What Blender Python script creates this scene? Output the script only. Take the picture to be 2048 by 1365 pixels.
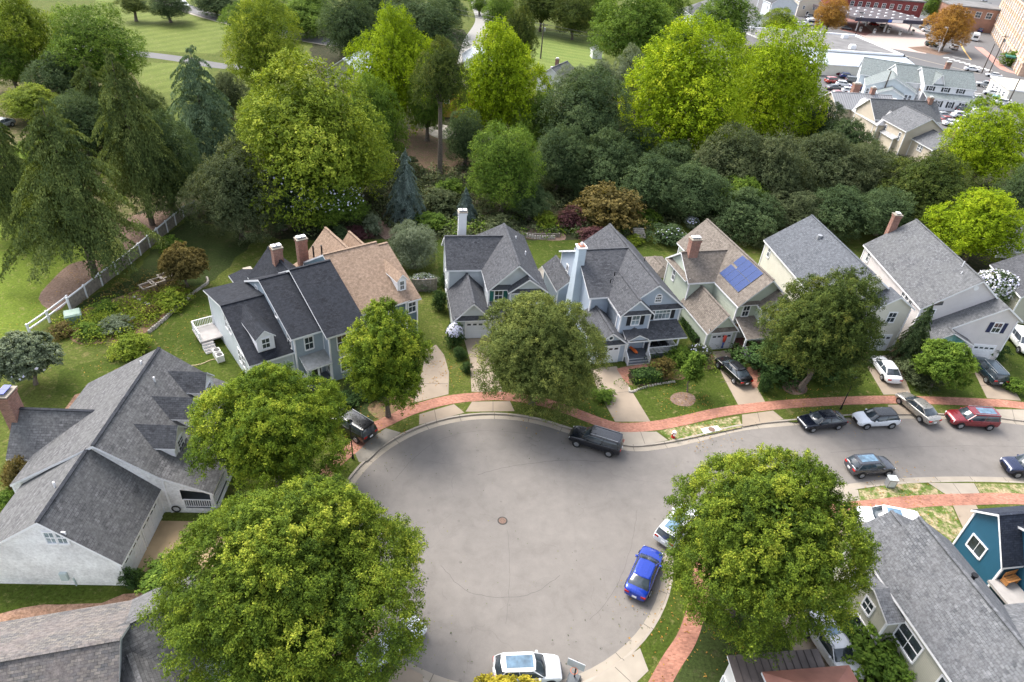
import bpy, bmesh, math, random
import numpy as np
from mathutils import Vector, Matrix
from mathutils.geometry import tessellate_polygon
for o in list(bpy.data.objects): bpy.data.objects.remove(o)
S = bpy.context.scene; COL = S.collection
R_ = math.radians
# ------------------------------------------------------------------ camera
CH = 42.0; PITCH = 0.6078; ROLL = 0.0936; F = 1344.5
cd = bpy.data.cameras.new('camera'); cam = bpy.data.objects.new('camera', cd); COL.objects.link(cam)
cd.sensor_width = 36; cd.lens = F/2048*36; cd.clip_end = 4000; cd.clip_start = .5
_c, _s = math.cos(ROLL), math.sin(ROLL)
_U = Vector((0, math.sin(PITCH), math.cos(PITCH))); _R = Vector((1, 0, 0)); _Fw = Vector((0, math.cos(PITCH), -math.sin(PITCH)))
_rt = _c*_R + _s*_U; _up = -_s*_R + _c*_U
M_ = Matrix((( _rt.x, _up.x, -_Fw.x, 0), (_rt.y, _up.y, -_Fw.y, 0), (_rt.z, _up.z, -_Fw.z, CH), (0, 0, 0, 1)))
cam.matrix_world = M_
S.camera = cam
# ------------------------------------------------------------------ light
SUN_EL, SUN_AZ = R_(50), R_(-48)      # azimuth from +Y, clockwise positive
w = bpy.data.worlds.new('World'); S.world = w; w.use_nodes = True
nt = w.node_tree; bg = nt.nodes['Background']
sky = nt.nodes.new('ShaderNodeTexSky'); sky.sky_type = 'NISHITA'; sky.sun_disc = False
sky.sun_elevation = SUN_EL; sky.sun_rotation = SUN_AZ; sky.air_density = 1.0; sky.dust_density = 3.0; sky.ozone_density = 1
hs = nt.nodes.new('ShaderNodeHueSaturation'); hs.inputs['Saturation'].default_value = .45
nt.links.new(sky.outputs[0], hs.inputs['Color']); nt.links.new(hs.outputs[0], bg.inputs[0]); bg.inputs[1].default_value = .15
sl = bpy.data.lights.new('sun', 'SUN'); so = bpy.data.objects.new('sun', sl); COL.objects.link(so)
sl.energy = 1.55; sl.angle = R_(32); sl.color = (1, .95, .87)
_d = Vector((math.sin(SUN_AZ)*math.cos(SUN_EL), math.cos(SUN_AZ)*math.cos(SUN_EL), math.sin(SUN_EL)))
so.rotation_euler = _d.to_track_quat('Z', 'Y').to_euler()
S.view_settings.view_transform = 'Standard'; S.view_settings.look = 'None'
S.view_settings.exposure = 1.56; S.view_settings.gamma = 1
S.render.resolution_x = 1024; S.render.resolution_y = 682
# ------------------------------------------------------------------ where a photo point lies on the level z
def W(px, py, z=0.0):
    x = (px-1024)/F; y = -(py-682.5)/F
    X = _c*x-_s*y; Y = _s*x+_c*y
    d = (X, math.cos(PITCH)+Y*math.sin(PITCH), -math.sin(PITCH)+Y*math.cos(PITCH))
    t = (z-CH)/d[2]
    return Vector((d[0]*t, d[1]*t, z))
# ------------------------------------------------------------------ materials
MATS = {}
def newmat(name):
    m = bpy.data.materials.new(name); m.use_nodes = True
    return m, m.node_tree, m.node_tree.nodes['Principled BSDF']
def L(t, a, b): t.links.new(a, b)
def N(t, kind, **kw):
    n = t.nodes.new(kind)
    for k, v in kw.items(): setattr(n, k, v)
    return n
def ramp(t, fac, stops):
    r = N(t, 'ShaderNodeValToRGB'); e = r.color_ramp.elements
    while len(e) < len(stops): e.new(.5)
    for i, (p, c) in enumerate(stops): e[i].position = p; e[i].color = (*c, 1)
    L(t, fac, r.inputs[0]); return r.outputs[0]
def noise(t, vec, scale, detail=4, rough=.55, dist=0):
    n = N(t, 'ShaderNodeTexNoise'); n.inputs['Scale'].default_value = scale; n.inputs['Detail'].default_value = detail
    n.inputs['Roughness'].default_value = rough; n.inputs['Distortion'].default_value = dist
    L(t, vec, n.inputs['Vector']); return n.outputs['Fac']
def mixc(t, fac, a, b, mode='MIX'):
    m = N(t, 'ShaderNodeMix', data_type='RGBA', blend_type=mode)
    if hasattr(fac, 'links') or hasattr(fac, 'node'): L(t, fac, m.inputs[0])
    else: m.inputs[0].default_value = fac
    for v, i in ((a, 6), (b, 7)):
        if isinstance(v, tuple): m.inputs[i].default_value = (*v, 1)
        else: L(t, v, m.inputs[i])
    return m.outputs[2]
def mth(t, op, a, b=None, c=None):
    m = N(t, 'ShaderNodeMath', operation=op)
    for i, v in enumerate((a, b, c)):
        if v is None: continue
        if isinstance(v, (int, float)): m.inputs[i].default_value = v
        else: L(t, v, m.inputs[i])
    return m.outputs[0]
def bump(t, h, strength, dist, bs):
    b = N(t, 'ShaderNodeBump'); b.inputs['Strength'].default_value = strength; b.inputs['Distance'].default_value = dist
    L(t, h, b.inputs['Height']); L(t, b.outputs[0], bs.inputs['Normal'])
def uvn(t): return N(t, 'ShaderNodeUVMap').outputs[0]
def posn(t): return N(t, 'ShaderNodeNewGeometry').outputs['Position']
def plain(name, col, rough=.6, metal=0, var=.12, vs=1.5):
    if name in MATS: return MATS[name]
    m, t, b = newmat(name)
    f = noise(t, posn(t), vs, 5)
    c = ramp(t, f, [(.3, tuple(v*(1-var) for v in col)), (.7, tuple(min(1, v*(1+var)) for v in col))])
    L(t, c, b.inputs['Base Color']); b.inputs['Roughness'].default_value = rough; b.inputs['Metallic'].default_value = metal
    MATS[name] = m; return m
def shingle(name, c1, c2, c3=None, bw=.32, rh=.16, contrast=.45):
    m, t, b = newmat(name); uv = uvn(t)
    br = N(t, 'ShaderNodeTexBrick'); br.inputs['Scale'].default_value = 1; br.inputs['Brick Width'].default_value = bw
    br.inputs['Row Height'].default_value = rh; br.inputs['Mortar Size'].default_value = .012; br.inputs['Mortar Smooth'].default_value = .3
    br.inputs['Color1'].default_value = (*c1, 1); br.inputs['Color2'].default_value = (*c2, 1)
    br.inputs['Mortar'].default_value = (*[v*contrast for v in c1], 1); L(t, uv, br.inputs['Vector'])
    f = noise(t, posn(t), .6, 6, .65); f2 = noise(t, posn(t), 3.5, 5, .8)
    c = mixc(t, ramp(t, f, [(.38, (0, 0, 0)), (.68, (1, 1, 1))]), br.outputs['Color'], c3 or tuple(v*1.25 for v in c2))
    c = mixc(t, .8, c, ramp(t, f2, [(.32, (.5, .5, .5)), (.68, (1.5, 1.5, 1.5))]), 'MULTIPLY')
    L(t, c, b.inputs['Base Color']); b.inputs['Roughness'].default_value = .88; b.inputs['Specular IOR Level'].default_value = .2
    bump(t, br.outputs['Fac'], -.4, .03, b); MATS[name] = m; return m
def siding(name, col, gap=.16, dark=.78):
    m, t, b = newmat(name); uv = uvn(t); sx = N(t, 'ShaderNodeSeparateXYZ'); L(t, uv, sx.inputs[0])
    fr = mth(t, 'FRACT', mth(t, 'DIVIDE', sx.outputs[1], gap))
    k = mth(t, 'LESS_THAN', fr, .14)
    f = noise(t, posn(t), .8, 6, .6)
    base = ramp(t, f, [(.3, tuple(v*.92 for v in col)), (.7, tuple(min(.9, v*1.05) for v in col))])
    c = mixc(t, k, base, tuple(v*dark for v in col))
    L(t, c, b.inputs['Base Color']); b.inputs['Roughness'].default_value = .55
    bump(t, fr, .35, .02, b); MATS[name] = m; return m
def brickmat(name, c1, c2, mortar, bw=.22, rh=.075, ms=.008):
    m, t, b = newmat(name); uv = uvn(t)
    br = N(t, 'ShaderNodeTexBrick'); br.inputs['Scale'].default_value = 1; br.inputs['Brick Width'].default_value = bw
    br.inputs['Row Height'].default_value = rh; br.inputs['Mortar Size'].default_value = ms
    br.inputs['Color1'].default_value = (*c1, 1); br.inputs['Color2'].default_value = (*c2, 1); br.inputs['Mortar'].default_value = (*mortar, 1)
    L(t, uv, br.inputs['Vector'])
    f = noise(t, posn(t), .35, 6, .65); f2 = noise(t, posn(t), 5, 4, .7)
    c = mixc(t, .8, br.outputs['Color'], ramp(t, f, [(.3, (.62, .6, .6)), (.65, (1.2, 1.2, 1.2))]), 'MULTIPLY')
    c = mixc(t, .6, c, ramp(t, f2, [(.3, (.7, .7, .7)), (.7, (1.25, 1.25, 1.25))]), 'MULTIPLY')
    L(t, c, b.inputs['Base Color']); b.inputs['Roughness'].default_value = .85; MATS[name] = m; return m
def grassmat(name, c1, c2, dry, amt=.55, stripe=None):
    m, t, b = newmat(name); p = posn(t)
    f = noise(t, p, .25, 7, .68, .6); f2 = noise(t, p, 1.3, 7, .74, .4); f3 = noise(t, p, 4.5, 5, .8)
    c = ramp(t, f, [(.3, c1), (.7, c2)])
    c = mixc(t, ramp(t, f2, [(amt, (0, 0, 0)), (amt+.16, (1, 1, 1))]), c, dry)
    if stripe:
        sx = N(t, 'ShaderNodeSeparateXYZ'); L(t, p, sx.inputs[0]); a, per = stripe
        q = mth(t, 'ADD', mth(t, 'MULTIPLY', sx.outputs[0], math.cos(a)/per), mth(t, 'MULTIPLY', sx.outputs[1], math.sin(a)/per))
        q = mth(t, 'GREATER_THAN', mth(t, 'FRACT', q), .5)
        c = mixc(t, mth(t, 'MULTIPLY', q, .18), c, tuple(v*1.6 for v in c2))
    c = mixc(t, .8, c, ramp(t, f3, [(.33, (.42, .42, .42)), (.67, (1.6, 1.6, 1.6))]), 'MULTIPLY')
    L(t, c, b.inputs['Base Color']); b.inputs['Roughness'].default_value = .95; b.inputs['Specular IOR Level'].default_value = .1
    bump(t, f3, .5, .1, b); MATS[name] = m; return m
def leafmat(name, stops, trans=.24):
    m = bpy.data.materials.new(name); m.use_nodes = True; t = m.node_tree; t.nodes.clear()
    a = N(t, 'ShaderNodeAttribute', attribute_name='tint'); out = N(t, 'ShaderNodeOutputMaterial')
    f = noise(t, N(t, 'ShaderNodeTexCoord').outputs['Object'], 1.1, 3)
    k = mth(t, 'ADD', mth(t, 'MULTIPLY', a.outputs['Fac'], .65), mth(t, 'MULTIPLY', f, .4))
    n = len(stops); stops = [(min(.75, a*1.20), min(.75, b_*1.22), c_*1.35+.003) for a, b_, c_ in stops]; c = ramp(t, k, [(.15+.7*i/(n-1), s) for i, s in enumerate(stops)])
    d = N(t, 'ShaderNodeBsdfPrincipled'); tr = N(t, 'ShaderNodeBsdfTranslucent'); mx = N(t, 'ShaderNodeMixShader')
    L(t, c, d.inputs['Base Color']); d.inputs['Roughness'].default_value = .7; d.inputs['Specular IOR Level'].default_value = .08
    c2 = mixc(t, 1, c, (1.25, 1.2, .5), 'MULTIPLY'); L(t, c2, tr.inputs[0])
    mx.inputs[0].default_value = trans; L(t, d.outputs[0], mx.inputs[1]); L(t, tr.outputs[0], mx.inputs[2]); L(t, mx.outputs[0], out.inputs[0])
    MATS[name] = m; return m
def paint(name, col, metal=.3):
    m, t, b = newmat(name); b.inputs['Base Color'].default_value = (*col, 1); b.inputs['Metallic'].default_value = metal
    f = noise(t, posn(t), 3, 3); r = N(t, 'ShaderNodeMapRange'); L(t, f, r.inputs[0]); r.inputs[3].default_value = .2; r.inputs[4].default_value = .38
    L(t, r.outputs[0], b.inputs['Roughness']); b.inputs['Coat Weight'].default_value = .8; b.inputs['Coat Roughness'].default_value = .06
    MATS[name] = m; return m
def glass(name, col, rough=.08):
    m, t, b = newmat(name); f = noise(t, posn(t), 1.3, 3)
    c = ramp(t, f, [(.35, tuple(v*.6 for v in col)), (.65, tuple(v*1.5 for v in col))]); L(t, c, b.inputs['Base Color'])
    b.inputs['Roughness'].default_value = rough; b.inputs['Specular IOR Level'].default_value = .8; MATS[name] = m; return m

SH_DARK = shingle('shingle_charcoal', (.015, .017, .023), (.034, .037, .046), (.023, .026, .034))
SH_HL = shingle('shingle_weathered_grey', (0.082, 0.082, 0.086), (0.152, 0.15, 0.154), (0.115, 0.115, 0.116), bw=.4, rh=.2)
SH_NAVY = shingle('shingle_slate_blue', (.022, .027, .042), (.045, .052, .070), (.030, .036, .052))
SH_GREY = shingle('shingle_grey', (0.083, 0.086, 0.093), (0.150, 0.153, 0.162), (0.117, 0.120, 0.124))
SH_MID = shingle('shingle_mid_grey', (.050, .052, .060), (.098, .101, .111), (.074, .076, .084))
SH_BRN = shingle('shingle_brown', (.128, .108, .092), (.205, .178, .155), (.165, .142, .122))
SH_TAN = shingle('shingle_tan', (.22, .155, .11), (.28, .20, .15), (.25, .178, .13), contrast=.8)
SH_LGT = shingle('shingle_light_grey', (.09, .094, .104), (.165, .17, .18), (.13, .132, .14), bw=.3, rh=.2)
SH_OLD = shingle('shingle_weathered', (.09, .09, .095), (.19, .17, .15), (.15, .13, .125))
SH_GRN = shingle('shingle_greenish', (.15, .175, .175), (.21, .235, .235), (.18, .2, .2), contrast=.8)
SD_WHT = siding('siding_white', (.74, .74, .75)); SD_CRM = siding('siding_cream', (.68, .65, .57)); SD_BLU = siding('siding_blue_grey', (.34, .40, .46))
SD_PALE = siding('siding_pale_grey', (.56, .60, .63)); SD_GRN = siding('siding_pale_green', (.52, .57, .48)); SD_TEAL = siding('siding_teal', (.018, .10, .17), gap=.12)
SD_TAN = siding('siding_tan', (.50, .48, .40)); SD_MED = siding('siding_mid_blue', (.10, .16, .20)); SD_BEI = siding('siding_beige', (.60, .52, .42)); SD_YEL = siding('siding_yellow', (.55, .33, .08))
SD_H3 = siding('siding_steel_blue', (.40, .46, .55))
TRIM = plain('trim_white', (.80, .80, .82), .5, var=.03)
WBRICK = brickmat('brick_painted_white', (.78, .78, .78), (.84, .84, .84), (.74, .74, .74))
BRICK = brickmat('brick_red', (.22, .09, .06), (.34, .15, .10), (.32, .27, .24))
BRICKT = brickmat('brick_tan_office', (.50, .33, .23), (.58, .40, .29), (.5, .42, .35), bw=.6, rh=.3)
WALK = brickmat('brick_paving', (.28, .115, .075), (.44, .20, .135), (.30, .18, .135), bw=.22, rh=.11, ms=.006)
GLASSW = glass('window_glass', (.035, .045, .055)); GLASSP = glass('window_glass_pale', (.22, .27, .30)); GLASST = glass('window_glass_turquoise', (.16, .36, .36))
CARGL = glass('car_glass', (.035, .045, .055), .05)
SHUT_G = plain('shutter_green', (.02, .14, .12)); SHUT_B = plain('shutter_black', (.012, .014, .02)); SHUT_N = plain('shutter_navy', (.012, .018, .07)); SHUT_R = plain('shutter_maroon', (.10, .02, .015))
DOORM = plain('door_dark', (.02, .018, .018)); GDOOR = plain('garage_door_white', (.72, .73, .76), .45, var=.03)
METALR = plain('metal_roof_grey', (.28, .28, .27), .4, .3, .2, 3); METALW = plain('metal_roof_white', (.45, .49, .53), .35, .2, .05)
GREYM = plain('metal_grey', (.35, .36, .38), .4, .5); BLACKM = plain('metal_black', (.012, .012, .014), .5, .3); GREENM = plain('utility_green', (.16, .25, .20), .5)
DECK = plain('deck_boards', (.35, .33, .32), .8); DECKD = plain('porch_floor_grey', (.10, .11, .13), .7)
WOOD = plain('wood_weathered', (.24, .21, .175), .9, var=.3, vs=3); WOODR = plain('wood_warm', (.45, .2, .06), .7)
POLEM = plain('pole_wood', (.09, .075, .065), .9); STONE = plain('stone_pale', (.36, .33, .29), .9, var=.35, vs=4)
TYRE = plain('tyre_rubber', (.015, .015, .016), .85); RIM = plain('wheel_rim', (.42, .43, .45), .3, .8); LAMPW = plain('headlight', (.75, .78, .8), .1, .2, 0); LAMPR = plain('taillight', (.4, .012, .01), .15)
PLATE = plain('plate', (.7, .7, .7)); BARK = plain('bark', (.13, .105, .085), .95, var=.4, vs=6); BARKL = plain('bark_pale', (.24, .21, .18), .95, var=.35, vs=6)
ORANGE = plain('orange_cloth', (.8, .16, .03), .7); REDP = plain('hydrant_red', (.45, .02, .015), .4); BLUEP = plain('blue_paint', (.02, .04, .30), .5)
TAR = plain('flat_roof_tar', (.15, .145, .145), .9, var=.3, vs=.25)

# ------------------------------------------------------------------ mesh builder
class MB:
    def __init__(s): s.v = []; s.f = []; s.m = []; s.uvs = {}
    def poly(s, pts, mi=0, uv=None):
        n = len(s.v); s.v += [tuple(p) for p in pts]; s.f.append(tuple(range(n, n+len(pts)))); s.m.append(mi)
        if uv: s.uvs[len(s.f)-1] = uv
    def hexa(s, b, t, mi=0, tm=None, bm=None):
        """b: 4 bottom pts ccw seen from above, t: 4 top pts"""
        n = len(s.v); s.v += [tuple(p) for p in b]+[tuple(p) for p in t]
        fs = [(3, 2, 1, 0), (4, 5, 6, 7), (0, 1, 5, 4), (1, 2, 6, 5), (2, 3, 7, 6), (3, 0, 4, 7)]
        for i, q in enumerate(fs):
            s.f.append(tuple(n+k for k in q)); s.m.append((bm if bm is not None else mi) if i == 0 else (tm if tm is not None else mi) if i == 1 else mi)
    def box(s, x0, x1, y0, y1, z0, z1, mi=0):
        s.hexa([(x0, y0, z0), (x1, y0, z0), (x1, y1, z0), (x0, y1, z0)], [(x0, y0, z1), (x1, y0, z1), (x1, y1, z1), (x0, y1, z1)], mi)
    def bar(s, a, b, w, h=None, mi=0):
        """rectangular bar from a to b"""
        a = Vector(a); b = Vector(b); d = (b-a).normalized(); h = h or w
        side = d.cross(Vector((0, 0, 1)));
        if side.length < .01: side = Vector((1, 0, 0))
        side.normalize(); up = side.cross(d); x = side*w/2; y = up*h/2
        s.hexa([a-x-y, a+x-y, b+x-y, b-x-y], [a-x+y, a+x+y, b+x+y, b-x+y], mi)
    def cyl(s, a, b, r0, r1=None, n=10, mi=0, cap=True):
        a = Vector(a); b = Vector(b); d = (b-a).normalized(); r1 = r0 if r1 is None else r1
        q = d.cross(Vector((0, 0, 1)));
        if q.length < .01: q = Vector((1, 0, 0))
        q.normalize(); e = d.cross(q); k = len(s.v)
        for c, r in ((a, r0), (b, r1)):
            for i in range(n):
                an = 2*math.pi*i/n; s.v.append(tuple(c+q*math.cos(an)*r+e*math.sin(an)*r))
        for i in range(n):
            j = (i+1) % n; s.f.append((k+i, k+n+i, k+n+j, k+j)); s.m.append(mi)
        if cap:
            s.f.append(tuple(k+i for i in range(n))); s.m.append(mi); s.f.append(tuple(k+n+i for i in reversed(range(n)))); s.m.append(mi)
    def loft(s, rings, mi=0, closed=True, cap=True):
        k = len(s.v); n = len(rings[0])
        for r in rings: s.v += [tuple(p) for p in r]
        for a in range(len(rings)-1):
            for i in range(n if closed else n-1):
                j = (i+1) % n; s.f.append((k+a*n+i, k+a*n+j, k+(a+1)*n+j, k+(a+1)*n+i)); s.m.append(mi)
        if cap:
            s.f.append(tuple(k+i for i in reversed(range(n)))); s.m.append(mi)
            s.f.append(tuple(k+(len(rings)-1)*n+i for i in range(n))); s.m.append(mi)
    def build(s, name, mats, parent=None, smooth=False, fix=False):
        me = bpy.data.meshes.new(name); me.from_pydata(s.v, [], s.f)
        if not isinstance(mats, (list, tuple)): mats = [mats]
        for m in mats: me.materials.append(m)
        me.polygons.foreach_set('material_index', s.m)
        uvl = me.uv_layers.new(name='UVMap').data
        for p in me.polygons:
            nrm = p.normal; t = Vector((0, 0, 1)).cross(nrm)
            if t.length < .05: t = Vector((1, 0, 0)); b = Vector((0, 1, 0))
            else: t.normalize(); b = nrm.cross(t)
            cu = s.uvs.get(p.index)
            for k, li in enumerate(p.loop_indices):
                if cu: uvl[li].uv = cu[k]; continue
                co = me.vertices[me.loops[li].vertex_index].co; uvl[li].uv = (co.dot(t), co.dot(b))
        if fix:
            bm = bmesh.new(); bm.from_mesh(me); bmesh.ops.recalc_face_normals(bm, faces=bm.faces); bm.to_mesh(me); bm.free()
        if smooth: me.polygons.foreach_set('use_smooth', [True]*len(me.polygons))
        me.update()
        o = bpy.data.objects.new(name, me); COL.objects.link(o)
        if parent: o.parent = parent
        return o
def tag(o, label, cat=None, group=None, kind=None):
    o['label'] = label
    if cat: o['category'] = cat
    if group: o['group'] = group
    if kind: o['kind'] = kind
    return o
def empty(name, loc, rz, label, cat, group=None):
    o = bpy.data.objects.new(name, None); COL.objects.link(o); o.location = loc; o.rotation_euler = (0, 0, rz); o.empty_display_size = .3
    return tag(o, label, cat, group)
def struct(o): o['kind'] = 'structure'; return o
def copy_tree(o, parent=None):
    c = o.copy(); COL.objects.link(c)
    if parent: c.parent = parent
    for ch in list(o.children): copy_tree(ch, c)
    return c
# ================================================================== GROUND
G_MAIN = grassmat('grass_ground', (.055, .078, .014), (.09, .108, .022), (.17, .145, .06), .53)
G_LAWN = grassmat('grass_lawn', (.035, .058, .008), (.066, .088, .014), (.17, .15, .06), .55)
G_BRIGHT = grassmat('grass_bright', (.085, .125, .015), (.125, .165, .022), (.23, .21, .08), .55)
G_MOWN = grassmat('grass_mown', (.085, .115, .022), (.12, .145, .035), (.26, .23, .12), .56, (R_(-28), 4.2))
G_MOWN2 = grassmat('grass_mown_plot', (.10, .15, .035), (.15, .18, .05), (.27, .23, .10), .6, (R_(70), 3.6))
G_PATCHY = grassmat('grass_patchy', (.07, .12, .02), (.11, .15, .035), (.38, .30, .19), .44)
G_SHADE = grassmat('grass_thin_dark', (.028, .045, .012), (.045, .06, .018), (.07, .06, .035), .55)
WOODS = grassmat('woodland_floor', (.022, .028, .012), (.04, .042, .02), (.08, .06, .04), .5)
MULCH = grassmat('mulch_red_brown', (.15, .10, .078), (.22, .155, .12), (.30, .22, .17), .55)
BEDS = grassmat('garden_bed_soil', (.16, .095, .06), (.22, .15, .09), (.10, .16, .03), .5)
STRAW = grassmat('pine_straw', (.30, .17, .11), (.38, .24, .17), (.22, .13, .08), .5)
CONC = plain('concrete_tan', (.285, .228, .172), .85, var=.14, vs=.5)
CONC2 = plain('concrete_pale', (.31, .27, .22), .85, var=.12, vs=.6)
CONC3 = plain('concrete_stained', (.22, .20, .17), .9, var=.35, vs=.6)
AGG = plain('aggregate_tan', (.36, .26, .15), .9, var=.3, vs=.35)
KERBM = plain('kerb_concrete', (.32, .28, .235), .85, var=.15, vs=.8)
def asphalt(name, col, cracks=True):
    m, t, b = newmat(name); p = posn(t)
    f = noise(t, p, .16, 8, .7); f2 = noise(t, p, 24, 3, .8); f3 = noise(t, p, .9, 6, .7)
    c = ramp(t, f, [(.3, tuple(v*.86 for v in col)), (.62, col), (.8, tuple(v*1.08 for v in col))])
    c = mixc(t, .5, c, ramp(t, f3, [(.3, (.8, .8, .8)), (.7, (1.15, 1.15, 1.15))]), 'MULTIPLY')
    c = mixc(t, .55, c, ramp(t, f2, [(.25, (.7, .7, .7)), (.75, (1.25, 1.25, 1.25))]), 'MULTIPLY')
    if cracks:
        f4 = noise(t, p, .45, 8, .75, 1.2); c = mixc(t, .35, c, ramp(t, f4, [(.36, (.78, .77, .76)), (.5, (1.03, 1.03, 1.03)), (.66, (1.08, 1.07, 1.06))]), 'MULTIPLY')
        vs2 = N(t, 'ShaderNodeTexVoronoi'); vs2.inputs['Scale'].default_value = .55; L(t, p, vs2.inputs['Vector']); c = mixc(t, mth(t, 'MULTIPLY', mth(t, 'LESS_THAN', vs2.outputs['Distance'], .07), .35), c, tuple(v*.45 for v in col))
        vo = N(t, 'ShaderNodeTexVoronoi', feature='DISTANCE_TO_EDGE'); vo.inputs['Scale'].default_value = .11
        wv = N(t, 'ShaderNodeVectorMath', operation='ADD'); L(t, p, wv.inputs[0])
        nn = N(t, 'ShaderNodeTexNoise'); nn.inputs['Scale'].default_value = .5; L(t, p, nn.inputs['Vector'])
        sc = N(t, 'ShaderNodeVectorMath', operation='SCALE'); L(t, nn.outputs['Color'], sc.inputs[0]); sc.inputs['Scale'].default_value = 2.5
        L(t, sc.outputs[0], wv.inputs[1]); L(t, wv.outputs[0], vo.inputs['Vector'])
        k = mth(t, 'MULTIPLY', mth(t, 'LESS_THAN', vo.outputs['Distance'], .0022), mth(t, 'GREATER_THAN', noise(t, p, .3, 2), .5))
        c = mixc(t, mth(t, 'MULTIPLY', k, .3), c, tuple(v*.5 for v in col))
        # noise-broken tone, darker towards the far gutter of the turning circle
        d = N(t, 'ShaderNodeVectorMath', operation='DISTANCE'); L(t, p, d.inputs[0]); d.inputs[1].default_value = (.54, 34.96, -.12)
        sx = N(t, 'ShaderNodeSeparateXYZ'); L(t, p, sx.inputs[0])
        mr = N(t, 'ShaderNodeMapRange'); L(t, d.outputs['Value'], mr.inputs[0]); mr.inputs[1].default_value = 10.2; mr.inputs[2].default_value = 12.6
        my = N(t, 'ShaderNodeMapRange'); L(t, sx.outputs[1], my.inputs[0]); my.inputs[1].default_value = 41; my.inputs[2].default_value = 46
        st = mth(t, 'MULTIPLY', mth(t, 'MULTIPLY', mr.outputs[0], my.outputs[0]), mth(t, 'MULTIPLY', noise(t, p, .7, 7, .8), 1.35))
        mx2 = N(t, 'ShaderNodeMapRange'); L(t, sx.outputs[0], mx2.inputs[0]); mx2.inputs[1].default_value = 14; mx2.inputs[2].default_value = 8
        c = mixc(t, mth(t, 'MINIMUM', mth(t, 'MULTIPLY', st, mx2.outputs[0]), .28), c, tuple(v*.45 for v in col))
    L(t, c, b.inputs['Base Color']); b.inputs['Roughness'].default_value = .85; bump(t, f2, .3, .01, b)
    MATS[name] = m; return m
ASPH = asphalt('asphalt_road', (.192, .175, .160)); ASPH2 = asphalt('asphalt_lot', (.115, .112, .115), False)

def catmull(pts, n=8, closed=False):
    P = [Vector((p[0], p[1])) for p in pts]; out = []; m = len(P)
    for i in range(m if closed else m-1):
        a = P[(i-1) % m] if closed or i > 0 else P[0]*2-P[1]; b = P[i]; c = P[(i+1) % m]
        d = P[(i+2) % m] if closed or i < m-2 else P[-1]*2-P[-2]
        for k in range(n):
            t = k/n; out.append(.5*((2*b)+(c-a)*t+(2*a-5*b+4*c-d)*t*t+(3*b-3*c+d-a)*t**3))
    if not closed: out.append(P[-1])
    return out
def offset(pl, d):
    """shift an open polyline sideways (left of travel is positive)"""
    out = []
    for i, p in enumerate(pl):
        a = pl[max(0, i-1)]; b = pl[min(len(pl)-1, i+1)]; t = (b-a).normalized(); out.append(p+Vector((-t.y, t.x))*d)
    return out
def sheet(name, pts, z, mat, kind='structure', thick=0):
    loops = [[Vector((p[0], p[1], 0)) for p in pts]]; mb = MB()
    tr = tessellate_polygon(loops); mb.v = [(p[0], p[1], z) for p in pts]
    for a in tr:
        q = [Vector(mb.v[i]) for i in a]
        if (q[1]-q[0]).cross(q[2]-q[0]).z < 0: a = a[::-1]
        mb.f.append(tuple(a)); mb.m.append(0)
    o = mb.build(name, mat); o['kind'] = kind; return o
def px(l, z=0): return [W(a, b, z) for a, b in l]
def wobble(p, amp, seed):
    g = random.Random(seed); out = []
    for a, b in zip(p, p[1:]+p[:1]):
        a = Vector((a[0], a[1])); b = Vector((b[0], b[1])); n = max(1, min(40, int((b-a).length/1.1))); d = b-a; k = Vector((-d.y, d.x)).normalized() if d.length > 0 else Vector((0, 0))
        for i in range(n): out.append(a+d*(i/n)+k*(g.uniform(-amp, amp) if i else 0))
    return out
def psheet(name, l, z, mat, smooth=0):
    p = px(l); p = catmull(p, smooth, True) if smooth else p
    if name in ('woodland_floor', 'mulch_bed', 'garden_bed') or mat in (G_SHADE, G_BRIGHT): p = wobble(p, .35, len(l)+int(l[0][0]))
    return sheet(name, p, z, mat)
def band(name, left, right, z0, mat, z1=None):
    """strip between two polylines of the same length; z1 gives it a raised body"""
    mb = MB()
    for i in range(len(left)-1):
        a, b, c, d = right[i], right[i+1], left[i+1], left[i]
        z = z1 if z1 is not None else z0
        mb.poly([(a[0], a[1], z), (b[0], b[1], z), (c[0], c[1], z), (d[0], d[1], z)])
        if z1 is not None:
            for p, q in ((b, a), (d, c)): mb.poly([(p[0], p[1], z0), (q[0], q[1], z0), (q[0], q[1], z1), (p[0], p[1], z1)][::-1])
    o = mb.build(name, mat); return struct(o)
# ---- road outline, anticlockwise: north edge from the right, round the turning circle, back along the south edge
RZ = -.12
C0 = Vector((.54, 34.96)); RR = 12.67
north = px([(2600, 935), (2400, 893), (2220, 869), (2048, 851), (1995, 845), (1900, 839), (1802, 838), (1704, 841), (1590, 851), (1485, 862), (1400, 883), (1345, 895), (1285, 903), (1240, 900), (1200, 889), (1160, 875)], RZ)
north = [Vector((p.x, p.y)) for p in north]
a0 = math.atan2(*(lambda p: (p.y-C0.y, p.x-C0.x))(W(1121, 862, RZ))); a1 = math.atan2(*(lambda p: (p.y-C0.y, p.x-C0.x))(W(1334, 1115, RZ)))
if a1 < a0: a1 += 2*math.pi
arc = [C0+Vector((math.cos(a0+(a1-a0)*i/60), math.sin(a0+(a1-a0)*i/60)))*RR for i in range(61)]
south = [Vector((p.x, p.y)) for p in px([(1347, 1075), (1375, 1035), (1430, 1003), (1540, 982), (1677, 970.5), (1767, 959.5), (1839, 955), (1939, 953.5), (2048, 957), (2220, 968), (2400, 985), (2600, 1020)], RZ)]
outline = catmull(north, 6)[:-1]+arc+catmull([arc[-1]]+south, 6)[1:]
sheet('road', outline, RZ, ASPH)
pan_o = offset(outline, -.58); pan_m = offset(outline, -.565); kerb_o = offset(outline, -.76)
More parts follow.
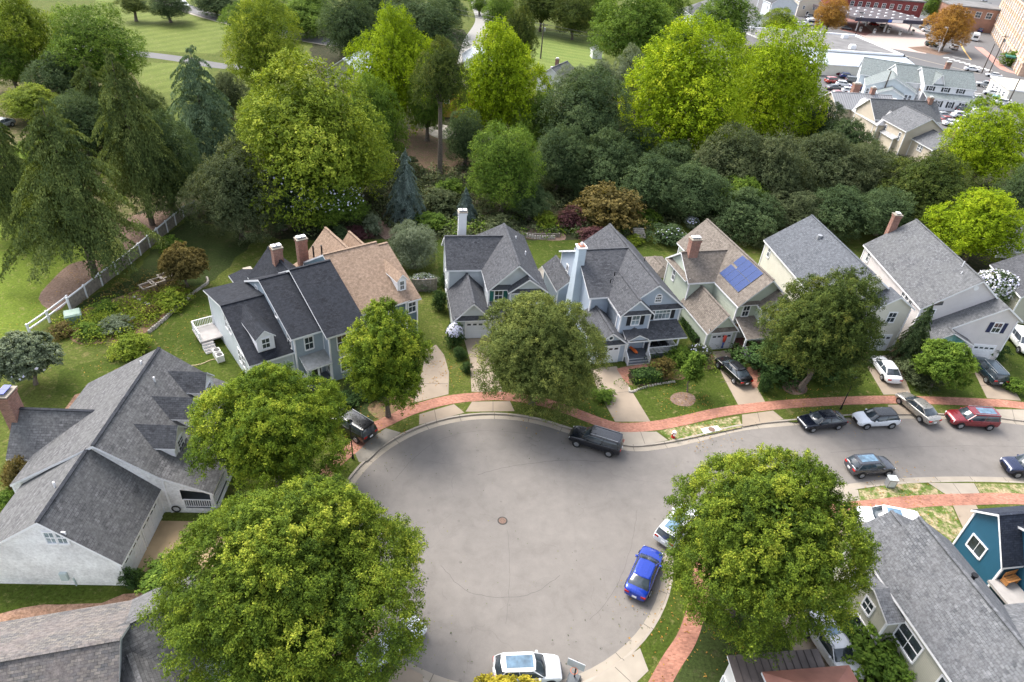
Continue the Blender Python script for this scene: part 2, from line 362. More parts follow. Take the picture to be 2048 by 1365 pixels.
# travel is anticlockwise, the outside lies on the right
band('gutter_pan', outline, pan_m, RZ+.004, CONC2)
band('kerb', pan_o, kerb_o, RZ, KERBM, .012)
hole = offset(outline, -.74)
def bigground():
    outer = [Vector((1500, -200)), Vector((1500, 1600)), Vector((-1500, 1600)), Vector((-1500, -200))]
    # the sheet is cut open along the street where it leaves the picture on the right
    pts = [Vector((1500, hole[0].y+8))]+list(hole)+[Vector((1500, hole[-1].y-8)), Vector((1500, -200)), Vector((-1500, -200)), Vector((-1500, 1600)), Vector((1500, 1600))]
    sheet('ground', pts, 0, G_MAIN)
bigground()
SEAM = plain('road_seam_tar', (.115, .104, .098), .8)
def seam(pts, wd=.05):
    pl = catmull([Vector((p.x, p.y)) for p in px(pts, RZ)], 8); g = random.Random(int(pts[0][0])); pl = [q+Vector((g.uniform(-.05, .05), g.uniform(-.05, .05))) for q in pl]; band('road_seam', offset(pl, wd/2), offset(pl, -wd/2), RZ+.003, SEAM)
seam([(955, 950), (1010, 935), (1080, 925), (1140, 920), (1210, 925)]); seam([(880, 1130), (930, 1180), (1000, 1195), (1070, 1185), (1120, 1150)], .04); seam([(790, 960), (830, 915), (880, 880), (960, 862), (1060, 868)], .035)
seam([(1180, 1240), (1230, 1180), (1260, 1100), (1275, 1020)], .03); seam([(1660, 905), (1800, 895), (1950, 892), (2100, 895)], .04); seam([(1015, 1060), (1020, 1150), (1012, 1250)], .025)
JT = MB()
acc = 0
for i in range(1, len(outline)-1):
    acc += (outline[i]-outline[i-1]).length
    if acc > 3.0:
        acc = 0; a = outline[i]; b = kerb_o[i]; t = (outline[i+1]-outline[i]).normalized()*.022; JT.poly([(a.x-t.x, a.y-t.y, RZ+.008), (a.x+t.x, a.y+t.y, RZ+.008), (pan_m[i].x+t.x, pan_m[i].y+t.y, RZ+.008), (pan_m[i].x-t.x, pan_m[i].y-t.y, RZ+.008)]); JT.poly([(pan_o[i].x-t.x, pan_o[i].y-t.y, .016), (pan_o[i].x+t.x, pan_o[i].y+t.y, .016), (b.x+t.x, b.y+t.y, .016), (b.x-t.x, b.y-t.y, .016)])
for a, b in (((1243, 765), (1268, 763)), ((1205, 790), (1262, 783)), ((874, 848), (868, 816)), ((986, 823), (986, 803)), ((1290, 889), (1281, 864)), ((833, 768), (896, 768)), ((1440, 765), (1500, 758)), ((942, 740), (994, 738)), ((1756, 765), (1808, 762)), ((1960, 772), (2020, 768)), ((1230, 1335), (1262, 1365)), ((1922, 989), (1905, 966)), ((1520, 845), (1515, 826)), ((2030, 844), (2024, 819))):
    A, B = W(*a), W(*b); d = (B-A).normalized(); n = Vector((-d.y, d.x, 0))*.022; JT.poly([A-n+Vector((0, 0, .018)), B-n+Vector((0, 0, .018)), B+n+Vector((0, 0, .018)), A+n+Vector((0, 0, .018))])
struct(JT.build('concrete_joint', plain('joint_dark', (.10, .085, .07), .95)))
# ---- manhole cover and storm drain
o = MB(); c = W(1005, 1042, RZ)
o.cyl((c.x, c.y, RZ+.002), (c.x, c.y, RZ+.014), .40, .40, 28, 0); o.cyl((c.x, c.y, RZ+.012), (c.x, c.y, RZ+.022), .30, .30, 24, 1)
for k in range(6):
    an = k*math.pi/3; o.box(c.x+math.cos(an)*.17-.02, c.x+math.cos(an)*.17+.02, c.y+math.sin(an)*.17-.02, c.y+math.sin(an)*.17+.02, RZ+.02, RZ+.028, 0)
tag(o.build('manhole_cover', [plain('iron_dark', (.035, .03, .028), .7), plain('iron_rust', (.16, .10, .075), .8)]), 'round iron manhole cover in the middle of the turning circle', 'manhole')
dr = empty('storm_drain', W(1423, 860), 0, 'pale concrete storm drain slab let into the kerb near the hydrant', 'drain')
mb = MB(); q = [p-W(1423, 860) for p in px([(1401, 858), (1408, 869), (1443, 861), (1434, 852)])]
mb.hexa([(p.x, p.y, -.12) for p in q], [(p.x, p.y, .05) for p in q]); mb.build('slab', CONC3 if 0 else plain('slab_pale', (.6, .58, .54)), dr)
mb = MB(); mb.cyl((0, 0, .045), (0, 0, .065), .33, .33, 20); mb.build('lid', MATS['iron_rust'], dr)
# ---- lawns and beds (each sheet a few mm above the last)
psheet('lawn', [(1262, 782), (1301, 843), (1475, 808), (1432, 735), (1400, 690), (1330, 720), (1290, 770)], .004, G_LAWN)
psheet('lawn', [(1530, 803), (1760, 790), (1735, 735), (1700, 700), (1530, 700), (1505, 740)], .004, G_LAWN)
psheet('lawn', [(1818, 788), (1972, 796), (1950, 748), (1900, 735), (1830, 735)], .004, G_LAWN)
psheet('lawn', [(2042, 802), (2130, 815), (2120, 650), (2020, 640), (2017, 762)], .004, G_LAWN)
psheet('lawn', [(898, 790), (943, 783), (935, 700), (925, 640), (900, 600), (860, 580), (840, 585), (845, 620), (870, 680), (892, 720)], .004, G_MAIN)
psheet('lawn', [(1130, 815), (1228, 843), (1190, 770), (1130, 770)], .004, G_LAWN)
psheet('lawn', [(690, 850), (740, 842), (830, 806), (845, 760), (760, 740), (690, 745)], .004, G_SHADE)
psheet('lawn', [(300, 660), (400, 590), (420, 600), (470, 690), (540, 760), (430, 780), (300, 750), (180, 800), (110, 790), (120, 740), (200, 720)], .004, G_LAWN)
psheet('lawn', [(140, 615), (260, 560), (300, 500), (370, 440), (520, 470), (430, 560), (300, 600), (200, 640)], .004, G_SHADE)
psheet('lawn', [(-260, 520), (0, 400), (60, 330), (240, 440), (160, 540), (60, 660), (-50, 720), (-260, 780)], .004, G_BRIGHT)
psheet('lawn', [(-250, 300), (80, 190), (120, 240), (80, 420), (-100, 460), (-260, 500)], .004, G_BRIGHT)
psheet('lawn', [(200, -30), (330, -50), (480, 10), (460, 90), (430, 108), (260, 100), (180, 40)], .004, G_MOWN)
psheet('lawn', [(250, 125), (410, 128), (450, 200), (380, 240), (240, 250), (200, 180)], .004, G_MOWN)
psheet('lawn', [(1070, 60), (1200, 70), (1215, 150), (1050, 150)], .004, G_MOWN2)
psheet('lawn', [(870, 480), (1300, 470), (1340, 520), (1300, 560), (1100, 560), (880, 560)], .004, G_LAWN)
psheet('lawn', [(0, 1170), (250, 1168), (285, 1185), (0, 1228), (-300, 1275), (-300, 1180)], .004, G_LAWN)
psheet('lawn', [(1382, 1130), (1384, 1175), (1372, 1216), (1354, 1267), (1325, 1313), (1297, 1342), (1280, 1296), (1316, 1240), (1338, 1180), (1352, 1130)], .004, G_LAWN)
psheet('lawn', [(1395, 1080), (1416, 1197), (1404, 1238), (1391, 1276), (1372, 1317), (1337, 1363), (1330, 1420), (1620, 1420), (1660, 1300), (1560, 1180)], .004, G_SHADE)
psheet('verge', [(1718, 981), (1780, 969), (1840, 966), (1870, 975), (1890, 991), (1839, 993), (1720, 1004)], .004, G_PATCHY)
psheet('verge', [(1950, 967), (2048, 970), (2300, 990), (2300, 1010), (2048, 989), (1962, 989)], .004, G_PATCHY)
psheet('verge', [(1731, 1024), (1839, 1014), (1903, 1010), (1925, 1062), (1900, 1085), (1790, 1060)], .004, G_PATCHY)
psheet('verge', [(1503+65, 841), (1700, 828), (1775, 826), (1783, 833), (1700, 835), (1590, 845)], .004, G_LAWN)
psheet('verge', [(1318, 862), (1478, 832), (1484, 855), (1345, 884)], .004, G_PATCHY)
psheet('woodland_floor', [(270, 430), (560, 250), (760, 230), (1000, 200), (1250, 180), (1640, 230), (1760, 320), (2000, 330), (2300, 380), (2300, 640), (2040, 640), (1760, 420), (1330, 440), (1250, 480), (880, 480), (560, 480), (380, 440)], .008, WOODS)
psheet('lawn', [(-250, 130), (110, 110), (250, 130), (330, 300), (330, 440), (230, 470), (130, 420), (60, 300), (-250, 250)], .006, grassmat('grass_under_trees', (.06, .07, .02), (.09, .09, .03), (.17, .13, .08), .46), 3)
psheet('woodland_floor', [(660, 30), (930, 60), (945, 140), (1010, 230), (640, 210), (620, 100)], .006, WOODS)
psheet('mulch_bed', [(77, 598), (105, 560), (139, 530), (176, 521), (205, 525), (196, 548), (150, 590), (112, 624)], .012, MULCH, 3)
psheet('mulch_bed', [(224, 452), (274, 430), (345, 425), (262, 498), (245, 488)], .012, MULCH, 3)
psheet('woodland_floor', [(790, 265), (880, 260), (930, 280), (960, 340), (890, 350), (820, 320)], .012, grassmat('leaf_litter', (.11, .075, .05), (.15, .10, .07), (.07, .09, .03), .5), 3)
psheet('mulch_bed', [(770, 480), (740, 460), (760, 440), (800, 470)], .012, MULCH)
psheet('mulch_bed', [(1340, 797), (1350, 787), (1368, 785), (1386, 790), (1391, 800), (1384, 811), (1366, 813), (1348, 808)], .012, MULCH, 4)
psheet('mulch_bed', [(1565, 770), (1590, 760), (1612, 770), (1612, 786), (1588, 790), (1570, 782)], .012, MULCH, 3)
psheet('mulch_bed', [(1035, 470), (1075, 440), (1120, 460), (1130, 480), (1080, 480)], .012, MULCH, 3)
psheet('garden_bed', [(100, 660), (150, 625), (250, 590), (330, 570), (384, 592), (356, 614), (300, 662), (260, 680), (160, 690)], .010, BEDS)
psheet('garden_bed', [(150, 790), (215, 765), (230, 800), (120, 830)], .010, STRAW)
psheet('garden_bed', [(735, 815), (780, 790), (830, 800), (790, 830), (760, 840)], .010, BEDS, 3)
psheet('garden_bed', [(1255, 770), (1240, 735), (1345, 700), (1420, 700), (1440, 735), (1395, 745), (1300, 775)], .010, BEDS)
psheet('garden_bed', [(0, 1228), (285, 1186), (300, 1205), (0, 1262), (-300, 1300), (-300, 1260)], .010, STRAW)
psheet('garden_bed', [(1630, 1240), (1745, 1230), (1800, 1365), (1850, 1420), (1700, 1420)], .010, WOODS)
psheet('garden_bed', [(1455, 700), (1530, 700), (1720, 690), (1720, 735), (1600, 740), (1520, 735)], .010, WOODS)
psheet('garden_bed', [(1770, 690), (1830, 690), (1940, 730), (1935, 755), (1815, 760), (1790, 745)], .010, BEDS)
# ---- driveways, aprons, brick walks
psheet('driveway', [(852, 700), (872, 690), (888, 710), (898, 745), (897, 789), (865, 797), (829, 806), (832, 780), (845, 740)], .014, CONC)
psheet('driveway', [(928, 678), (982, 676), (990, 730), (1005, 785), (943, 784), (940, 720)], .014, CONC)
psheet('driveway', [(1180, 738), (1233, 733), (1301, 844), (1230, 844), (1200, 790)], .014, CONC)
psheet('driveway', [(1424, 704), (1464, 700), (1495, 742), (1530, 804), (1476, 810), (1447, 755)], .014, CONC)
psheet('driveway', [(1722, 715), (1780, 710), (1808, 753), (1822, 789), (1767, 790), (1735, 735)], .014, CONC)
psheet('driveway', [(1935, 722), (1990, 716), (2017, 762), (2042, 802), (1974, 797), (1949, 746)], .014, CONC)
psheet('driveway', [(318, 1042), (470, 1045), (640, 1120), (780, 1280), (620, 1330), (267, 1131)], .014, AGG)
psheet('driveway', [(1640, 1000), (1717, 1024), (1731, 1024), (1790, 1060), (1740, 1110), (1690, 1090)], .014, CONC)
psheet('driveway', [(1905, 1010), (1950, 1008), (1975, 1050), (1930, 1065)], .014, CONC)
psheet('driveway', [(1560, 1240), (1610, 1215), (1700, 1330), (1760, 1420), (1640, 1420)], .014, CONC)
psheet('driveway_apron', [(839, 829), (908, 809), (929, 826), (838, 850)], .014, CONC)
psheet('driveway_apron', [(944, 804), (1020, 803), (1029, 823), (931, 824)], .014, CONC)
psheet('driveway_apron', [(1240, 864), (1313, 864), (1336, 881), (1290, 890), (1243, 890)], .014, CONC2)
psheet('driveway_apron', [(1484, 830), (1546, 822), (1567, 839), (1485, 854)], .014, CONC)
psheet('driveway_apron', [(1775, 810), (1850, 810), (1850, 829), (1783, 829)], .014, CONC)
psheet('driveway_apron', [(1992, 819), (2180, 822), (2180, 850), (2048, 841), (1997, 834)], .014, CONC2)
psheet('driveway_apron', [(1856, 966), (1948, 967), (1960, 988), (1892, 990)], .014, CONC2)
psheet('driveway_apron', [(1672, 975), (1716, 980), (1720, 1004), (1690, 1012), (1650, 990)], .014, CONC2)
psheet('driveway_apron', [(707, 900), (772, 857), (802, 866), (768, 890), (735, 922), (718, 925)], .014, CONC3)
psheet('driveway_apron', [(1170, 1370), (1280, 1297), (1297, 1342), (1272, 1366), (1200, 1420), (1150, 1400)], .014, CONC2)
psheet('driveway_apron', [(800, 1328), (845, 1350), (850, 1400), (770, 1370)], .014, CONC)
psheet('brick_walk', [(1233, 738), (1291, 728), (1300, 739), (1258, 753), (1258, 768), (1250, 765)], .016, WALK)
psheet('brick_walk', [(1480, 738), (1512, 733), (1528, 736), (1515, 775), (1505, 778), (1497, 750)], .016, WALK)
psheet('brick_walk', [(1690, 700), (1735, 706), (1728, 716), (1690, 708)], .016, WALK)
psheet('patio', [(1075, 540), (1108, 530), (1118, 575), (1085, 575)], .016, CONC3, 3)
psheet('patio', [(850, 258), (885, 250), (915, 262), (905, 278), (870, 275)], .016, CONC3, 3)
def walk(name, ctr, wdt, mat=WALK, z=.018, n=6):
    pl = catmull([Vector((p.x, p.y)) for p in px(ctr)], n); return band(name, offset(pl, wdt/2), offset(pl, -wdt/2), z, mat)
walk('brick_sidewalk', [(640, 965), (672, 925), (710, 892), (742, 860), (773, 844), (826, 820), (897, 800.5), (975, 793), (1030, 795), (1090, 806), (1145, 824), (1200, 845), (1240, 855), (1300, 853), (1360, 843), (1440, 825), (1535, 812.5), (1640, 804.5), (1760, 800), (1850, 801), (1980, 806), (2048, 812), (2300, 845)], 1.28)
walk('brick_sidewalk', [(1300, 1365+40), (1340, 1330), (1372, 1280), (1390, 1230), (1399, 1186), (1410, 1120), (1450, 1062), (1540, 1035), (1650, 1022), (1725, 1014), (1839, 1003), (1945, 999), (2048, 999), (2300, 1018)], 1.3)
# ---- far roads, paths and the parking ground of the town
walk('park_road', [(150, 95), (260, 106), (350, 117), (450, 133), (560, 135), (640, 122)], 4.6, ASPH2, .012)
walk('far_road', [(250, -40), (360, 12), (450, 40), (560, 66), (665, 85), (720, 92)], 7, ASPH2, .012)
walk('far_road_kerb', [(252, -34), (362, 20), (452, 48), (560, 74), (665, 93)], .8, CONC2, .02)
walk('lane', [(900, -70), (945, -20), (962, 20), (968, 45), (950, 78), (942, 100), (938, 130)], 6, plain('lane_gravel', (.22, .21, .19)), .014)
psheet('town_ground', [(1340, 25), (1500, -30), (1720, -80), (2400, -60), (2400, 330), (2060, 320), (1900, 260), (1760, 240), (1640, 215), (1625, 100), (1450, 96), (1345, 92)], .012, ASPH2)
psheet('fuel_station_forecourt', [(1705, 55), (1800, 42), (1870, 75), (1852, 108), (1770, 96), (1715, 68)], .016, plain('forecourt_pale', (.42, .33, .29)))
psheet('brick_plaza', [(1690, 36), (1718, 40), (1745, 66), (1730, 72), (1680, 60)], .018, plain('plaza_brick', (.25, .12, .1)))
psheet('planted_island', [(1815, 95), (1850, 93), (1880, 103), (1905, 106), (1880, 112), (1835, 103)], .02, MULCH)
psheet('lawn', [(1760, 230), (1800, 215), (1810, 250), (1770, 262)], .016, G_MAIN)
walk('town_pavement', [(1957, 95), (1985, 118), (2010, 140), (2048, 150)], 3, plain('pavement_pink', (.45, .22, .18)), .018, 3)
MARKW = plain('road_paint_white', (.8, .8, .78)); MARKY = plain('road_paint_yellow', (.7, .42, .1))
for k in range(9):
    a = W(1893+k*10.5, 116+k*3.1); d = (W(1990, 144)-W(1893, 116)).normalized(); n = Vector((-d.y, d.x, 0))
    sheet('road_marking', [a-d*.5-n*1.3, a+d*.5-n*1.3, a+d*.5+n*1.3, a-d*.5+n*1.3], .022, MARKW)
walk('road_marking', [(1921, 88), (1930, 104), (1942, 120)], .5, MARKY, .022, 2)
walk('road_marking', [(1905, 114), (1942, 121)], .4, MARKW, .024, 2)
walk('road_marking', [(1915, 182), (1960, 188), (1985, 192)], .4, MARKW, .022, 2)
walk('far_road_kerb', [(1660, 85), (1780, 105), (1850, 122), (1960, 148)], .7, CONC2, .02, 2)
for k in range(6): walk('road_marking', [(1806+k*3, 128+k*4.5), (1834+k*3, 131+k*4.5)], .2, MARKW, .022, 2)
for k in range(7): walk('road_marking', [(1925+k*7, 150+k*3.2), (1931+k*8, 166+k*2.2)], .2, MARKW, .022, 2)
# ================================================================== HOUSES
class House:
    """local frame: u to the right of the street front, v away from the street"""
    def __init__(s, name, org, ang, label, cat='house', wall=SD_WHT, roof=SH_DARK, roofname='roof', group=None):
        s.e = empty(name, (org[0], org[1], 0), R_(ang), label, cat, group); s.wall = wall; s.rm = roof
        s.W = MB(); s.R = MB(); s.T = MB(); s.org = org; s.ang = R_(ang)
    def slab(s, p, th=.2, mi=0, tm=1):
        """roof slab: four top corners anticlockwise seen from above, trim-coloured rim"""
        p = [Vector(q) for q in p]
        b = [q-Vector((0, 0, th)) for q in p]
        s.R.hexa(b, p, tm, mi, tm)
    def gable(s, ax, a0, a1, b0, b1, ze, zr, br=None, ze2=None, ov=.35, oe=.3, z0=0, th=.2, hip0=0, hip1=0, wmi=0, rmi=0, cap=True, walls=True, oa0=None, oa1=None):
        """ridge runs along ax from a0 to a1, eaves at b0 (height ze) and b1 (height ze2)"""
        br = (b0+b1)/2 if br is None else br; ze2 = ze if ze2 is None else ze2
        P = (lambda a, b, z: Vector((b, a, z))) if ax == 'v' else (lambda a, b, z: Vector((a, b, z)))
        s0 = (zr-ze)/(br-b0); s1 = (zr-ze2)/(b1-br); A0 = a0-(ov if oa0 is None else oa0); A1 = a1+(ov if oa1 is None else oa1)
        flip = ax == 'v'
        def S4(q, **k): s.slab(q[::-1] if flip else q, th, rmi, 1)
        t = .004
        S4([P(A0, b0-oe, ze-s0*oe), P(A1, b0-oe, ze-s0*oe), P(A1-hip1, br, zr), P(A0+hip0, br, zr)])
        S4([P(A0+hip0, br, zr), P(A1-hip1, br, zr), P(A1, b1+oe, ze2-s1*oe), P(A0, b1+oe, ze2-s1*oe)])
        for h, A, sg in ((hip0, A0, 1), (hip1, A1, -1)):
            if h:
                q = [P(A+sg*h, br, zr), P(A, b1+oe, ze2-s1*oe), P(A, b0-oe, ze-s0*oe)]
                if (sg < 0) != flip: q = q[::-1]
                n = [v-Vector((0, 0, th)) for v in q]; s.R.poly(q, rmi)
        if cap:
            c0 = P(A0+hip0, br, zr+.02); c1 = P(A1-hip1, br, zr+.02); s.R.bar(c0, c1, .26, .06, 2)
        if walls:
            w = th*.9
            for b, ze_, sg in ((b0, ze, 1), (b1, ze2, -1)):
                q = [P(a0, b, z0), P(a1, b, z0), P(a1, b, ze_-w), P(a0, b, ze_-w)]
                s.W.poly(q if (sg > 0) != flip else q[::-1], wmi)
            for a, sg, h in ((a0, 1, hip0), (a1, -1, hip1)):
                q = [P(a, b1, z0), P(a, b0, z0), P(a, b0, ze-w)]+([] if h else [P(a, br, zr-w)])+[P(a, b1, ze2-w)]
                s.W.poly(q if (sg > 0) != flip else q[::-1], wmi)
                if not h:   # corner boards
                    pass
            for a in (a0, a1):
                for b, z in ((b0, ze), (b1, ze2)):
                    c = P(a, b, 0); s.W.box(c.x-.07, c.x+.07, c.y-.07, c.y+.07, z0+.02, z-w-.01, 2)
    def shed(s, p, th=.16, mi=0): s.slab(p, th, mi, 1)
    def pent(s, u0, u1, v, z, d=.45, h=.38):
        s.R.hexa([(u0, v-d, z-.1), (u1, v-d, z-.1), (u1, v+.01, z-.1), (u0, v+.01, z-.1)], [(u0, v-d, z), (u1, v-d, z), (u1, v+.01, z+h), (u0, v+.01, z+h)], 1, 0)
    def face(s, u, v, z, f):
        """matrix columns: along, out, up for a wall facing f"""
        return {'S': (Vector((1, 0, 0)), Vector((0, -1, 0))), 'N': (Vector((-1, 0, 0)), Vector((0, 1, 0))), 'W': (Vector((0, -1, 0)), Vector((-1, 0, 0))), 'E': (Vector((0, 1, 0)), Vector((1, 0, 0)))}[f]
    def win(s, u, v, z, f, w=.95, h=1.45, nx=2, ny=2, shut=None, pane=None, trim=TRIM, name='window', tw=.11, arch=False):
        al, out = s.face(u, v, z, f); up = Vector((0, 0, 1)); c = Vector((u, v, z))
        def bx(mb, x0, x1, z0, z1, d0, d1, mi=0):
            q = lambda x, zz, d: c+al*x+up*zz+out*d
            mb.hexa([q(x0, z0, d1), q(x1, z0, d1), q(x1, z0, d0), q(x0, z0, d0)], [q(x0, z1, d1), q(x1, z1, d1), q(x1, z1, d0), q(x0, z1, d0)], mi)
        fr = MB(); hw, hh = w/2, h/2
        bx(fr, -hw-tw, -hw, -hh-tw, hh+tw, -.02, .07); bx(fr, hw, hw+tw, -hh-tw, hh+tw, -.02, .07)
        bx(fr, -hw, hw, hh, hh+tw, -.02, .068); bx(fr, -hw-.02, hw+.02, -hh-tw-.02, -hh, -.02, .10)
        for i in range(1, nx): bx(fr, -hw+w*i/nx-.018, -hw+w*i/nx+.018, -hh, hh, .0, .045)
        for i in range(1, ny): t = .04 if i == ny//2 else .018; bx(fr, -hw, hw, -hh+h*i/ny-t, -hh+h*i/ny+t, .0, .05)
        o = fr.build(name, trim, s.e); pn = MB(); bx(pn, -hw, hw, -hh, hh, -.02, .025); pn.build('pane', pane or GLASSW, o)
        if arch:
            ar = MB(); k = 10; q = lambda a, r, d: c+al*(math.cos(a)*r)+up*(hh+math.sin(a)*r)+out*d
            for i in range(k):
                a, b = math.pi*i/k, math.pi*(i+1)/k
                ar.hexa([q(a, hw, .06), q(a, hw+tw, .06), q(a, hw+tw, 0), q(a, hw, 0)], [q(b, hw, .06), q(b, hw+tw, .06), q(b, hw+tw, 0), q(b, hw, 0)])
            ao = ar.build('arch', trim, o, fix=True); pg = MB(); pg.poly([q(math.pi*i/k, hw, .03) for i in range(k+1)]); pg.build('pane', pane or GLASSW, o)
        if shut:
            for sg in (-1, 1):
                m2 = MB(); x = sg*(hw+tw+.26); bx(m2, x-.22, x+.22, -hh-.05, hh+.05, -.02, .06); m2.build('shutter', shut, s.e)
        return o
    def door(s, u, v, z, f, w=1.0, h=2.1, mat=None, name='door', panels=(1, 3)):
        al, out = s.face(u, v, z, f); up = Vector((0, 0, 1)); c = Vector((u, v, z)); mb = MB()
        def bx(mb, x0, x1, z0, z1, d0, d1, mi=0):
            q = lambda x, zz, d: c+al*x+up*zz+out*d
            mb.hexa([q(x0, z0, d1), q(x1, z0, d1), q(x1, z0, d0), q(x0, z0, d0)], [q(x0, z1, d1), q(x1, z1, d1), q(x1, z1, d0), q(x0, z1, d0)], mi)
        bx(mb, -w/2, w/2, 0, h, -.02, .04); nx, ny = panels
        for i in range(nx):
            for j in range(ny):
                x0 = -w/2+w*i/nx+.07; x1 = -w/2+w*(i+1)/nx-.07; z0 = h*j/ny+.07; z1 = h*(j+1)/ny-.07; bx(mb, x0, x1, z0, z1, .03, .055)
        o = mb.build(name, mat or DOORM, s.e)
        fr = MB(); bx(fr, -w/2-.12, -w/2, 0, h+.12, -.02, .06); bx(fr, w/2, w/2+.12, 0, h+.12, -.02, .06); bx(fr, -w/2, w/2, h, h+.12, -.02, .058); fr.build('door_frame', TRIM, o)
        if name == 'garage_door' and w > 2:
            g = MB()
            for i in range(4): g = MB(); x = -w/2+w*(i+.5)/4; bx(g, x-.2, x+.2, h-.42, h-.2, .05, .062); g.build('door_window', GLASSW, o)
        elif name == 'door':
            g = MB(); bx(g, w/2-.16, w/2-.1, .95, 1.05, .04, .10); g.build('handle', GREYM, o)
        return o
    def chimney(s, u, v, w, d, z0, z1, mat=BRICK, cap=TRIM, name='chimney', pot=True, parent=None):
        mb = MB(); mb.box(u-w/2, u+w/2, v-d/2, v+d/2, z0, z1); mb.box(u-w/2-.06, u+w/2+.06, v-d/2-.06, v+d/2+.06, z1-.28, z1-.1)
        o = mb.build(name, mat, parent or s.e); c = MB(); c.box(u-w/2-.1, u+w/2+.1, v-d/2-.1, v+d/2+.1, z1, z1+.09); co = c.build('chimney_crown', CONC2, o)
        if pot:
            q = MB()
            for du in ([-w*.22, w*.22] if w > .9 else [0]):
                q.box(u+du-.2, u+du+.2, v-.2, v+.2, z1+.09, z1+.24, 0); q.box(u+du-.27, u+du+.27, v-.27, v+.27, z1+.25, z1+.31, 1)
            q.build('chimney_cap', [GREYM, cap], o)
        return o
    def dormer(s, u, v0, v1, w, zb, ze, zr, f='S', wall=TRIM, win=True, rmi=0, pane=None, ny=2):
        """gabled dormer running back from v0 to v1 (f='S') ; own wall, roof and window"""
        mb = MB(); rb = MB(); hw = w/2
        if f == 'S': P = lambda a, b, z: Vector((u+b, a, z))
        else: P = lambda a, b, z: Vector((a, u+b, z))
        sl = (zr-ze)/hw
        fr = [P(v0, -hw, zb), P(v0, hw, zb), P(v0, hw, ze), P(v0, 0, zr), P(v0, -hw, ze)]
        mb.poly(fr if f == 'S' else fr[::-1])
        for sg in (-1, 1):
            q = [P(v0, sg*hw, zb), P(v1, sg*hw, zb), P(v1, sg*hw, ze), P(v0, sg*hw, ze)]; mb.poly(q if (sg > 0) == (f == 'S') else q[::-1])
        wo = mb.build('dormer', wall, s.e, fix=False); dv = .18 if v1 > v0 else -.18
        for sg in (-1, 1):
            q = [P(v0-dv, 0, zr+.05), P(v1, 0, zr+.05), P(v1, sg*(hw+.16), ze+.05-sl*.16), P(v0-dv, sg*(hw+.16), ze+.05-sl*.16)]
            if sg > 0: q = q[::-1]
            if f != 'S': q = q[::-1]
            if v1 < v0: q = q[::-1]
            rb.hexa([x-Vector((0, 0, .13)) for x in q], q, 1, 0, 1)
        rb.build('dormer_roof', [s.rm, TRIM, s.rm], wo)
        if win:
            c = P(v0, 0, (zb+ze)/2+.05); fc = 'S' if f == 'S' else ('W' if v1 > v0 else 'E')
            o = s.win(c.x, c.y, c.z, fc, w*.42, (ze-zb)*.62, 2, ny, pane=pane); o.parent = wo
    def part(s, name, mb, mats, **k): return mb.build(name, mats, s.e, **k)
    def finish(s, wallmats=None, roofmats=None):
        wm = list(wallmats or [s.wall]); wm += [TRIM]*(3-len(wm)); wo = s.W.build('wall', wm, s.e)
        ro = s.R.build('roof', roofmats or [s.rm, TRIM, s.rm], s.e)
        return ro
    def world(s, u, v, z=0):
        c, n = math.cos(s.ang), math.sin(s.ang); return Vector((s.org[0]+u*c-v*n, s.org[1]+u*n+v*c, z))
def railing(h, pts, z, hgt=.95, mat=TRIM, name='railing', gap=.16):
    mb = MB()
    for (a, b) in zip(pts[:-1], pts[1:]):
        za = a[2] if len(a) > 2 else z; zb = b[2] if len(b) > 2 else z
        A = Vector((a[0], a[1], za)); B = Vector((b[0], b[1], zb)); up = Vector((0, 0, 1)); n = max(2, int((B-A).length/gap))
        mb.bar(A+up*hgt, B+up*hgt, .08, .06); mb.bar(A+up*.12, B+up*.12, .05, .05)
        for i in range(n+1):
            p = A.lerp(B, i/n); t = .045 if 0 < i < n else .10; mb.box(p.x-t/2, p.x+t/2, p.y-t/2, p.y+t/2, p.z+(.1 if 0 < i < n else 0), p.z+hgt)
    return h.part(name, mb, mat)
def posts(h, pts, z0, z1, w=.16, mat=TRIM, name='post'):
    for (a, b) in pts:
        mb = MB(); mb.box(a-w/2, a+w/2, b-w/2, b+w/2, z0, z1); mb.box(a-w/2-.04, a+w/2+.04, b-w/2-.04, b+w/2+.04, z0, z0+.2); h.part(name, mb, mat)
def steps(h, u0, u1, v0, z0, n, mat=DECKD, d=.28, name='steps'):
    mb = MB()
    for i in range(n):
        z = z0*(n-i)/(n+1); mb.box(u0, u1, v0-d*(i+1), v0-d*i, 0, z, 1); mb.box(u0, u1, v0-d*(i+1)-.02, v0-d*i, z, z+.04, 0)
    return h.part(name, mb, [mat, TRIM])

# ---------- twin house on the left (charcoal roofs, blue-grey walls)
h = House('detached_house', (-19.79, 49.81), 40, 'blue-grey house with stepped charcoal roofs, white trim and a gabled dormer', wall=SD_BLU, roof=SH_DARK)
h.gable('u', -4.0, -.2, .9, 13, 3.6, 6.3, br=7.3, ze2=5.0, wmi=1)
h.gable('u', -.15, 2.65, .15, 12, 5.6, 8.1, br=7.2, ze2=5.6, oa1=0)
h.gable('u', 2.65, 6.2, -1.2, 12, 5.6, 8.8, br=6.4, ze2=5.5)
h.gable('v', 7.0, 13.8, .7, 5.3, 5.0, 7.6, z0=0)
h.gable('v', 13, 16.2, -.6, 1.8, 4.1, 4.4, cap=False)
h.shed([(.1, -1.5, 2.55), (2.65, -1.5, 2.55), (2.65, .1, 3.15), (.1, .1, 3.15)], mi=3)
ro = h.finish([SD_BLU, SD_PALE], [SH_DARK, TRIM, SH_DARK, METALR])
h.dormer(-2.3, 1.6, 6.6, 1.6, 3.85, 5.45, 6.15)
posts(h, [(.25, -1.35), (1.3, -1.35), (2.5, -1.35)], .5, 2.45)
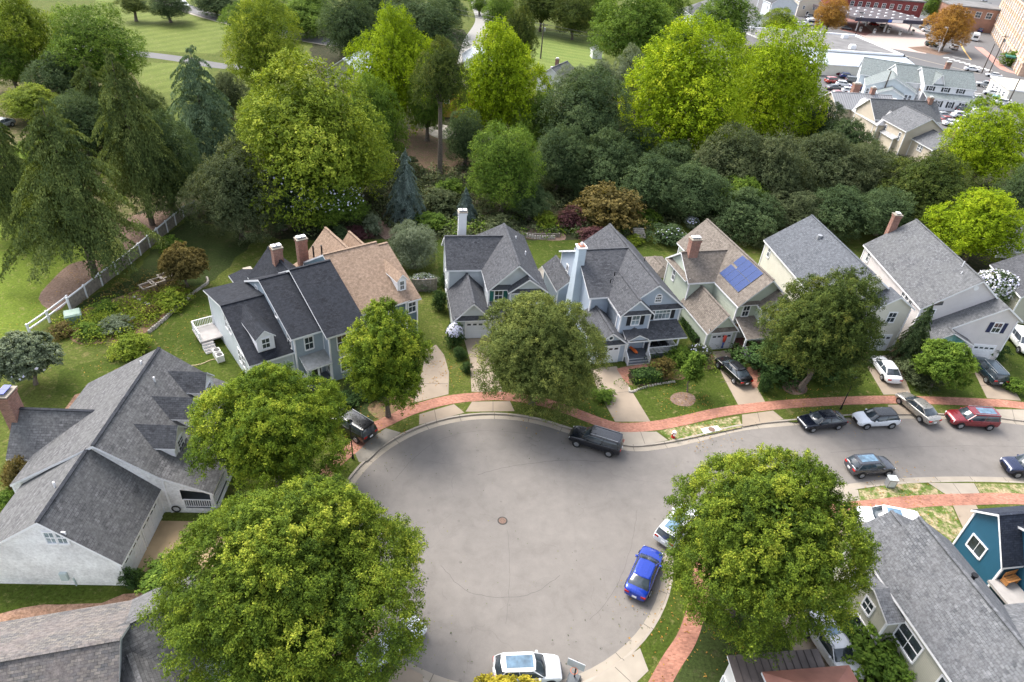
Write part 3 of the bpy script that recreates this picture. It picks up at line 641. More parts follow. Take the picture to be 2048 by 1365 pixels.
mb = MB(); mb.box(.1, 2.6, -1.5, .1, 0, .5); h.part('porch_floor', mb, DECKD)
railing(h, [(.2, -1.4), (.2, .1)], .5)
h.win(1.2, .15, 4.35, 'S', .75, 1.3); h.door(1.6, .15, .5, 'S', .95, 2.05)
h.win(3.9, -1.2, 4.3, 'S', .9, 1.5); h.win(5.4, -1.2, 4.3, 'S', .9, 1.5); h.win(4.1, -1.2, 1.7, 'S', .95, 1.6); h.win(5.4, -1.2, 1.7, 'S', .95, 1.6)
h.win(-.15, 1.4, 4.4, 'W', .8, 1.4); h.win(-.15, 4.2, 5.9, 'W', .6, .9)
h.win(-.15, 9.4, 5.8, 'W', .5, .7)
for v, z in ((4.6, 2.0), (3.6, 2.0), (7.6, 4.2), (6.6, 4.2)): h.win(-4.0, v, z, 'W', .7, 1.4)
h.win(2.65, -.6, 1.6, 'W', .5, 1.2)
h.chimney(2.9, 11.2, .95, .8, 6.5, 8.9); h.chimney(1.5, 17.6, .7, .7, 0, 3.6, GREYM, pot=False, name='flue')
mb = MB(); mb.box(-6.2, -4.0, 10.4, 13.2, .7, .85); h.part('deck', mb, DECK)
railing(h, [(-6.1, 10.5), (-6.1, 13.1), (-4.1, 13.1)], .85)
steps(h, -6.1, -5.0, 10.4, .8, 4, DECK)
for v in (7.6, 8.5): mb = MB(); mb.box(-5.6, -4.9, v-.35, v+.35, 0, .75, 0); mb.cyl((-5.25, v, .75), (-5.25, v, .79), .28, .28, 14, 1); tag(h.part('x', mb, [plain('unit_pale', (.62, .62, .6)), BLACKM]), '', None)
# those two units stand on the ground by themselves
acs = [c for c in h.e.children if c.name.startswith('x')]
for i, c in enumerate(acs):
    c.name = 'air_conditioner'; m_ = Matrix.Translation(h.e.location) @ Matrix.Rotation(h.ang, 4, 'Z'); c.parent = None; c.matrix_world = m_
    tag(c, ['pale air conditioner with round fan nearer the street beside the blue-grey house', 'pale air conditioner with round fan nearer the deck beside the blue-grey house'][i], 'air conditioner', 'air conditioners by the blue-grey house')
# ---------- its tan-roofed neighbour
h = House('detached_house', (-19.79, 49.81), 40, 'blue house with a broad tan shingle roof and one tiny white dormer', wall=SD_MED, roof=SH_TAN)
h.gable('u', 6.25, 11.9, .8, 13.2, 5.6, 8.95, br=7.5, ze2=5.4, oa0=0)
h.gable('u', 11.95, 13.2, .75, 13, 5.5, 8.55, br=7.5, ze2=5.3, oa0=0)
h.gable('v', 8, 15.4, 7.7, 12.5, 5.0, 7.6)
h.gable('v', 10, 14.6, 10.9, 14.2, 4.8, 6.9)
h.gable('v', 12, 14.2, 4.9, 7.7, 4.4, 4.9, cap=False)
h.finish([SD_MED])
h.dormer(12.05, 1.8, 6.0, 1.0, 5.8, 7.35, 7.9)
h.chimney(6.4, 13.6, 1.05, .8, 4, 8.0)
for u in (7.6, 9.9): h.win(u, .8, 4.3, 'S', .9, 1.5); h.win(u, .8, 1.6, 'S', .9, 1.5)
h.win(12.6, .75, 4.5, 'S', .8, 1.3); h.door(10.6, .8, 0, 'S', 2.5, 2.1, GDOOR, 'garage_door', (4, 4))
for (u, v, z) in ((6.2, 9.8, 8.2), (6.9, 9.3, 8.3)): mb = MB(); mb.cyl((u, v, z-.6), (u, v, z+.7), .09, .09, 10); h.part('vent_pipe', mb, BLACKM)
# ---------- house with green shutters
h = House('detached_house', (-3.07, 62.5), 13, 'pale grey house with teal-green shutters, dark grey gables and a one-car garage', wall=SD_PALE, roof=SH_MID)
h.gable('u', -3.8, 3, 4.3, 10, 5.4, 7.8)
h.gable('v', -.1, 12, .1, 6.0, 5.4, 8.2, hip1=2.8, oa0=.6)
h.gable('v', -.85, 3, 2.3, 6.1, 5.4, 6.8)
h.gable('v', -1.9, 4.3, -3.8, .2, 2.6, 4.6, oe=.2)
h.shed([(.2, -3.2, 2.55), (6.2, -3.2, 2.55), (6.2, -.1, 3.5), (.2, -.1, 3.5)])
h.pent(.25, 2.4, -.12, 5.2); h.pent(2.35, 6.05, -.87, 5.15, .4, .3); h.pent(-3.75, .2, -1.92, 2.5, .35, .4)
h.finish()
h.win(1.15, -.1, 4.25, 'S', .8, 1.25, shut=SHUT_G); h.win(4.2, -.85, 4.2, 'S', 1.2, 1.25, 4); h.win(-3.8, 7.2, 3.9, 'W', .5, .9); h.win(-3.8, 6.6, 1.6, 'W', .7, 1.0)
h.door(-1.25, -1.9, 0, 'S', 2.5, 2.1, GDOOR, 'garage_door', (4, 4)); h.door(1.6, -.1, .3, 'S'); posts(h, [(.6, -3.0), (3.2, -3.0), (5.9, -3.0)], .25, 2.45)
mb = MB(); mb.box(.3, 6.1, -3.1, -.1, 0, .25); h.part('porch_floor', mb, DECKD)
h.chimney(-1.75, 10.35, .95, .65, 0, 9.3, SD_WHT); mb = MB(); mb.box(-3.6, -2.4, 10.3, 10.9, 7.4, 8.0); mb.box(-3.5, -2.5, 10.25, 10.95, 7.5, 7.9, 1)
mb = MB(); mb.cyl((4.3, 8, 6.6), (4.3, 8, 7.3), .07, .07, 8); mb.cyl((4.9, 5, 6.2), (4.9, 5, 6.9), .07, .07, 8); h.part('vent_pipe', mb, TRIM)
# ---------- steel-blue house with the porch
h = House('detached_house', (10.96, 59.28), 17, 'steel-blue house with black shutters, arched gable window and a railed white front porch', wall=SD_H3, roof=SH_MID)
h.gable('v', 1.2, 15, .3, 7.5, 5.4, 8.2, br=4.1, oa0=.5)
h.gable('v', .35, 5.6, .3, 3.6, 5.4, 6.9)
h.gable('u', -1.8, 4, 4.0, 14.4, 5.4, 8.15)
h.gable('v', -1.0, 4.2, -2.9, .75, 2.6, 4.0, oe=.15)
h.gable('v', 10.5, 16, -3.2, -.6, 2.6, 3.7)
h.shed([(.75, -1.15, 2.6), (7.75, -1.15, 2.6), (7.4, 1.25, 3.45), (.75, 1.25, 3.45)])
h.gable('v', -1.1, .6, .95, 3.2, 2.75, 3.35, ov=.05, oe=.05, th=.12, walls=False, cap=False); h.W.poly([(1.0, -1.12, 2.7), (3.15, -1.12, 2.7), (2.08, -1.12, 3.25)])
h.pent(3.7, 7.6, 1.18, 5.1); h.pent(.4, 3.5, .33, 5.15, .35, .3); h.pent(-2.85, .7, -1.02, 2.5, .35, .35)
h.finish([SD_H3])
h.win(2.0, .35, 4.3, 'S', .8, 1.15, shut=SHUT_B, pane=GLASSP); h.win(5.5, 1.2, 4.35, 'S', 1.7, 1.35, 4, 2, shut=SHUT_B, pane=GLASSP)
h.win(4.6, 1.2, 6.15, 'S', .62, .55, 3, 2, arch=True); h.win(-1.8, 12.0, 3.9, 'W', .6, 1.5); h.win(2.2, 1.2, 1.9, 'S', .5, 1.3); h.win(5.4, 1.2, 1.9, 'S', 2.2, 1.5, 4, 2, shut=SHUT_B)
h.door(-1.2, -1.0, 0, 'S', 2.45, 2.1, GDOOR, 'garage_door', (4, 4)); h.door(3.1, 1.2, .6, 'S', mat=DOORM)
mb = MB()
for i in range(14):
    a, b = 2*math.pi*i/14, 2*math.pi*(i+1)/14; q = lambda an, r, d: (-1.1+math.cos(an)*r, -1.0-d, 3.2+math.sin(an)*r)
    mb.hexa([q(a, .2, .08), q(a, .34, .08), q(a, .34, 0), q(a, .2, 0)], [q(b, .2, .08), q(b, .34, .08), q(b, .34, 0), q(b, .2, 0)])
rw = h.part('round_window', mb, TRIM, fix=True); mb = MB(); mb.poly([(-1.1+math.cos(2*math.pi*i/14)*.2, -1.03, 3.2+math.sin(2*math.pi*i/14)*.2) for i in range(14)]); mb.build('pane', GLASSW, rw)
mb = MB(); mb.box(.8, 7.0, -1.0, 1.15, 0, .55); h.part('porch_floor', mb, DECKD); posts(h, [(.95, -.95), (3.5, -.95), (6.85, -.95), (6.85, .9)], .55, 2.5, .15)
railing(h, [(3.6, -.95), (6.8, -.95), (6.8, .9)], .55, .9); steps(h, 1.0, 3.4, -1.0, .6, 3); railing(h, [(.95, -1.0, .55), (.95, -1.9, .05)], .5, .85); railing(h, [(3.45, -1.0, .55), (3.45, -1.9, .05)], .5, .85)
# tapering boarded chimney with a brick top
mb = MB(); mb.hexa([(-2.7, 7.0, 0), (-1.75, 7.0, 0), (-1.75, 9.2, 0), (-2.7, 9.2, 0)], [(-2.6, 7.4, 7.4), (-1.75, 7.4, 7.4), (-1.75, 8.5, 7.4), (-2.6, 8.5, 7.4)]); mb.box(-2.6, -1.75, 7.4, 8.4, 7.4, 9.3)
co = h.part('chimney', mb, siding('siding_sky_blue', (.52, .60, .68))); mb = MB(); mb.box(-2.7, -1.65, 7.3, 8.5, 9.2, 9.35); mb.build('chimney_crown', TRIM, co); mb = MB(); mb.box(-2.5, -1.85, 7.5, 8.3, 9.35, 9.48, 0); mb.cyl((-2.2, 7.9, 9.4), (-2.2, 7.9, 9.75), .14, .14, 10, 1); mb.build('chimney_cap', [WALK, TRIM], co)
mb = MB(); mb.cyl((6.3, 9, 6.1), (6.3, 9, 6.9), .05, .05, 8); mb.cyl((.6, 5.0, 6.2), (.6, 5.0, 6.7), .06, .06, 8); mb.cyl((1.3, 5.8, 6.6), (1.3, 5.8, 7.1), .06, .06, 8); h.part('vent_pipe', mb, BLACKM)
H3 = h
# ---------- pale green house with solar panels
h = House('detached_house', (19.89, 67.93), 17, 'pale green house with brown roofs, solar panels and a small brick-floored porch', wall=SD_GRN, roof=SH_BRN)
h.gable('v', -5.0, 9.6, 3.1, 9.3, 5.4, 8.25, br=6.2, oa0=.5)
h.gable('v', -6.0, -1, 5.6, 9.3, 5.3, 6.7)
h.gable('u', -.2, 6.2, .2, 5.8, 5.4, 7.55)
h.gable('v', -6.0, .2, -.4, 3.2, 2.6, 4.6, oe=.2)
h.gable('v', 6.4, 11.2, -1.6, 1.8, 2.5, 3.3, hip1=1.6, hip0=1.2, walls=False)
h.shed([(3.2, -8.0, 2.5), (9.6, -8.0, 2.5), (9.6, -5.0, 3.5), (3.2, -5.0, 3.5)])
h.pent(-.35, 3.2, -6.02, 2.5, .35, .4); h.pent(3.15, 5.6, -5.02, 5.15, .35, .3); h.pent(5.6, 9.2, -6.02, 5.1, .3, .3)
h.R.hexa([(-.75, .3, 5.15), (-.2, .3, 5.15), (-.2, 5.7, 5.15), (-.75, 5.7, 5.15)], [(-.75, .3, 5.25), (-.2, .3, 5.6), (-.2, 5.7, 5.6), (-.75, 5.7, 5.25)], 1, 0)
h.finish()
h.win(4.3, -5.0, 4.2, 'S', .75, 1.3); h.win(7.4, -6.0, 4.1, 'S', 1.1, 1.2, 4); h.win(-.2, 3.9, 4.0, 'W', .5, 1.3)
h.door(1.45, -6.0, 0, 'S', 2.4, 2.05, GDOOR, 'garage_door', (4, 4)); h.door(3.55, -5.0, .6, 'S', .9, 2, WOODR)
for u in (5.6, 6.9): h.win(u, -5.0, 1.9, 'S', .8, 1.2)
mb = MB(); mb.box(3.25, 9.4, -7.8, -5.02, 0, .55); h.part('porch_floor', mb, [plain('porch_brick', (.20, .085, .07))]); posts(h, [(3.4, -7.7), (5.6, -7.7), (9.2, -7.7)], .55, 2.4, .18)
steps(h, 3.7, 5.4, -7.8, .6, 4); railing(h, [(3.6, -7.8, .55), (3.6, -8.9, .05)], .5, .85); railing(h, [(5.5, -7.8, .55), (5.5, -8.9, .05)], .5, .85)
posts(h, [(-1.5, 10.9), (-1.5, 8.8), (-1.5, 6.6)], 0, 2.3, .12)
h.chimney(.75, 2.75, 1.15, .8, 6.0, 9.3)
def onroof(u, v): return Vector((u, v, 5.4+(u-3.1)*(2.85/3.1)+.02))
sm, st_, sb = newmat('solar_cells'); uv = uvn(st_); br = N(st_, 'ShaderNodeTexBrick'); br.offset = 0; br.inputs['Scale'].default_value = 1; br.inputs['Brick Width'].default_value = .16; br.inputs['Row Height'].default_value = .16; br.inputs['Mortar Size'].default_value = .006
br.inputs['Color1'].default_value = (.010, .032, .13, 1); br.inputs['Color2'].default_value = (.014, .042, .165, 1); br.inputs['Mortar'].default_value = (.05, .08, .16, 1); L(st_, uv, br.inputs['Vector']); L(st_, br.outputs[0], sb.inputs['Base Color']); sb.inputs['Roughness'].default_value = .45; sb.inputs['Specular IOR Level'].default_value = .12
for i in range(2):
    for j in range(4):
        if i == 1 and j == 3: u0, u1, v0 = 4.95, 5.9, -3.75+j*1.08
        else: u0 = 3.55+i*1.22; u1 = u0+1.18; v0 = -3.75+j*1.08
        v1 = v0+1.04; k = .09; mb = MB(); q = [onroof(u0, v0), onroof(u1, v0), onroof(u1, v1), onroof(u0, v1)]; up = Vector((0, 0, k))
        mb.hexa([p+up*.3 for p in q], [p+up for p in q], 1, 0); h.part('solar_panel', mb, [sm, GREYM])
H4 = h
# ---------- two like houses on the right
def twin(org, ang, L_, label, roof, wall, tw, panes, chim, zr=9.3):
    h = House('detached_house', org, ang, label, wall=wall, roof=roof)
    h.gable('v', 0, L_, 0, 9.7, 5.4, zr, br=5.05, ze2=5.7, ov=.3)
    h.gable('v', -2.0, -.02, 0, 9.7, 2.5, 7.35, br=7.7, ze2=6.0, cap=False, walls=False, ov=.3, oa1=.0)
    h.W.poly([(0, -2.0, 0), (9.65, -2.0, 0), (9.65, -2.0, 5.85), (7.7, -2.0, 7.15), (0, -2.0, 2.3)]); h.W.poly([(9.65, -2.0, 0), (9.65, 0, 0), (9.65, 0, 5.85), (9.65, -2.0, 5.85)]); h.W.poly([(0, 0, 0), (0, -2.0, 0), (0, -2.0, 2.3), (0, 0, 2.3)])
    h.W.box(9.58, 9.72, -2.07, -1.93, 0, 5.6, 2)
    h.gable('v', -3.1, -2.02, -.2, 5.2, 2.45, 4.25, br=2.4, ze2=2.9, oe=.1, th=.14, walls=False, oa1=0)
    mb = MB(); mb.poly([(.3, -2.9, 2.6), (4.8, -2.9, 2.75), (2.4, -2.9, 4.0)]); h.part('gable_glass', mb, GLASST)
    mb = MB(); mb.box(.1, 5.1, -3.0, -2.85, 2.35, 2.55); h.part('entry_beam', mb, TRIM); posts(h, [(.2, -2.9), (5.0, -2.9)], 0, 2.35, .2)
    h.finish([wall])
    h.door(7.65, -2.0, 0, 'S', 2.4, 2.1, GDOOR, 'garage_door', (4, 4)); h.win(7.8, -2.0, 4.55, 'S', .85, 1.2, shut=tw)
    h.win(1.35, 0, 4.5, 'S', .5, 1.15, 2, 3); h.win(2.6, -2.0, 1.3, 'S', 1.6, 1.4, 3)
    for v in (2.2, 3.1, 4.0): h.win(0, v, 4.3, 'W', .6, 1.1)
    h.win(0, L_-1.5, 4.3, 'W', .6, 1.3)
    if chim: h.chimney(2.6, L_+.5, .9, .75, 0, 9.6)
    return h
o5 = Vector((31.44, 78.56)); a5 = R_(8); o5 = o5+Vector((math.cos(a5)*.75+math.sin(a5)*12.5, math.sin(a5)*.75-math.cos(a5)*12.5))
h5 = twin(o5, 8, 15, 'cream house with a plain slate-grey gable roof behind the broad street tree', shingle('shingle_slate', (.075, .082, .095), (.125, .134, .150), (.10, .107, .122)), SD_CRM, None, None, False, 8.9)
h5.win(4.6, 0, 6.9, 'S', .75, 1.2, 2, 3, trim=STONE)
mb = MB(); mb.box(3.6, 4.2, 10, 10.4, 7.6, 8.3); mb.cyl((3.9, 10.2, 7.7), (3.9, 10.2, 8.5), .3, .3, 12); h5.part('roof_vent', mb, GREYM)
h6 = twin((45.84, 67.07), 1.5, 15.5, 'white house with navy shutters, grey gable roof and tall brick chimney', SH_GREY, siding('siding_warm_white', (.66, .62, .62)), SHUT_N, None, True)
mb = MB(); mb.poly([(.7, -.03, 5.55), (2.1, -.03, 5.75), (2.05, -.03, 6.25), (1.3, -.03, 6.15)]); h6.part('transom_window', mb, GLASSW)
mb = MB(); mb.cyl((4.8, -.05, 8.2), (4.8, .0, 8.2), .28, .28, 16); h6.part('round_vent', mb, TRIM)
mb = MB(); mb.cyl((4.7, 3.5, 8.8), (4.7, 3.5, 9.7), .05, .05, 8); mb.cyl((4.2, 2.4, 8.4), (4.2, 2.4, 8.9), .05, .05, 8); h6.part('vent_pipe', mb, TRIM)
# ---------- big white-brick house lower left
h = House('detached_house', (-28.5, 33.3), 95, 'large white brick house with three dormers, weathered grey roofs and a side garage', wall=WBRICK, roof=SH_HL)
def hl(h):
    # the ridge runs along u; v < 0 is the side towards the turning circle
    h.gable('u', -.3, 11.0, -3.9, 6.9, 4.0, 7.0, br=0, ze2=2.8, ov=.25, oe=0)
    h.shed([(-.55, -7.4, 2.45), (11.25, -7.4, 2.45), (11.25, -3.9, 4.0), (-.55, -3.9, 4.0)], .2)
    h.W.poly([(-.3, -3.9, 0), (-.3, -4.9, 0), (-.3, -4.9, 3.35), (-.3, -3.9, 3.8)][::-1]); h.W.poly([(-.3, -4.9, 2.5), (-.3, -7.2, 2.2), (-.3, -7.2, 2.35), (-.3, -4.9, 3.35)][::-1])
    h.W.poly([(-.3, -4.9, 0), (-.3, -7.2, 0), (-.3, -7.2, .55), (-.3, -4.9, .55)][::-1]); h.W.poly([(-.3, -7.2, 0), (11, -7.2, 0), (11, -7.2, .55), (-.3, -7.2, .55)])
    h.gable('u', -6.75, -.3, -3.3, 5.9, 2.8, 6.6, br=.5, ze2=2.9, oa1=0, ov=.2)
    h.gable('v', 3, 8.5, 2.6, 7.5, 2.8, 5.2, rmi=0)
hl(h); h.finish([WBRICK], [SH_HL, TRIM, SH_DARK])
for u in (2.8, 6.05, 9.3): h.rm = SH_MID; h.dormer(u, -4.2, -.3, 2.15, 3.5, 4.95, 6.05, ny=3)  # dormer roofs in darker shingle: shade of planes turned from the sun, as colour
mb = MB(); mb.box(-.3, 11, -7.15, -3.92, .5, .56); h.part('porch_floor', mb, DECKD); railing(h, [(-.25, -4.95), (-.25, -7.1), (2.6, -7.1)], .55, .85); posts(h, [(-.2, -7.1), (2.7, -7.1), (5.6, -7.1), (8.5, -7.1), (10.9, -7.1)], .55, 2.35, .2)
for v in (.28, -.42): h.win(-6.75, v, 4.95, 'W', .55, 1.0, pane=GLASSP)
for u in (-5.1, -2.2): h.door(u, -3.3, 0, 'S', 2.5, 2.15, GDOOR, 'garage_door', (4, 4))
h.chimney(4.9, 8.85, 1.25, .85, 0, 6.9, BRICK, cap=BLUEP)
mb = MB(); mb.box(-6.95, -6.75, .3, .75, .7, 1.4); mb.box(-6.85, -6.75, .0, .06, .0, .8); h.part('meter_box', mb, plain('meter_grey', (.45, .52, .52)))
mb = MB(); mb.cyl((7.6, -.9, 6.2), (7.6, -.9, 6.75), .07, .07, 8); mb.cyl((-3.6, 1.2, 6.1), (-3.6, 1.2, 6.6), .07, .07, 8); mb.cyl((9.6, .9, 6.3), (9.6, .9, 6.8), .07, .07, 8); h.part('vent_pipe', mb, TRIM)
mb = MB(); k = 18
for i in range(k):
    a, b = 2*math.pi*i/k, 2*math.pi*(i+1)/k; mb.cyl((-.42, -4.3+math.cos(a)*.3, .5+math.sin(a)*.3), (-.42, -4.3+math.cos(b)*.3, .5+math.sin(b)*.3), .05, .05, 6, 0, False)
h.part('hose_reel', mb, BLACKM)
HLh = h
# ---------- long grey roof lower right
h = House('detached_house', (26.1, 31.62), -78, 'tan-walled house under a long light grey shingle roof beside the dark shrubs', wall=SD_TAN, roof=SH_LGT)
h.gable('u', .1, 15, .1, 6.6, 5.1, 8.0, br=2.9, ze2=5.2)
h.gable('u', -1.5, .1, .1, 4.6, 5.1, 6.8, br=2.4, ze2=5.6, oa1=0)
h.gable('v', 3.2, 12, 5.2, 14, 5.1, 8.0)
h.gable('v', -.9, .4, 1.2, 4.6, 4.2, 4.9, cap=False, th=.15)
h.finish([SD_TAN])
h.win(.55, .1, 3.7, 'S', 1.1, 1.3, 2, 2, shut=SHUT_R); h.win(2.9, -.9, 3.0, 'S', .8, 1.0); h.win(5.7, .1, 3.2, 'S', 1.9, 1.6, 2, 2); h.win(3.6, -.9, .9, 'S', 2.2, 1.3, 3); h.win(9, .1, 3.4, 'S', 1, 1.3)
mb = MB(); mb.cyl((4.6, 3.3, 7.5), (4.6, 3.3, 8.1), .13, .13, 10); mb.cyl((4.6, 3.3, 8.1), (4.6, 3.3, 8.2), .2, .2, 10); h.part('roof_vent', mb, BLACKM)
mb = MB(); mb.cyl((9.6, 5.2, 6.4), (9.6, 5.2, 7.3), .2, .2, 10); h.part('vent_pipe', mb, GREYM)
# ---------- teal house
h = House('detached_house', (34.82, 30.57), -78, 'deep teal house with white trim and charcoal roofs at the right edge', wall=SD_TEAL, roof=SH_NAVY)
h.gable('v', 2.2, 11, -5.1, -1.3, 5.6, 7.0, br=-3.45, ze2=4.2, oe=.15)
h.gable('v', 3.7, 11, -4.4, 5, 5.6, 7.7, br=.2)
h.gable('u', 1.0, 3.6, 3.4, 9, 4.6, 5.6)
h.finish([SD_TEAL], [SH_NAVY, TRIM, SH_NAVY])
h.win(-3.6, 2.2, 3.2, 'S', 1.3, 1.1, 2, 1)
mb = MB(); mb.box(-1.25, 1.2, 1.6, 3.6, 2.3, 2.5); h.part('porch_floor', mb, DECK)
# ---------- brown metal roof at the bottom
h = House('detached_house', (15.21, 24.0), 9.8, 'house with a seamed brown metal roof cut off by the bottom edge', wall=SD_WHT, roof=SH_BRN)
MBR = plain('metal_roof_brown', (.13, .105, .095), .5, .2, .4, .6); MRD = plain('metal_roof_copper', (.34, .15, .11), .55, .1, .25, .8)
h.shed([(0, -5, 2.2), (6.1, -5, 2.2), (6.1, 0, 3.05), (0, 0, 3.05)], .14)
h.gable('v', -9, -1.6, 2.0, 7.2, 3.3, 4.5, hip1=2.2, rmi=3)
h.W.poly([(.2, -5, 0), (5.9, -5, 0), (5.9, -.2, 0), (.2, -.2, 0)]); h.W.poly([(.2, -.2, 0), (.2, -5, 0), (.2, -5, 2.1), (.2, -.2, 2.9)]); h.W.poly([(5.9, -.2, 0), (.2, -.2, 0), (.2, -.2, 2.9), (5.9, -.2, 2.9)])
h.finish([SD_WHT], [MBR, TRIM, MRD, MRD])
mb = MB()
for i in range(1, 12): mb.bar((6.1*i/12, -4.98, 2.23), (6.1*i/12, -.02, 3.07), .03, .05)
h.part('roof_seams', mb, plain('seam_dark', (.05, .04, .038)))
railing(h, [(.15, -.3), (.15, -4.8)], .4, .8)
# ---------- weathered roofs lower left corner
h = House('detached_house', (-28.11, 21.19), 18, 'house with broad mottled grey roofs in the lower left corner', wall=SD_PALE, roof=SH_OLD)
h.gable('u', -6, 7.4, -9, 0, 4.0, 6.9, oe=.1)
h.finish()
h = House('garage_wing', (-21.67, 19.25), 42, 'low grey roofed wing with white eave beside the largest street tree', cat='garage', wall=SD_PALE, roof=SH_HL)
h.gable('u', -1.5, 6, -3.2, 3.0, 3.9, 5.9, br=0, ze2=3.95, oe=.1)
h.gable('v', -7, -.5, -.5, 4.2, 3.6, 5.2)
h.win(-1.5, -.5, 3.2, 'W', .8, 1); h.finish()
# ================================================================== CARS
def ring(x, w, zb, zt, crown=.04, tuck=.10):
    """cross section of a car body at station x"""
    return [(x, -w*.80, zb), (x, -w*.97, zb+.10), (x, -w, zb+(zt-zb)*.55), (x, -w*.96, zt-.05), (x, -w*.86, zt), (x, -w*.45, zt+crown), (x, w*.45, zt+crown), (x, w*.86, zt), (x, w*.96, zt-.05), (x, w, zb+(zt-zb)*.55), (x, w*.97, zb+.10), (x, w*.80, zb)]
KINDS = {  # length, width, lower stations (x/L, w, zb, zt), cabin: x of base rear/front, x of roof rear/front, roof height
 'sedan': dict(L=4.75, W=.91, body=[(-.5, .72, .36, .74), (-.488, .86, .30, .90), (-.45, .95, .27, 1.0), (-.36, 1, .24, 1.03), (-.1, 1, .22, .97), (.15, 1, .22, .95), (.3, .99, .23, .90), (.42, .95, .25, .80), (.475, .86, .27, .70), (.5, .70, .32, .55)], cab=(-.42, .26, -.235, .085, 1.44), wb=(.305, -.29), r=.33),
 'suv': dict(L=4.85, W=.96, body=[(-.5, .80, .45, .95), (-.49, .92, .38, 1.10), (-.46, .98, .33, 1.16), (-.3, 1, .30, 1.16), (0, 1, .29, 1.12), (.2, 1, .29, 1.10), (.32, .99, .30, 1.07), (.43, .96, .32, 1.0), (.48, .88, .35, .86), (.5, .72, .42, .66)], cab=(-.485, .25, -.445, .12, 1.74), wb=(.315, -.30), r=.38),
 'crossover': dict(L=4.4, W=.90, body=[(-.5, .78, .42, .86), (-.488, .90, .35, 1.02), (-.45, .97, .30, 1.10), (-.3, 1, .27, 1.08), (0, 1, .26, 1.02), (.2, 1, .26, 1.0), (.31, .99, .27, .97), (.42, .95, .29, .90), (.475, .86, .32, .78), (.5, .70, .38, .60)], cab=(-.475, .25, -.385, .085, 1.56), wb=(.315, -.30), r=.36),
 'pickup': dict(L=5.3, W=.95, body=[(-.5, .88, .5, 1.05), (-.49, .96, .42, 1.08), (-.3, 1, .38, 1.08), (-.1, 1, .36, 1.1), (.2, 1, .36, 1.12), (.32, .99, .36, 1.08), (.44, .96, .38, 1.02), (.49, .88, .42, .85), (.5, .75, .5, .7)], cab=(-.16, .22, -.12, .12, 1.78), wb=(.32, -.30), r=.4),
}
def car_parts(k, sub=False):
    d = KINDS[k]; Ln = d['L']; w = d['W']; out = {}
    b = MB(); b.loft([ring(x*Ln, w*f, zb, zt) for x, f, zb, zt in d['body']]); out['body'] = (b, 0)
    b0, b1, t0, t1, hr = d['cab']; hb = np.interp([b0, (b0+b1)/2, b1], [s[0] for s in d['body']], [s[3] for s in d['body']]).min()-.03
    TW = 1.10 if k in ('suv', 'pickup') else 1.05 if k == 'crossover' else 1.0
    c = MB(); n = 5; rings = []
    for i, (x0, x1, z, ww) in enumerate([(b0, b1, hb, .90), (b0*.97+t0*.03, b1*.97+t1*.03, hb+.1, .885), (b0*.5+t0*.5, b1*.5+t1*.5, (hb+hr)/2, .80*(1+(TW-1)*.5)), (t0*.9+b0*.1, t1*.9+b1*.1, hr-.09, .71*TW), (t0, t1, hr-.05, .66*TW)]):
        x0 *= Ln; x1 *= Ln; W_ = ww*w; e = .10*Ln*.5
        rings.append([(x0+.02, -W_*.9, z), (x0+e, -W_, z), (x1-e*1.2, -W_, z), (x1-.03, -W_*.86, z), (x1+.05, 0, z), (x1-.03, W_*.86, z), (x1-e*1.2, W_, z), (x0+e, W_, z), (x0+.02, W_*.9, z), (x0-.05, 0, z)])
    c.loft(rings); out['window'] = (c, 1)
    # roof skin, pillars
    r = MB(); rs = []
    for ww, z in ((.70, hr-.07), (.69, hr-.02), (.60, hr+.015), (.3, hr+.03)):
        q = rings[-1]; k2 = ww/.66; s = (1 if z < hr else .93 if ww > .4 else .6); cx = (t0+t1)/2*Ln
        rs.append([(cx+(x-cx)*s*(1.03 if z < hr else 1), y*k2, z) for x, y, _ in q])
    r.loft(rs)
    for sg in (-1, 1):
        for (xa, ya, za), (xb, yb, zb_) in (((rings[0][0][0]+.10*Ln*.30, w*.885, hb+.02), (rings[-1][1][0]-.03, w*.665*TW, hr-.04)), ((rings[0][3][0]-.12, w*.85, hb+.03), (rings[-1][2][0]+.12, w*.66*TW, hr-.05)), (((b0+b1)/2*Ln, w*.895, hb), ((t0+t1)/2*Ln, w*.675*TW, hr-.04))):
            r.bar((xa, sg*ya, za), (xb, sg*yb, zb_), .07, .05)
        r.bar((rings[0][1][0], sg*w*.905, hb+.015), (rings[0][2][0], sg*w*.905, hb+.015), .05, .05)
    out['roof_panel'] = (r, 0)
    x = d['body'][-1][0]*Ln; zf = d['body'][-2][3]
    hl = MB(); tl = MB(); pl = MB(); mi = MB(); gr = MB(); xf = d['body'][-2][0]*Ln; xr = d['body'][1][0]*Ln
    for sg in (-1, 1):
        y = sg*w*.66
        hl.hexa([(xf-.22, y-.17, zf-.15), (xf+.075, y-.17+(0 if sg > 0 else .12), zf-.2), (xf+.02, y+.17, zf-.2), (xf-.28, y+.17, zf-.15)], [(xf-.24, y-.17, zf+.035), (xf+.03, y-.17, zf-.03), (xf-.02, y+.17, zf-.03), (xf-.3, y+.17, zf+.035)])
        zr = d['body'][1][3]; tl.box(xr-.05, xr+.10, y-.18, y+.18, zr-.24, zr-.06)
        mi.box(b1*Ln-.55, b1*Ln-.38, sg*(w+.02)-.09, sg*(w+.02)+.09, hb+.0, hb+.14)
    zr = d['body'][1][3]; pl.box(-Ln/2-.03, -Ln/2+.02, -.17, .17, zr-.42, zr-.26); gr.box(Ln/2-.10, Ln/2+.012, -w*.4, w*.4, .40, zf-.1)
    out['headlight'] = (hl, 2); out['taillight'] = (tl, 3); out['mirror'] = (mi, 0); out['licence_plate'] = (pl, 4); out['grille'] = (gr, 5)
    return out, d
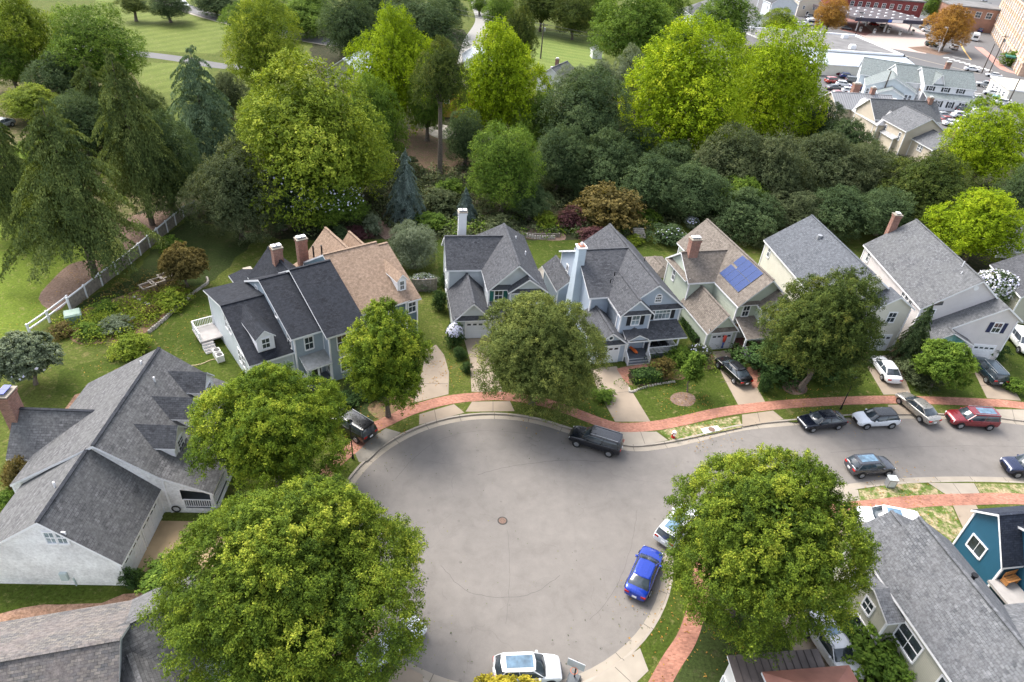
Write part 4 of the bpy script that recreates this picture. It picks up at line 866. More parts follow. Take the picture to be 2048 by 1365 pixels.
CARMESH = {}
def make_car(kind, col, label, pos, head, cat='car', glassroof=None, roofcol=None, rack=False, metal=.3, name='parked_car', bright=None):
    parts, d = car_parts(kind); pm = paint('car_paint_'+str(len(MATS)), col, metal); Ln = d['L']; w = d['W']
    e = empty(name, pos, math.atan2(head[1], head[0]), label, cat)
    mats = [pm, CARGL, LAMPW, LAMPR, PLATE, BLACKM]
    for nme, (mb, mi) in parts.items():
        m = mats[mi]
        if nme == 'roof_panel' and roofcol: m = roofcol
        if nme in ('headlight', 'taillight', 'mirror'):   # one mesh each side
            half = len(mb.f)//2
            for s in range(2):
                q = MB(); q.v = mb.v[s*len(mb.v)//2:(s+1)*len(mb.v)//2]; off = s*len(mb.v)//2; q.f = [tuple(i-off for i in f) for f in mb.f[s*half:(s+1)*half]]; q.m = [0]*len(q.f); o = q.build(nme, m, e)
                bv = o.modifiers.new('b', 'BEVEL'); bv.width = .03; bv.segments = 2
            continue
        o = mb.build(nme, m, e, smooth=nme in ('body', 'window'), fix=True)
        if nme in ('body',): s_ = o.modifiers.new('s', 'SUBSURF'); s_.levels = 2; s_.render_levels = 2
    if glassroof:
        t0, t1 = d['cab'][2]*Ln, d['cab'][3]*Ln; g = MB(); a, b = t0+(t1-t0)*glassroof[0], t0+(t1-t0)*glassroof[1]; hr = d['cab'][4]
        g.box(a, b, -w*.45, w*.45, hr-.02, hr+.045); g.build('sunroof', glass('sunroof_glass', (.10, .17, .24), .05) if 'sunroof_glass' not in MATS else MATS['sunroof_glass'], e)
    if rack:
        t0, t1, hr = d['cab'][2]*Ln, d['cab'][3]*Ln, d['cab'][4]
        for s in (-1, 1): g = MB(); g.bar((t0+.15, s*w*.66, hr+.05), (t1-.1, s*w*.66, hr+.05), .04); [g.bar((x, s*w*.66, hr-.02), (x, s*w*.66, hr+.05), .04) for x in (t0+.2, t1-.15)]; g.build('roof_rail', GREYM, e)
    for fx in d['wb']:
        for s in (-1, 1):
            y = s*(w-.10); x = fx*Ln; r = d['r']; a = MB(); a.cyl((x, y-.11*s, r), (x, y+.125*s, r), r, r, 24); tw = a.build('wheel', TYRE, e)
            q = MB(); q.cyl((x, y+.06*s, r), (x, y+.135*s, r), r*.66, r*.6, 18)
            for k in range(5): an = 2*math.pi*k/5; q.bar((x, y+.14*s, r), (x+math.cos(an)*r*.62, y+.14*s, r+math.sin(an)*r*.62), .05, .02)
            q.build('rim', RIM, tw)
            arch = MB(); k = 12
            for i in range(k):
                a1_, a2_ = math.pi*i/k, math.pi*(i+1)/k; f = lambda an, rr, yy: (x+math.cos(an)*rr, yy, r+.02+math.sin(an)*rr)
                arch.hexa([f(a1_, r*1.0, s*(w+.006)), f(a1_, r*1.14, s*(w+.006)), f(a1_, r*1.14, s*(w-.25)), f(a1_, r*1.0, s*(w-.25))], [f(a2_, r*1.0, s*(w+.006)), f(a2_, r*1.14, s*(w+.006)), f(a2_, r*1.14, s*(w-.25)), f(a2_, r*1.0, s*(w-.25))])
            arch.build('wheel_arch', BLACKM, e, fix=True)
    return e
def by_wheels(fr, re, away, kind, z):
    """front and rear tyre contact points of the side we see; the middle lies away from us"""
    a, b = W(*fr, z), W(*re, z); h = (a-b).normalized(); n = Vector((-h.y, h.x, 0)); d = KINDS[kind]
    if n.dot(away) < 0: n = -n
    m = (a+b)/2+n*(d['W']-.02); off = (d['wb'][0]+d['wb'][1])/2*d['L']; return m-h*off, h
def by_ends(fr, re, z): a, b = W(*fr, z), W(*re, z); return (a+b)/2, (a-b).normalized()
FAR = Vector((0, 1, 0))
def wc(fr, re, kind, col, label, z=RZ+.002, **k): p, h = by_wheels(fr, re, FAR, kind, z); return make_car(kind, col, label, Vector((p.x, p.y, z)), h, **k)
def ec(fr, re, kind, col, label, z=RZ+.002, **k): p, h = by_ends(fr, re, z); return make_car(kind, col, label, Vector((p.x, p.y, z)), h, **k)
wc((1153.4, 895), (1214, 914), 'suv', (.008, .011, .018), 'black estate-shaped SUV at the kerb at the top of the turning circle', rack=True, cat='suv')
wc((1917, 858.3), (1976.7, 862), 'suv', (.20, .012, .02), 'maroon SUV with silver roof rails parked behind the silver sedan', rack=True, cat='suv', glassroof=(.1, .75))
wc((1731.6, 860), (1780.4, 858.3), 'crossover', (.72, .74, .78), 'small white crossover with a black roof at the kerb', roofcol=paint('roof_black', (.01, .01, .012)), metal=0)
wc((1794, 806.6), (1838, 845), 'sedan', (.38, .36, .33), 'silver sedan stopped across the brick sidewalk on the apron', metal=.6, z=-.03)
wc((1622, 866), (1677, 860), 'sedan', (.006, .009, .02), 'near-black navy sedan at the kerb by the thin lamp post')
wc((1775, 953), (1719.5, 957.7), 'crossover', (.055, .06, .075), 'charcoal crossover with glass roof beside the pale utility box', glassroof=(.12, .9), cat='suv')
wc((2033, 957), (2094, 962), 'suv', (.010, .018, .06), 'navy SUV half out of frame at the right edge of the street', cat='suv', rack=True)
wc((1468+4, 769), (1442, 734), 'sedan', (.007, .007, .009), 'black sedan on the driveway below the fish windsock', z=.02) if 0 else None
ec((1441, 727), (1487, 772), 'sedan', (.007, .007, .009), 'black sedan on the driveway of the pale green house', z=.02)
ec((1748, 720), (1786, 773), 'sedan', (.72, .73, .76), 'white sedan on the driveway behind the silver sedan', z=.02, metal=0)
ec((1947, 725), (1995, 777), 'suv', (.012, .03, .045), 'dark blue-green SUV on the driveway of the white house', z=.02, rack=True, cat='suv')
ec((1305, 1107), (1265, 1204), 'sedan', (.004, .035, .34), 'bright blue sedan at the kerb of the turning circle', metal=.4)
ec((1384, 1024), (1319, 1100), 'suv', (.68, .70, .72), 'white SUV mostly hidden by the round street tree ahead of the blue sedan', metal=0, cat='suv', glassroof=(.1, .9))
ec((1118, 1347), (988, 1352), 'crossover', (.74, .75, .77), 'white crossover with glass roof at the bottom of the turning circle', metal=0, cat='suv', glassroof=(.12, .95))
ec((824, 1266), (744, 1326), 'sedan', (.72, .74, .8), 'white car with only its bonnet showing beside the largest tree', metal=0)
ec((668, 838), (742, 884), 'suv', (.01, .011, .014), 'black SUV with roof rack parked beyond the lamp post at the left', z=.02, rack=True, cat='suv')
ec((1722, 1044), (1812, 1062), 'suv', (.7, .71, .74), 'white SUV showing above the long light grey roof', z=.02, metal=0, cat='suv', glassroof=(.5, .9))
ec((1700, 1368), (1618, 1248), 'suv', (.66, .66, .68), 'white SUV beside the seamed brown metal roof', z=.02, metal=0, cat='suv', glassroof=(.45, .7), rack=True)
ec((2060, 720), (2018, 668), 'suv', (.7, .71, .7), 'white SUV past the white house at the right edge', z=.02, metal=0, cat='suv')
ec((1137, 143), (1104, 143), 'pickup', (.7, .7, .68), 'white pickup beside the little grey-roofed house beyond the trees', z=.02, metal=0, cat='pickup')
ec((380, 22), (360, 8), 'suv', (.66, .68, .68), 'white SUV behind the dark tree at the top left', z=.02, metal=0, cat='suv')
ec((-16, 262), (22, 250), 'sedan', (.30, .32, .36), 'grey car at the left edge of the picture on the far lawn', z=.02)
# ---- far parked cars: one mesh each, too small for parts
def far_mesh(kind, col, metal):
    parts, d = car_parts(kind); m = MB(); Ln = d['L']; w = d['W']
    for nme, (mb, mi) in parts.items():
        n = len(m.v); m.v += mb.v; m.f += [tuple(i+n for i in f) for f in mb.f]; m.m += [mi]*len(mb.f)
    for fx in d['wb']:
        for s in (-1, 1): m.cyl((fx*Ln, s*(w-.2), d['r']), (fx*Ln, s*(w+.02), d['r']), d['r'], d['r'], 12, 5)
    return m, pm_(col, metal)
def pm_(col, metal):
    k = 'far_paint_%s' % (str(col)); return MATS.get(k) or paint(k, col, metal)
CN = {'black': (.01, .011, .013), 'blue': (.01, .03, .16), 'white': (.7, .71, .73), 'red': (.30, .02, .015), 'silver': (.42, .43, .44), 'dark grey': (.06, .065, .075), 'maroon': (.12, .015, .02), 'light blue': (.2, .42, .52), 'green': (.02, .06, .05)}
FARM = {}
def far_car(px_, py_, ang, kind, colour, label, group):
    k = (kind, colour)
    if k not in FARM:
        m, p = far_mesh(kind, CN[colour], .3 if colour not in ('white', 'red') else 0); o = m.build('parked_car', [p, CARGL, LAMPW, LAMPR, PLATE, BLACKM], fix=True)
        o.modifiers.new('b', 'BEVEL').width = .04; FARM[k] = o
    else: o = FARM[k].copy(); COL.objects.link(o)
    o.location = W(px_, py_, .03); o.rotation_euler = (0, 0, R_(ang)); tag(o, label, 'car' if kind != 'pickup' else 'pickup', group)
z6 = lambda x, y: (1580+x/4.137, y/4.137)
z2 = lambda x, y: (1360+x/6.827, y/6.827)
OR = ['nearest', 'second', 'third', 'fourth', 'fifth', 'sixth', 'seventh', 'eighth']
rowA = [(420, 605, 'sedan', 'black'), (470, 652, 'crossover', 'blue'), (525, 690, 'suv', 'dark grey'), (565, 745, 'sedan', 'blue'), (490, 775, 'crossover', 'white'), (545, 800, 'sedan', 'silver')]
for i, (x, y, k, c) in enumerate(rowA): far_car(*z6(x, y), -4, k, c, f'{c} car, {["topmost", "second", "third", "fourth", "fifth", "lowest"][i]} of the six side by side below the flat-roofed shop', 'cars below the flat-roofed shop')
rowB = [(350, 690, 'suv', 'red'), (360, 745, 'sedan', 'dark grey'), (390, 800, 'crossover', 'red'), (290, 880, 'suv', 'white')]
for i, (x, y, k, c) in enumerate(rowB): far_car(*z6(x, y), 20, k, c, f'{c} car, {["topmost", "second", "third", "lowest"][i]} of the four along the bright green tree at the parking ground', 'cars along the bright green tree')
far_car(*z6(665, 845), 5, 'sedan', 'silver', 'silver car behind the tan house with the ribbed roof', 'cars around the small town houses')
far_car(*z6(860, 905), 40, 'suv', 'white', 'white SUV between the tan house and the beige house', 'cars around the small town houses')
far_car(*z6(790, 1032), 0, 'sedan', 'silver', 'silver car beside the left wall of the beige house', 'cars around the small town houses')
rowC = [(1450, 820, 'sedan', 'blue'), (1450, 868, 'crossover', 'white'), (1400, 905, 'sedan', 'silver'), (1440, 938, 'suv', 'dark grey'), (1400, 975, 'crossover', 'white'), (1290, 1012, 'sedan', 'red')]
for i, (x, y, k, c) in enumerate(rowC): far_car(*z6(x, y), 10, k, c, f'{c} car, {["topmost", "second", "third", "fourth", "fifth", "lowest"][i]} of the row right of the beige house', 'cars right of the beige house')
rowD = [(1440, 722, 'suv', 'white'), (1610, 722, 'pickup', 'silver'), (1705, 700, 'suv', 'maroon'), (1660, 790, 'crossover', 'white'), (1745, 825, 'sedan', 'light blue'), (1735, 870, 'suv', 'white'), (1850, 825, 'sedan', 'white'), (1680, 640, 'sedan', 'white')]
LD = ['white SUV beside the porch of the white town house', 'silver pickup left of the maroon SUV on the town parking', 'maroon SUV by the long pale shed at the right', 'white car left of the light blue car on the town parking', 'light blue car among the cars by the long pale shed', 'white SUV lowest of those by the long pale shed', 'white car by the dark pole at the right edge', 'white car in front of the long pale shed']
for (x, y, k, c), l in zip(rowD, LD): far_car(*z6(x, y), 155 if y < 760 else 150, k, c, l, 'cars on the town parking')
rowE = [(170, 122, 'suv', 'dark grey'), (170, 150, 'crossover', 'silver'), (180, 178, 'sedan', 'white'), (175, 210, 'suv', 'white'), (75, 215, 'sedan', 'white')]
for i, (x, y, k, c) in enumerate(rowE): far_car(*z6(x, y), 0, k, c, f'{c} car, {["topmost", "second", "third", "fourth", "leftmost"][i]} of the group left of the orange-brown tree', 'cars left of the orange-brown tree')
far_car(*z6(462, 248), -8, 'sedan', 'dark grey', 'grey sedan below the orange-brown tree at the plaza', 'cars on the far streets')
far_car(*z6(912, 492), -20, 'suv', 'black', 'black SUV at the corner of the flat-roofed shop', 'cars on the far streets')
far_car(*z6(690, 215), 0, 'sedan', 'red', 'red car under the fuel canopy', 'cars at the fuel station'); far_car(*z6(785, 240), 0, 'suv', 'black', 'black SUV under the fuel canopy', 'cars at the fuel station')
far_car(*z6(1165, 385), -10, 'suv', 'green', 'dark green SUV beside the white parking lamp', 'cars at the fuel station'); far_car(*z6(1350, 410), 80, 'suv', 'silver', 'silver SUV at the stop line near the crosswalk', 'cars on the far streets')
for i, (x, y, c) in enumerate([(1085, 205, 'white'), (1110, 235, 'silver'), (1135, 265, 'white'), (1165, 305, 'silver'), (1190, 340, 'white')]): far_car(*z6(x, y), -15, 'sedan', c, f'{c} car, {["topmost", "second", "third", "fourth", "lowest"][i]} of the row between fuel canopy and orange tree', 'cars between canopy and orange tree')
far_car(*z6(1600, 12), 20, 'suv', 'white', 'white SUV at the top edge left of the brick office', 'cars on the far streets'); far_car(*z6(1645, 45), 20, 'sedan', 'black', 'black car at the top edge left of the brick office', 'cars on the far streets')
far_car(*z6(1565, 265), 70, 'suv', 'blue', 'dark blue SUV beside the white shuttle bus', 'cars on the far streets')
rowF = [(320, 355, 'sedan', 'red'), (340, 392, 'sedan', 'light blue'), (350, 428, 'crossover', 'black'), (350, 465, 'suv', 'white'), (375, 520, 'pickup', 'silver'), (60, 540, 'suv', 'black')]
for i, (x, y, k, c) in enumerate(rowF): far_car(*z2(x, y), 0, k, c, f'{c} car, {["topmost", "second", "third", "fourth", "lowest", "leftmost"][i]} of the small yard between the two bright green trees', 'cars in the small yard')
rowG = [(1250, 190, 'suv', 'silver'), (1320, 150, 'crossover', 'white'), (1405, 125, 'sedan', 'black'), (1215, 235, 'sedan', 'white'), (1270, 235, 'suv', 'white')]
for i, (x, y, k, c) in enumerate(rowG): far_car(*z2(x, y), 15, k, c, f'{c} car in the top yard, {["middle", "upper", "uppermost", "lower left", "lowest"][i]} of five beyond the white gabled roof', 'cars in the top yard')
LE = ['white car at the near end of the row right of the beige house', 'silver car by the fence of the beige house', 'blue car in the second row right of the beige house', 'white car in the second row right of the beige house', 'dark grey car between the two parking rows at the right', 'silver SUV below the light blue car', 'black car below the long pale shed', 'white car at the kerb below the crosswalk', 'dark grey car right of the white porch house', 'red car near the right edge below the shed']
for (x, y, k, c, a), l in zip([(1330, 1040, 'sedan', 'white', 10), (1260, 975, 'sedan', 'silver', 10), (1560, 905, 'sedan', 'blue', 10), (1540, 950, 'crossover', 'white', 10), (1600, 860, 'sedan', 'dark grey', 60), (1800, 900, 'suv', 'silver', 150), (1790, 770, 'sedan', 'black', 155), (1500, 590, 'sedan', 'white', -12), (1430, 770, 'sedan', 'dark grey', 0), (1900, 790, 'sedan', 'red', 150)], LE): far_car(*z6(x, y), a, k, c, l, 'cars on the town parking')
for i, (x, y, k, c) in enumerate([(1545, 835, 'sedan', 'silver'), (1530, 880, 'suv', 'black'), (1500, 925, 'sedan', 'white'), (1480, 995, 'crossover', 'blue'), (1380, 1050, 'sedan', 'white')]): far_car(*z6(x, y), 10, k, c, f'{c} car, {["topmost", "second", "middle", "fourth", "lowest"][i]} of the outer row right of the beige house', 'cars of the outer row')
for i, (x, y, k, c) in enumerate([(350, 575, 'suv', 'white'), (370, 625, 'sedan', 'maroon'), (440, 720, 'crossover', 'white'), (430, 830, 'sedan', 'blue'), (600, 835, 'sedan', 'white')]): far_car(*z6(x, y), -4, k, c, f'{c} car, {["topmost", "second", "middle", "fourth", "lowest"][i]} of the inner row below the flat-roofed shop', 'cars of the inner row')
# shuttle bus and box van
def boxvan(px_, py_, ang, L_, w, hgt, label, name, cat):
    e = empty(name, W(px_, py_, .02), R_(ang), label, cat); b = MB(); b.loft([[(x, -w*a, z0), (x, w*a, z0), (x, w*a, z1-.12), (x, w*a*.9, z1), (x, -w*a*.9, z1), (x, -w*a, z1-.12)] for x, a, z0, z1 in ((-L_/2, .97, .45, hgt-.05), (-L_/2+.1, 1, .4, hgt), (L_/2-1.6, 1, .4, hgt), (L_/2-1.2, .97, .4, hgt-.5), (L_/2-.8, .95, .4, 1.35), (L_/2, .9, .45, 1.1))])
    o = b.build('body', pm_(CN['white'], 0), e, fix=True); g = MB()
    for s in (-1, 1): g.box(-L_/2+.5, L_/2-1.8, s*w-.02 if s > 0 else s*w-.03, s*w+.03 if s > 0 else s*w+.02, 1.3, 2.1)
    g.box(-L_/2-.03, -L_/2+.02, -w*.7, w*.7, 1.3, 2.1); g.hexa([(L_/2-1.02, -w*.85, 1.5), (L_/2-.75, -w*.85, 1.4), (L_/2-.75, w*.85, 1.4), (L_/2-1.02, w*.85, 1.5)][::1], [(L_/2-1.4, -w*.85, 2.2), (L_/2-1.12, -w*.85, 2.2), (L_/2-1.12, w*.85, 2.2), (L_/2-1.4, w*.85, 2.2)]); g.build('window', CARGL, e)
    for x in (-L_*.28, L_*.33):
        for s in (-1, 1): q = MB(); q.cyl((x, s*(w-.3), .42), (x, s*(w+.02), .42), .42, .42, 14); q.build('wheel', TYRE, e)
    q = MB(); q.box(-1, 0, -.5, .5, hgt, hgt+.2); q.build('roof_unit', TRIM, e)
boxvan(*z6(1525, 335), 62, 7.5, 1.2, 2.8, 'white shuttle bus on the road by the brick office', 'shuttle_bus', 'bus')
boxvan(*z2(1780, 355), 178, 6.5, 1.15, 2.7, 'white box van beside the orange-brown tree at the plaza', 'box_van', 'van')
# ================================================================== FAR BUILDINGS
def fb(name, anchor, z, ang, label, cat, wall, roof): p = W(*anchor, z); return House(name, (p.x, p.y), ang, label, cat=cat, wall=wall, roof=roof)
METALS = plain('metal_roof_seamed_grey', (.33, .33, .34), .4, .3, .12, .5)
h = fb('town_house', (1813.3, 263.3), 5.4, 10, 'beige two-storey house with grey gables beyond the dark trees', 'house', SD_BEI, SH_GREY)
h.gable('v', 0, 8.5, 0, 8.6, 5.6, 8.2); h.gable('u', -1.5, 13.5, 8.5, 16, 5.4, 8.4, rmi=2); h.gable('v', -6.5, -.05, 2.0, 9.2, 4.2, 6.0)
h.finish([SD_BEI], [SH_LGT, TRIM, SH_GREY])
for (u, v, z, f) in ((0, 1.5, 3.9, 'W'), (0, 3.5, 1.4, 'W'), (0, 6.6, 3.9, 'W')): h.win(u, v, z, f, .6, 1.4)
for (u, z) in ((2.6, 3.1), (3.4, 3.1)): h.win(2.0, -6+u, z, 'W', .5, 1.0)
h.win(3.4, -6.5, 1.6, 'S', .5, 1.6); h.win(4.2, -6.5, 1.6, 'S', .5, 1.6); h.win(6.5, -6.5, 1.8, 'S', .9, 1.4)
h.chimney(10.4, -1.0, .8, .8, 0, 6.6); h.chimney(12, 12, .9, .9, 6, 9.2); 
h = fb('town_house', (1672, 205), 5.0, 8, 'tan house with a pale ribbed metal roof beyond the dark trees', 'house', SD_BEI, METALS)
h.gable('u', -1, 13, -3, 5, 4.8, 7.0, hip1=0); h.gable('v', -14, -1, 2.5, 9.5, 4.6, 6.6, hip0=2.4); h.gable('v', -19, -14.5, 3.5, 9.5, 3.4, 4.6)
h.finish([SD_BEI], [METALS, TRIM, METALS])
mb = MB()
for i in range(26): u = -1+14*i/25; mb.bar((u, -3.25, 4.72), (u, 1, 7.05), .05, .06)
h.part('roof_seams', mb, plain('seam_grey', (.2, .2, .21)))
h.chimney(8.5, 1.2, .9, .9, 5, 8.3); h.chimney(9.2, -6.5, .8, .8, 4, 7.8); h.chimney(7, 5.6, 1.6, 1.2, 0, 8.0); h.win(-1, 0, 3.6, 'W', .8, 1.2)
h = fb('shop_building', (1632, 100), 5, 7, 'long flat-roofed shop with white front canopy and rooftop units', 'shop', SD_BEI, METALW)
h.W.poly([(0, 0, 0), (28, 0, 0), (28, 0, 4.8), (0, 0, 4.8)]); h.W.poly([(28, 0, 0), (28, 32, 0), (28, 32, 4.8), (28, 0, 4.8)]); h.W.poly([(0, 32, 0), (0, 0, 0), (0, 0, 4.8), (0, 32, 4.8)])
h.R.hexa([(-10, 0, 4.6), (28, 0, 4.6), (28, 30, 4.6), (-16, 30, 4.6)], [(-10, 0, 4.95), (28, 0, 4.95), (28, 30, 4.95), (-16, 30, 4.95)], 1, 3)
for q in ((-16, 28, 29.6, 30.2), (27.6, 28.2, 0, 30), (-10, 28, -.2, .3)): h.W.box(q[0], q[1], q[2], q[3], 4.9, 5.4, 2)
h.slab([(-8, -10.5, 3.2), (29, -10.5, 3.2), (29, -.3, 4.7), (-8, -.3, 4.7)], .2, 0, 1)
h.W.poly([(-8, -10, 0), (29, -10, 0), (29, -10, 3.2), (-8, -10, 3.2)])
h.finish([SD_CRM], [METALW, TRIM, METALW, TAR])
for (u, v) in ((2, 26), (9, 23), (14.5, 6), (21, 24), (-3, 27)):
    mb = MB(); mb.box(u-.9, u+.9, v-.7, v+.7, 4.95, 6.0); mb.box(u-.7, u+.7, v-.5, v+.5, 6.0, 6.2); h.part('rooftop_unit', mb, TRIM)
BLUEW = siding('siding_icy_white', (.66, .72, .76))
h = fb('town_house', (1722, 146), 4.2, -20, 'icy white house with grey-green roof and a columned porch in front of the flat-roofed shop', 'house', BLUEW, SH_GRN)
h.gable('u', 0, 19, -1, 11, 4.2, 7.4); h.gable('v', -11, 2, 1.5, 13.5, 3.5, 6.2); h.gable('v', -14.5, -10.8, 4.5, 10.5, 2.9, 4.2); h.finish()
for u in (2.2, 3.1, 11.5, 12.4): h.win(u, -11, 1.9, 'S', .55, 1.5, shut=None)
for u in (5.5, 6.6, 7.7, 8.8): h.win(u, -11, 1.8, 'S', .5, 1.5)
posts(h, [(4.7, -14.3), (6.5, -14.3), (8.4, -14.3), (10.3, -14.3)], 0, 2.7, .3); h.win(0, 3, 3, 'W', .7, 1.4); h.win(0, 6, 3, 'W', .7, 1.4)
h = fb('town_house', (1852, 168), 5.4, -3, 'white house with green-grey roof, a row of dark shutters and a bright white gable', 'house', siding('siding_bright_white', (.78, .78, .80)), SH_GRN)
h.gable('u', 0, 12.5, 0, 10, 5.4, 8.4); h.gable('u', -5.5, 0, 3, 13, 5.0, 8.0, oa1=0); h.shed([(0, -3.2, 2.8), (12.5, -3.2, 2.8), (12.5, -.05, 3.6), (0, -.05, 3.6)]); h.gable('v', .2, 4, 2, 4.4, 6.0, 8.0, walls=True, z0=5.6)
h.W.poly([(0, -3, 0), (12.4, -3, 0), (12.4, -3, 2.8), (0, -3, 2.8)]); h.finish()
for u in (1.6, 5.4, 9.2): h.win(u, 0, 4.5, 'S', .9, 1.1, shut=SHUT_B)
for u in (1.2, 3.6, 6.5, 9.6): h.win(u, -3, 1.5, 'S', .7, 1.4, shut=SHUT_B)
h.win(-5.5, 5.5, 3.6, 'W', .6, 1.5); h.win(-5.5, 9, 3.6, 'W', .6, 1.5); h.chimney(7.5, 8.3, 1.2, .8, 6, 9.6)
h = fb('long_shed', (1985, 152), 4.0, -12, 'long pale flat-roofed shed at the right edge beside the parking', 'shed', SD_CRM, plain('roof_cream', (.55, .52, .45)))
h.W.poly([(0, -16, 0), (0, -16, 3.6), (0, 0, 3.6), (0, 0, 0)]); h.W.poly([(0, -16, 0), (26, -16, 0), (26, -16, 3.6), (0, -16, 3.6)]); h.slab([(-.4, -16.4, 3.9), (26, -16.4, 3.9), (26, .4, 3.9), (-.4, .4, 3.9)], .3); h.finish()
for v in (-13, -10, -7, -4): h.win(0, v, 1.9, 'W', 1.2, 1.2)
# brick office block
p0 = W(2035, 152, 0); h = House('office_building', (p0.x, p0.y), 66.4, 'tall tan brick office block with rows of windows at the upper right corner', 'office', wall=BRICKT, roof=TAR)
# frame: u runs away from us along the street front, v < 0 faces the street on the left -> front wall is the +v side
h.W.box(0, 110, -28, 0, 0, 17); h.W.box(-.2, 110.2, -28, .35, 3.6, 4.1, 1); h.W.box(-.2, 110.2, -28, .3, 16.2, 16.8, 1)
for i in range(17): u = 3+i*6.2; h.W.box(u-.5, u+.5, 0, .35, 0, 16.2, 1)
h.R.box(-.4, 110.4, -28.4, .4, 17, 17.4); h.finish([BRICKT, plain('office_stone', (.62, .50, .38))], [TAR, TRIM, TAR])
wno = 0
for fl in range(4):
    for i in range(16):
        u = 6.1+i*6.2
        for du in (-1.25, 1.25): h.win(u+du, 0, 2.0+fl*3.9, 'N', 1.5, 1.9, 2, 2, pane=GLASSP, tw=.15)
mb = MB(); mb.box(14, 19, .3, 3.2, 3.0, 3.5); h.part('entrance_canopy', mb, plain('canopy_green', (.03, .16, .12)))
# fuel station canopy, with its lettering band
p0 = W(1712, 38, 5.2); p1 = W(1865, 46, 5.2); d_ = (p1-p0); an = math.degrees(math.atan2(d_.y, d_.x)); h = House('fuel_canopy', (p0.x, p0.y), an, 'wide dark fuel station canopy on posts with blue and white lettering', 'canopy', wall=BLACKM, roof=TAR)
Lc = d_.length; fas = plain('canopy_navy', (.02, .022, .05)); h.R.box(0, Lc, 0, 30, 4.6, 5.6); h.finish(None, [plain('canopy_top', (.06, .045, .05), .7, var=.4, vs=.3)])
h.e.children[0].name = 'fascia' if not h.W.v else h.e.children[0].name
posts(h, [(Lc*.18, 6), (Lc*.18, 18), (Lc*.55, 6), (Lc*.55, 18), (Lc*.88, 6)], 0, 4.6, .5, TRIM)
mb = MB(); mb.box(-.3, Lc+.3, -.35, -.05, 4.4, 5.7); h.part('fascia_band', mb, fas)
for i in range(5):
    for j in range(6): mb = MB(); u = Lc*(.12+.2*i); v = 2.5+j*4.4; mb.box(u-.45, u+.45, v-.35, v+.35, 5.6, 5.9); h.part('roof_hatch', mb, TRIM)
mb = MB()
mb.box(Lc*.46, Lc*.60, -.42, -.34, 4.55, 5.55); h.part('sign_panel', mb, TRIM)
for (a, b, c) in ((.41, .455, (.05, .15, .5)),): mb = MB(); mb.box(Lc*a, Lc*b, -.42, -.34, 4.55, 5.55); h.part('sign_panel', mb, plain('sign_blue', (.04, .12, .45)))
for i, (u, v) in enumerate(((Lc*.18, 6), (Lc*.30, 3), (Lc*.55, 6), (Lc*.62, 2), (Lc*.88, 6))):
    mb = MB(); q = h.world(u+1.0, v-1.2); mb.box(-.45, .45, -.3, .3, 0, 1.7); mb.box(-.35, .35, -.33, .33, 1.0, 1.5, 1); o = mb.build('fuel_pump', [plain('pump_pale', (.6, .6, .58)), BLACKM]); o.location = (q.x, q.y, .02)
    tag(o, f'pale fuel pump, {["leftmost", "second from the left", "middle", "second from the right", "rightmost"][i]} of five under the canopy', 'fuel pump', 'fuel pumps under the canopy')
# red brick row behind it
p0 = W(1700, -6, 8); p1 = W(1850, 6, 8); d_ = p1-p0; h = House('brick_row', (p0.x, p0.y), math.degrees(math.atan2(d_.y, d_.x)), 'red brick row building with white window boards behind the fuel canopy', 'building', wall=plain('brick_dark_red', (.17, .03, .03), var=.2, vs=.5), roof=TAR)
Lc = d_.length; h.W.box(-4, Lc, 0, 20, 0, 8); h.R.box(-4.4, Lc+.4, -.4, 20, 8, 8.5); h.finish()
for i in range(9): h.win(2+i*Lc/9.5, 0, 5.5, 'S', 1.6, 1.8); h.door(2+i*Lc/9.5, 0, 0, 'S', 1.4, 2.6, TRIM, 'door', (1, 2))
p0 = W(1900, 22, 7); h = House('brown_brick_building', (p0.x, p0.y), -8, 'brown brick building behind the large orange tree', 'building', wall=plain('brick_brown', (.26, .14, .10), var=.2, vs=.4), roof=TAR)
h.W.box(0, 24, 0, 22, 0, 9); h.R.box(-.3, 24.3, -.3, 22, 9, 9.5); h.finish()
for i in range(5): h.win(3+i*4.4, 0, 6.6, 'S', 2.2, 2.2)
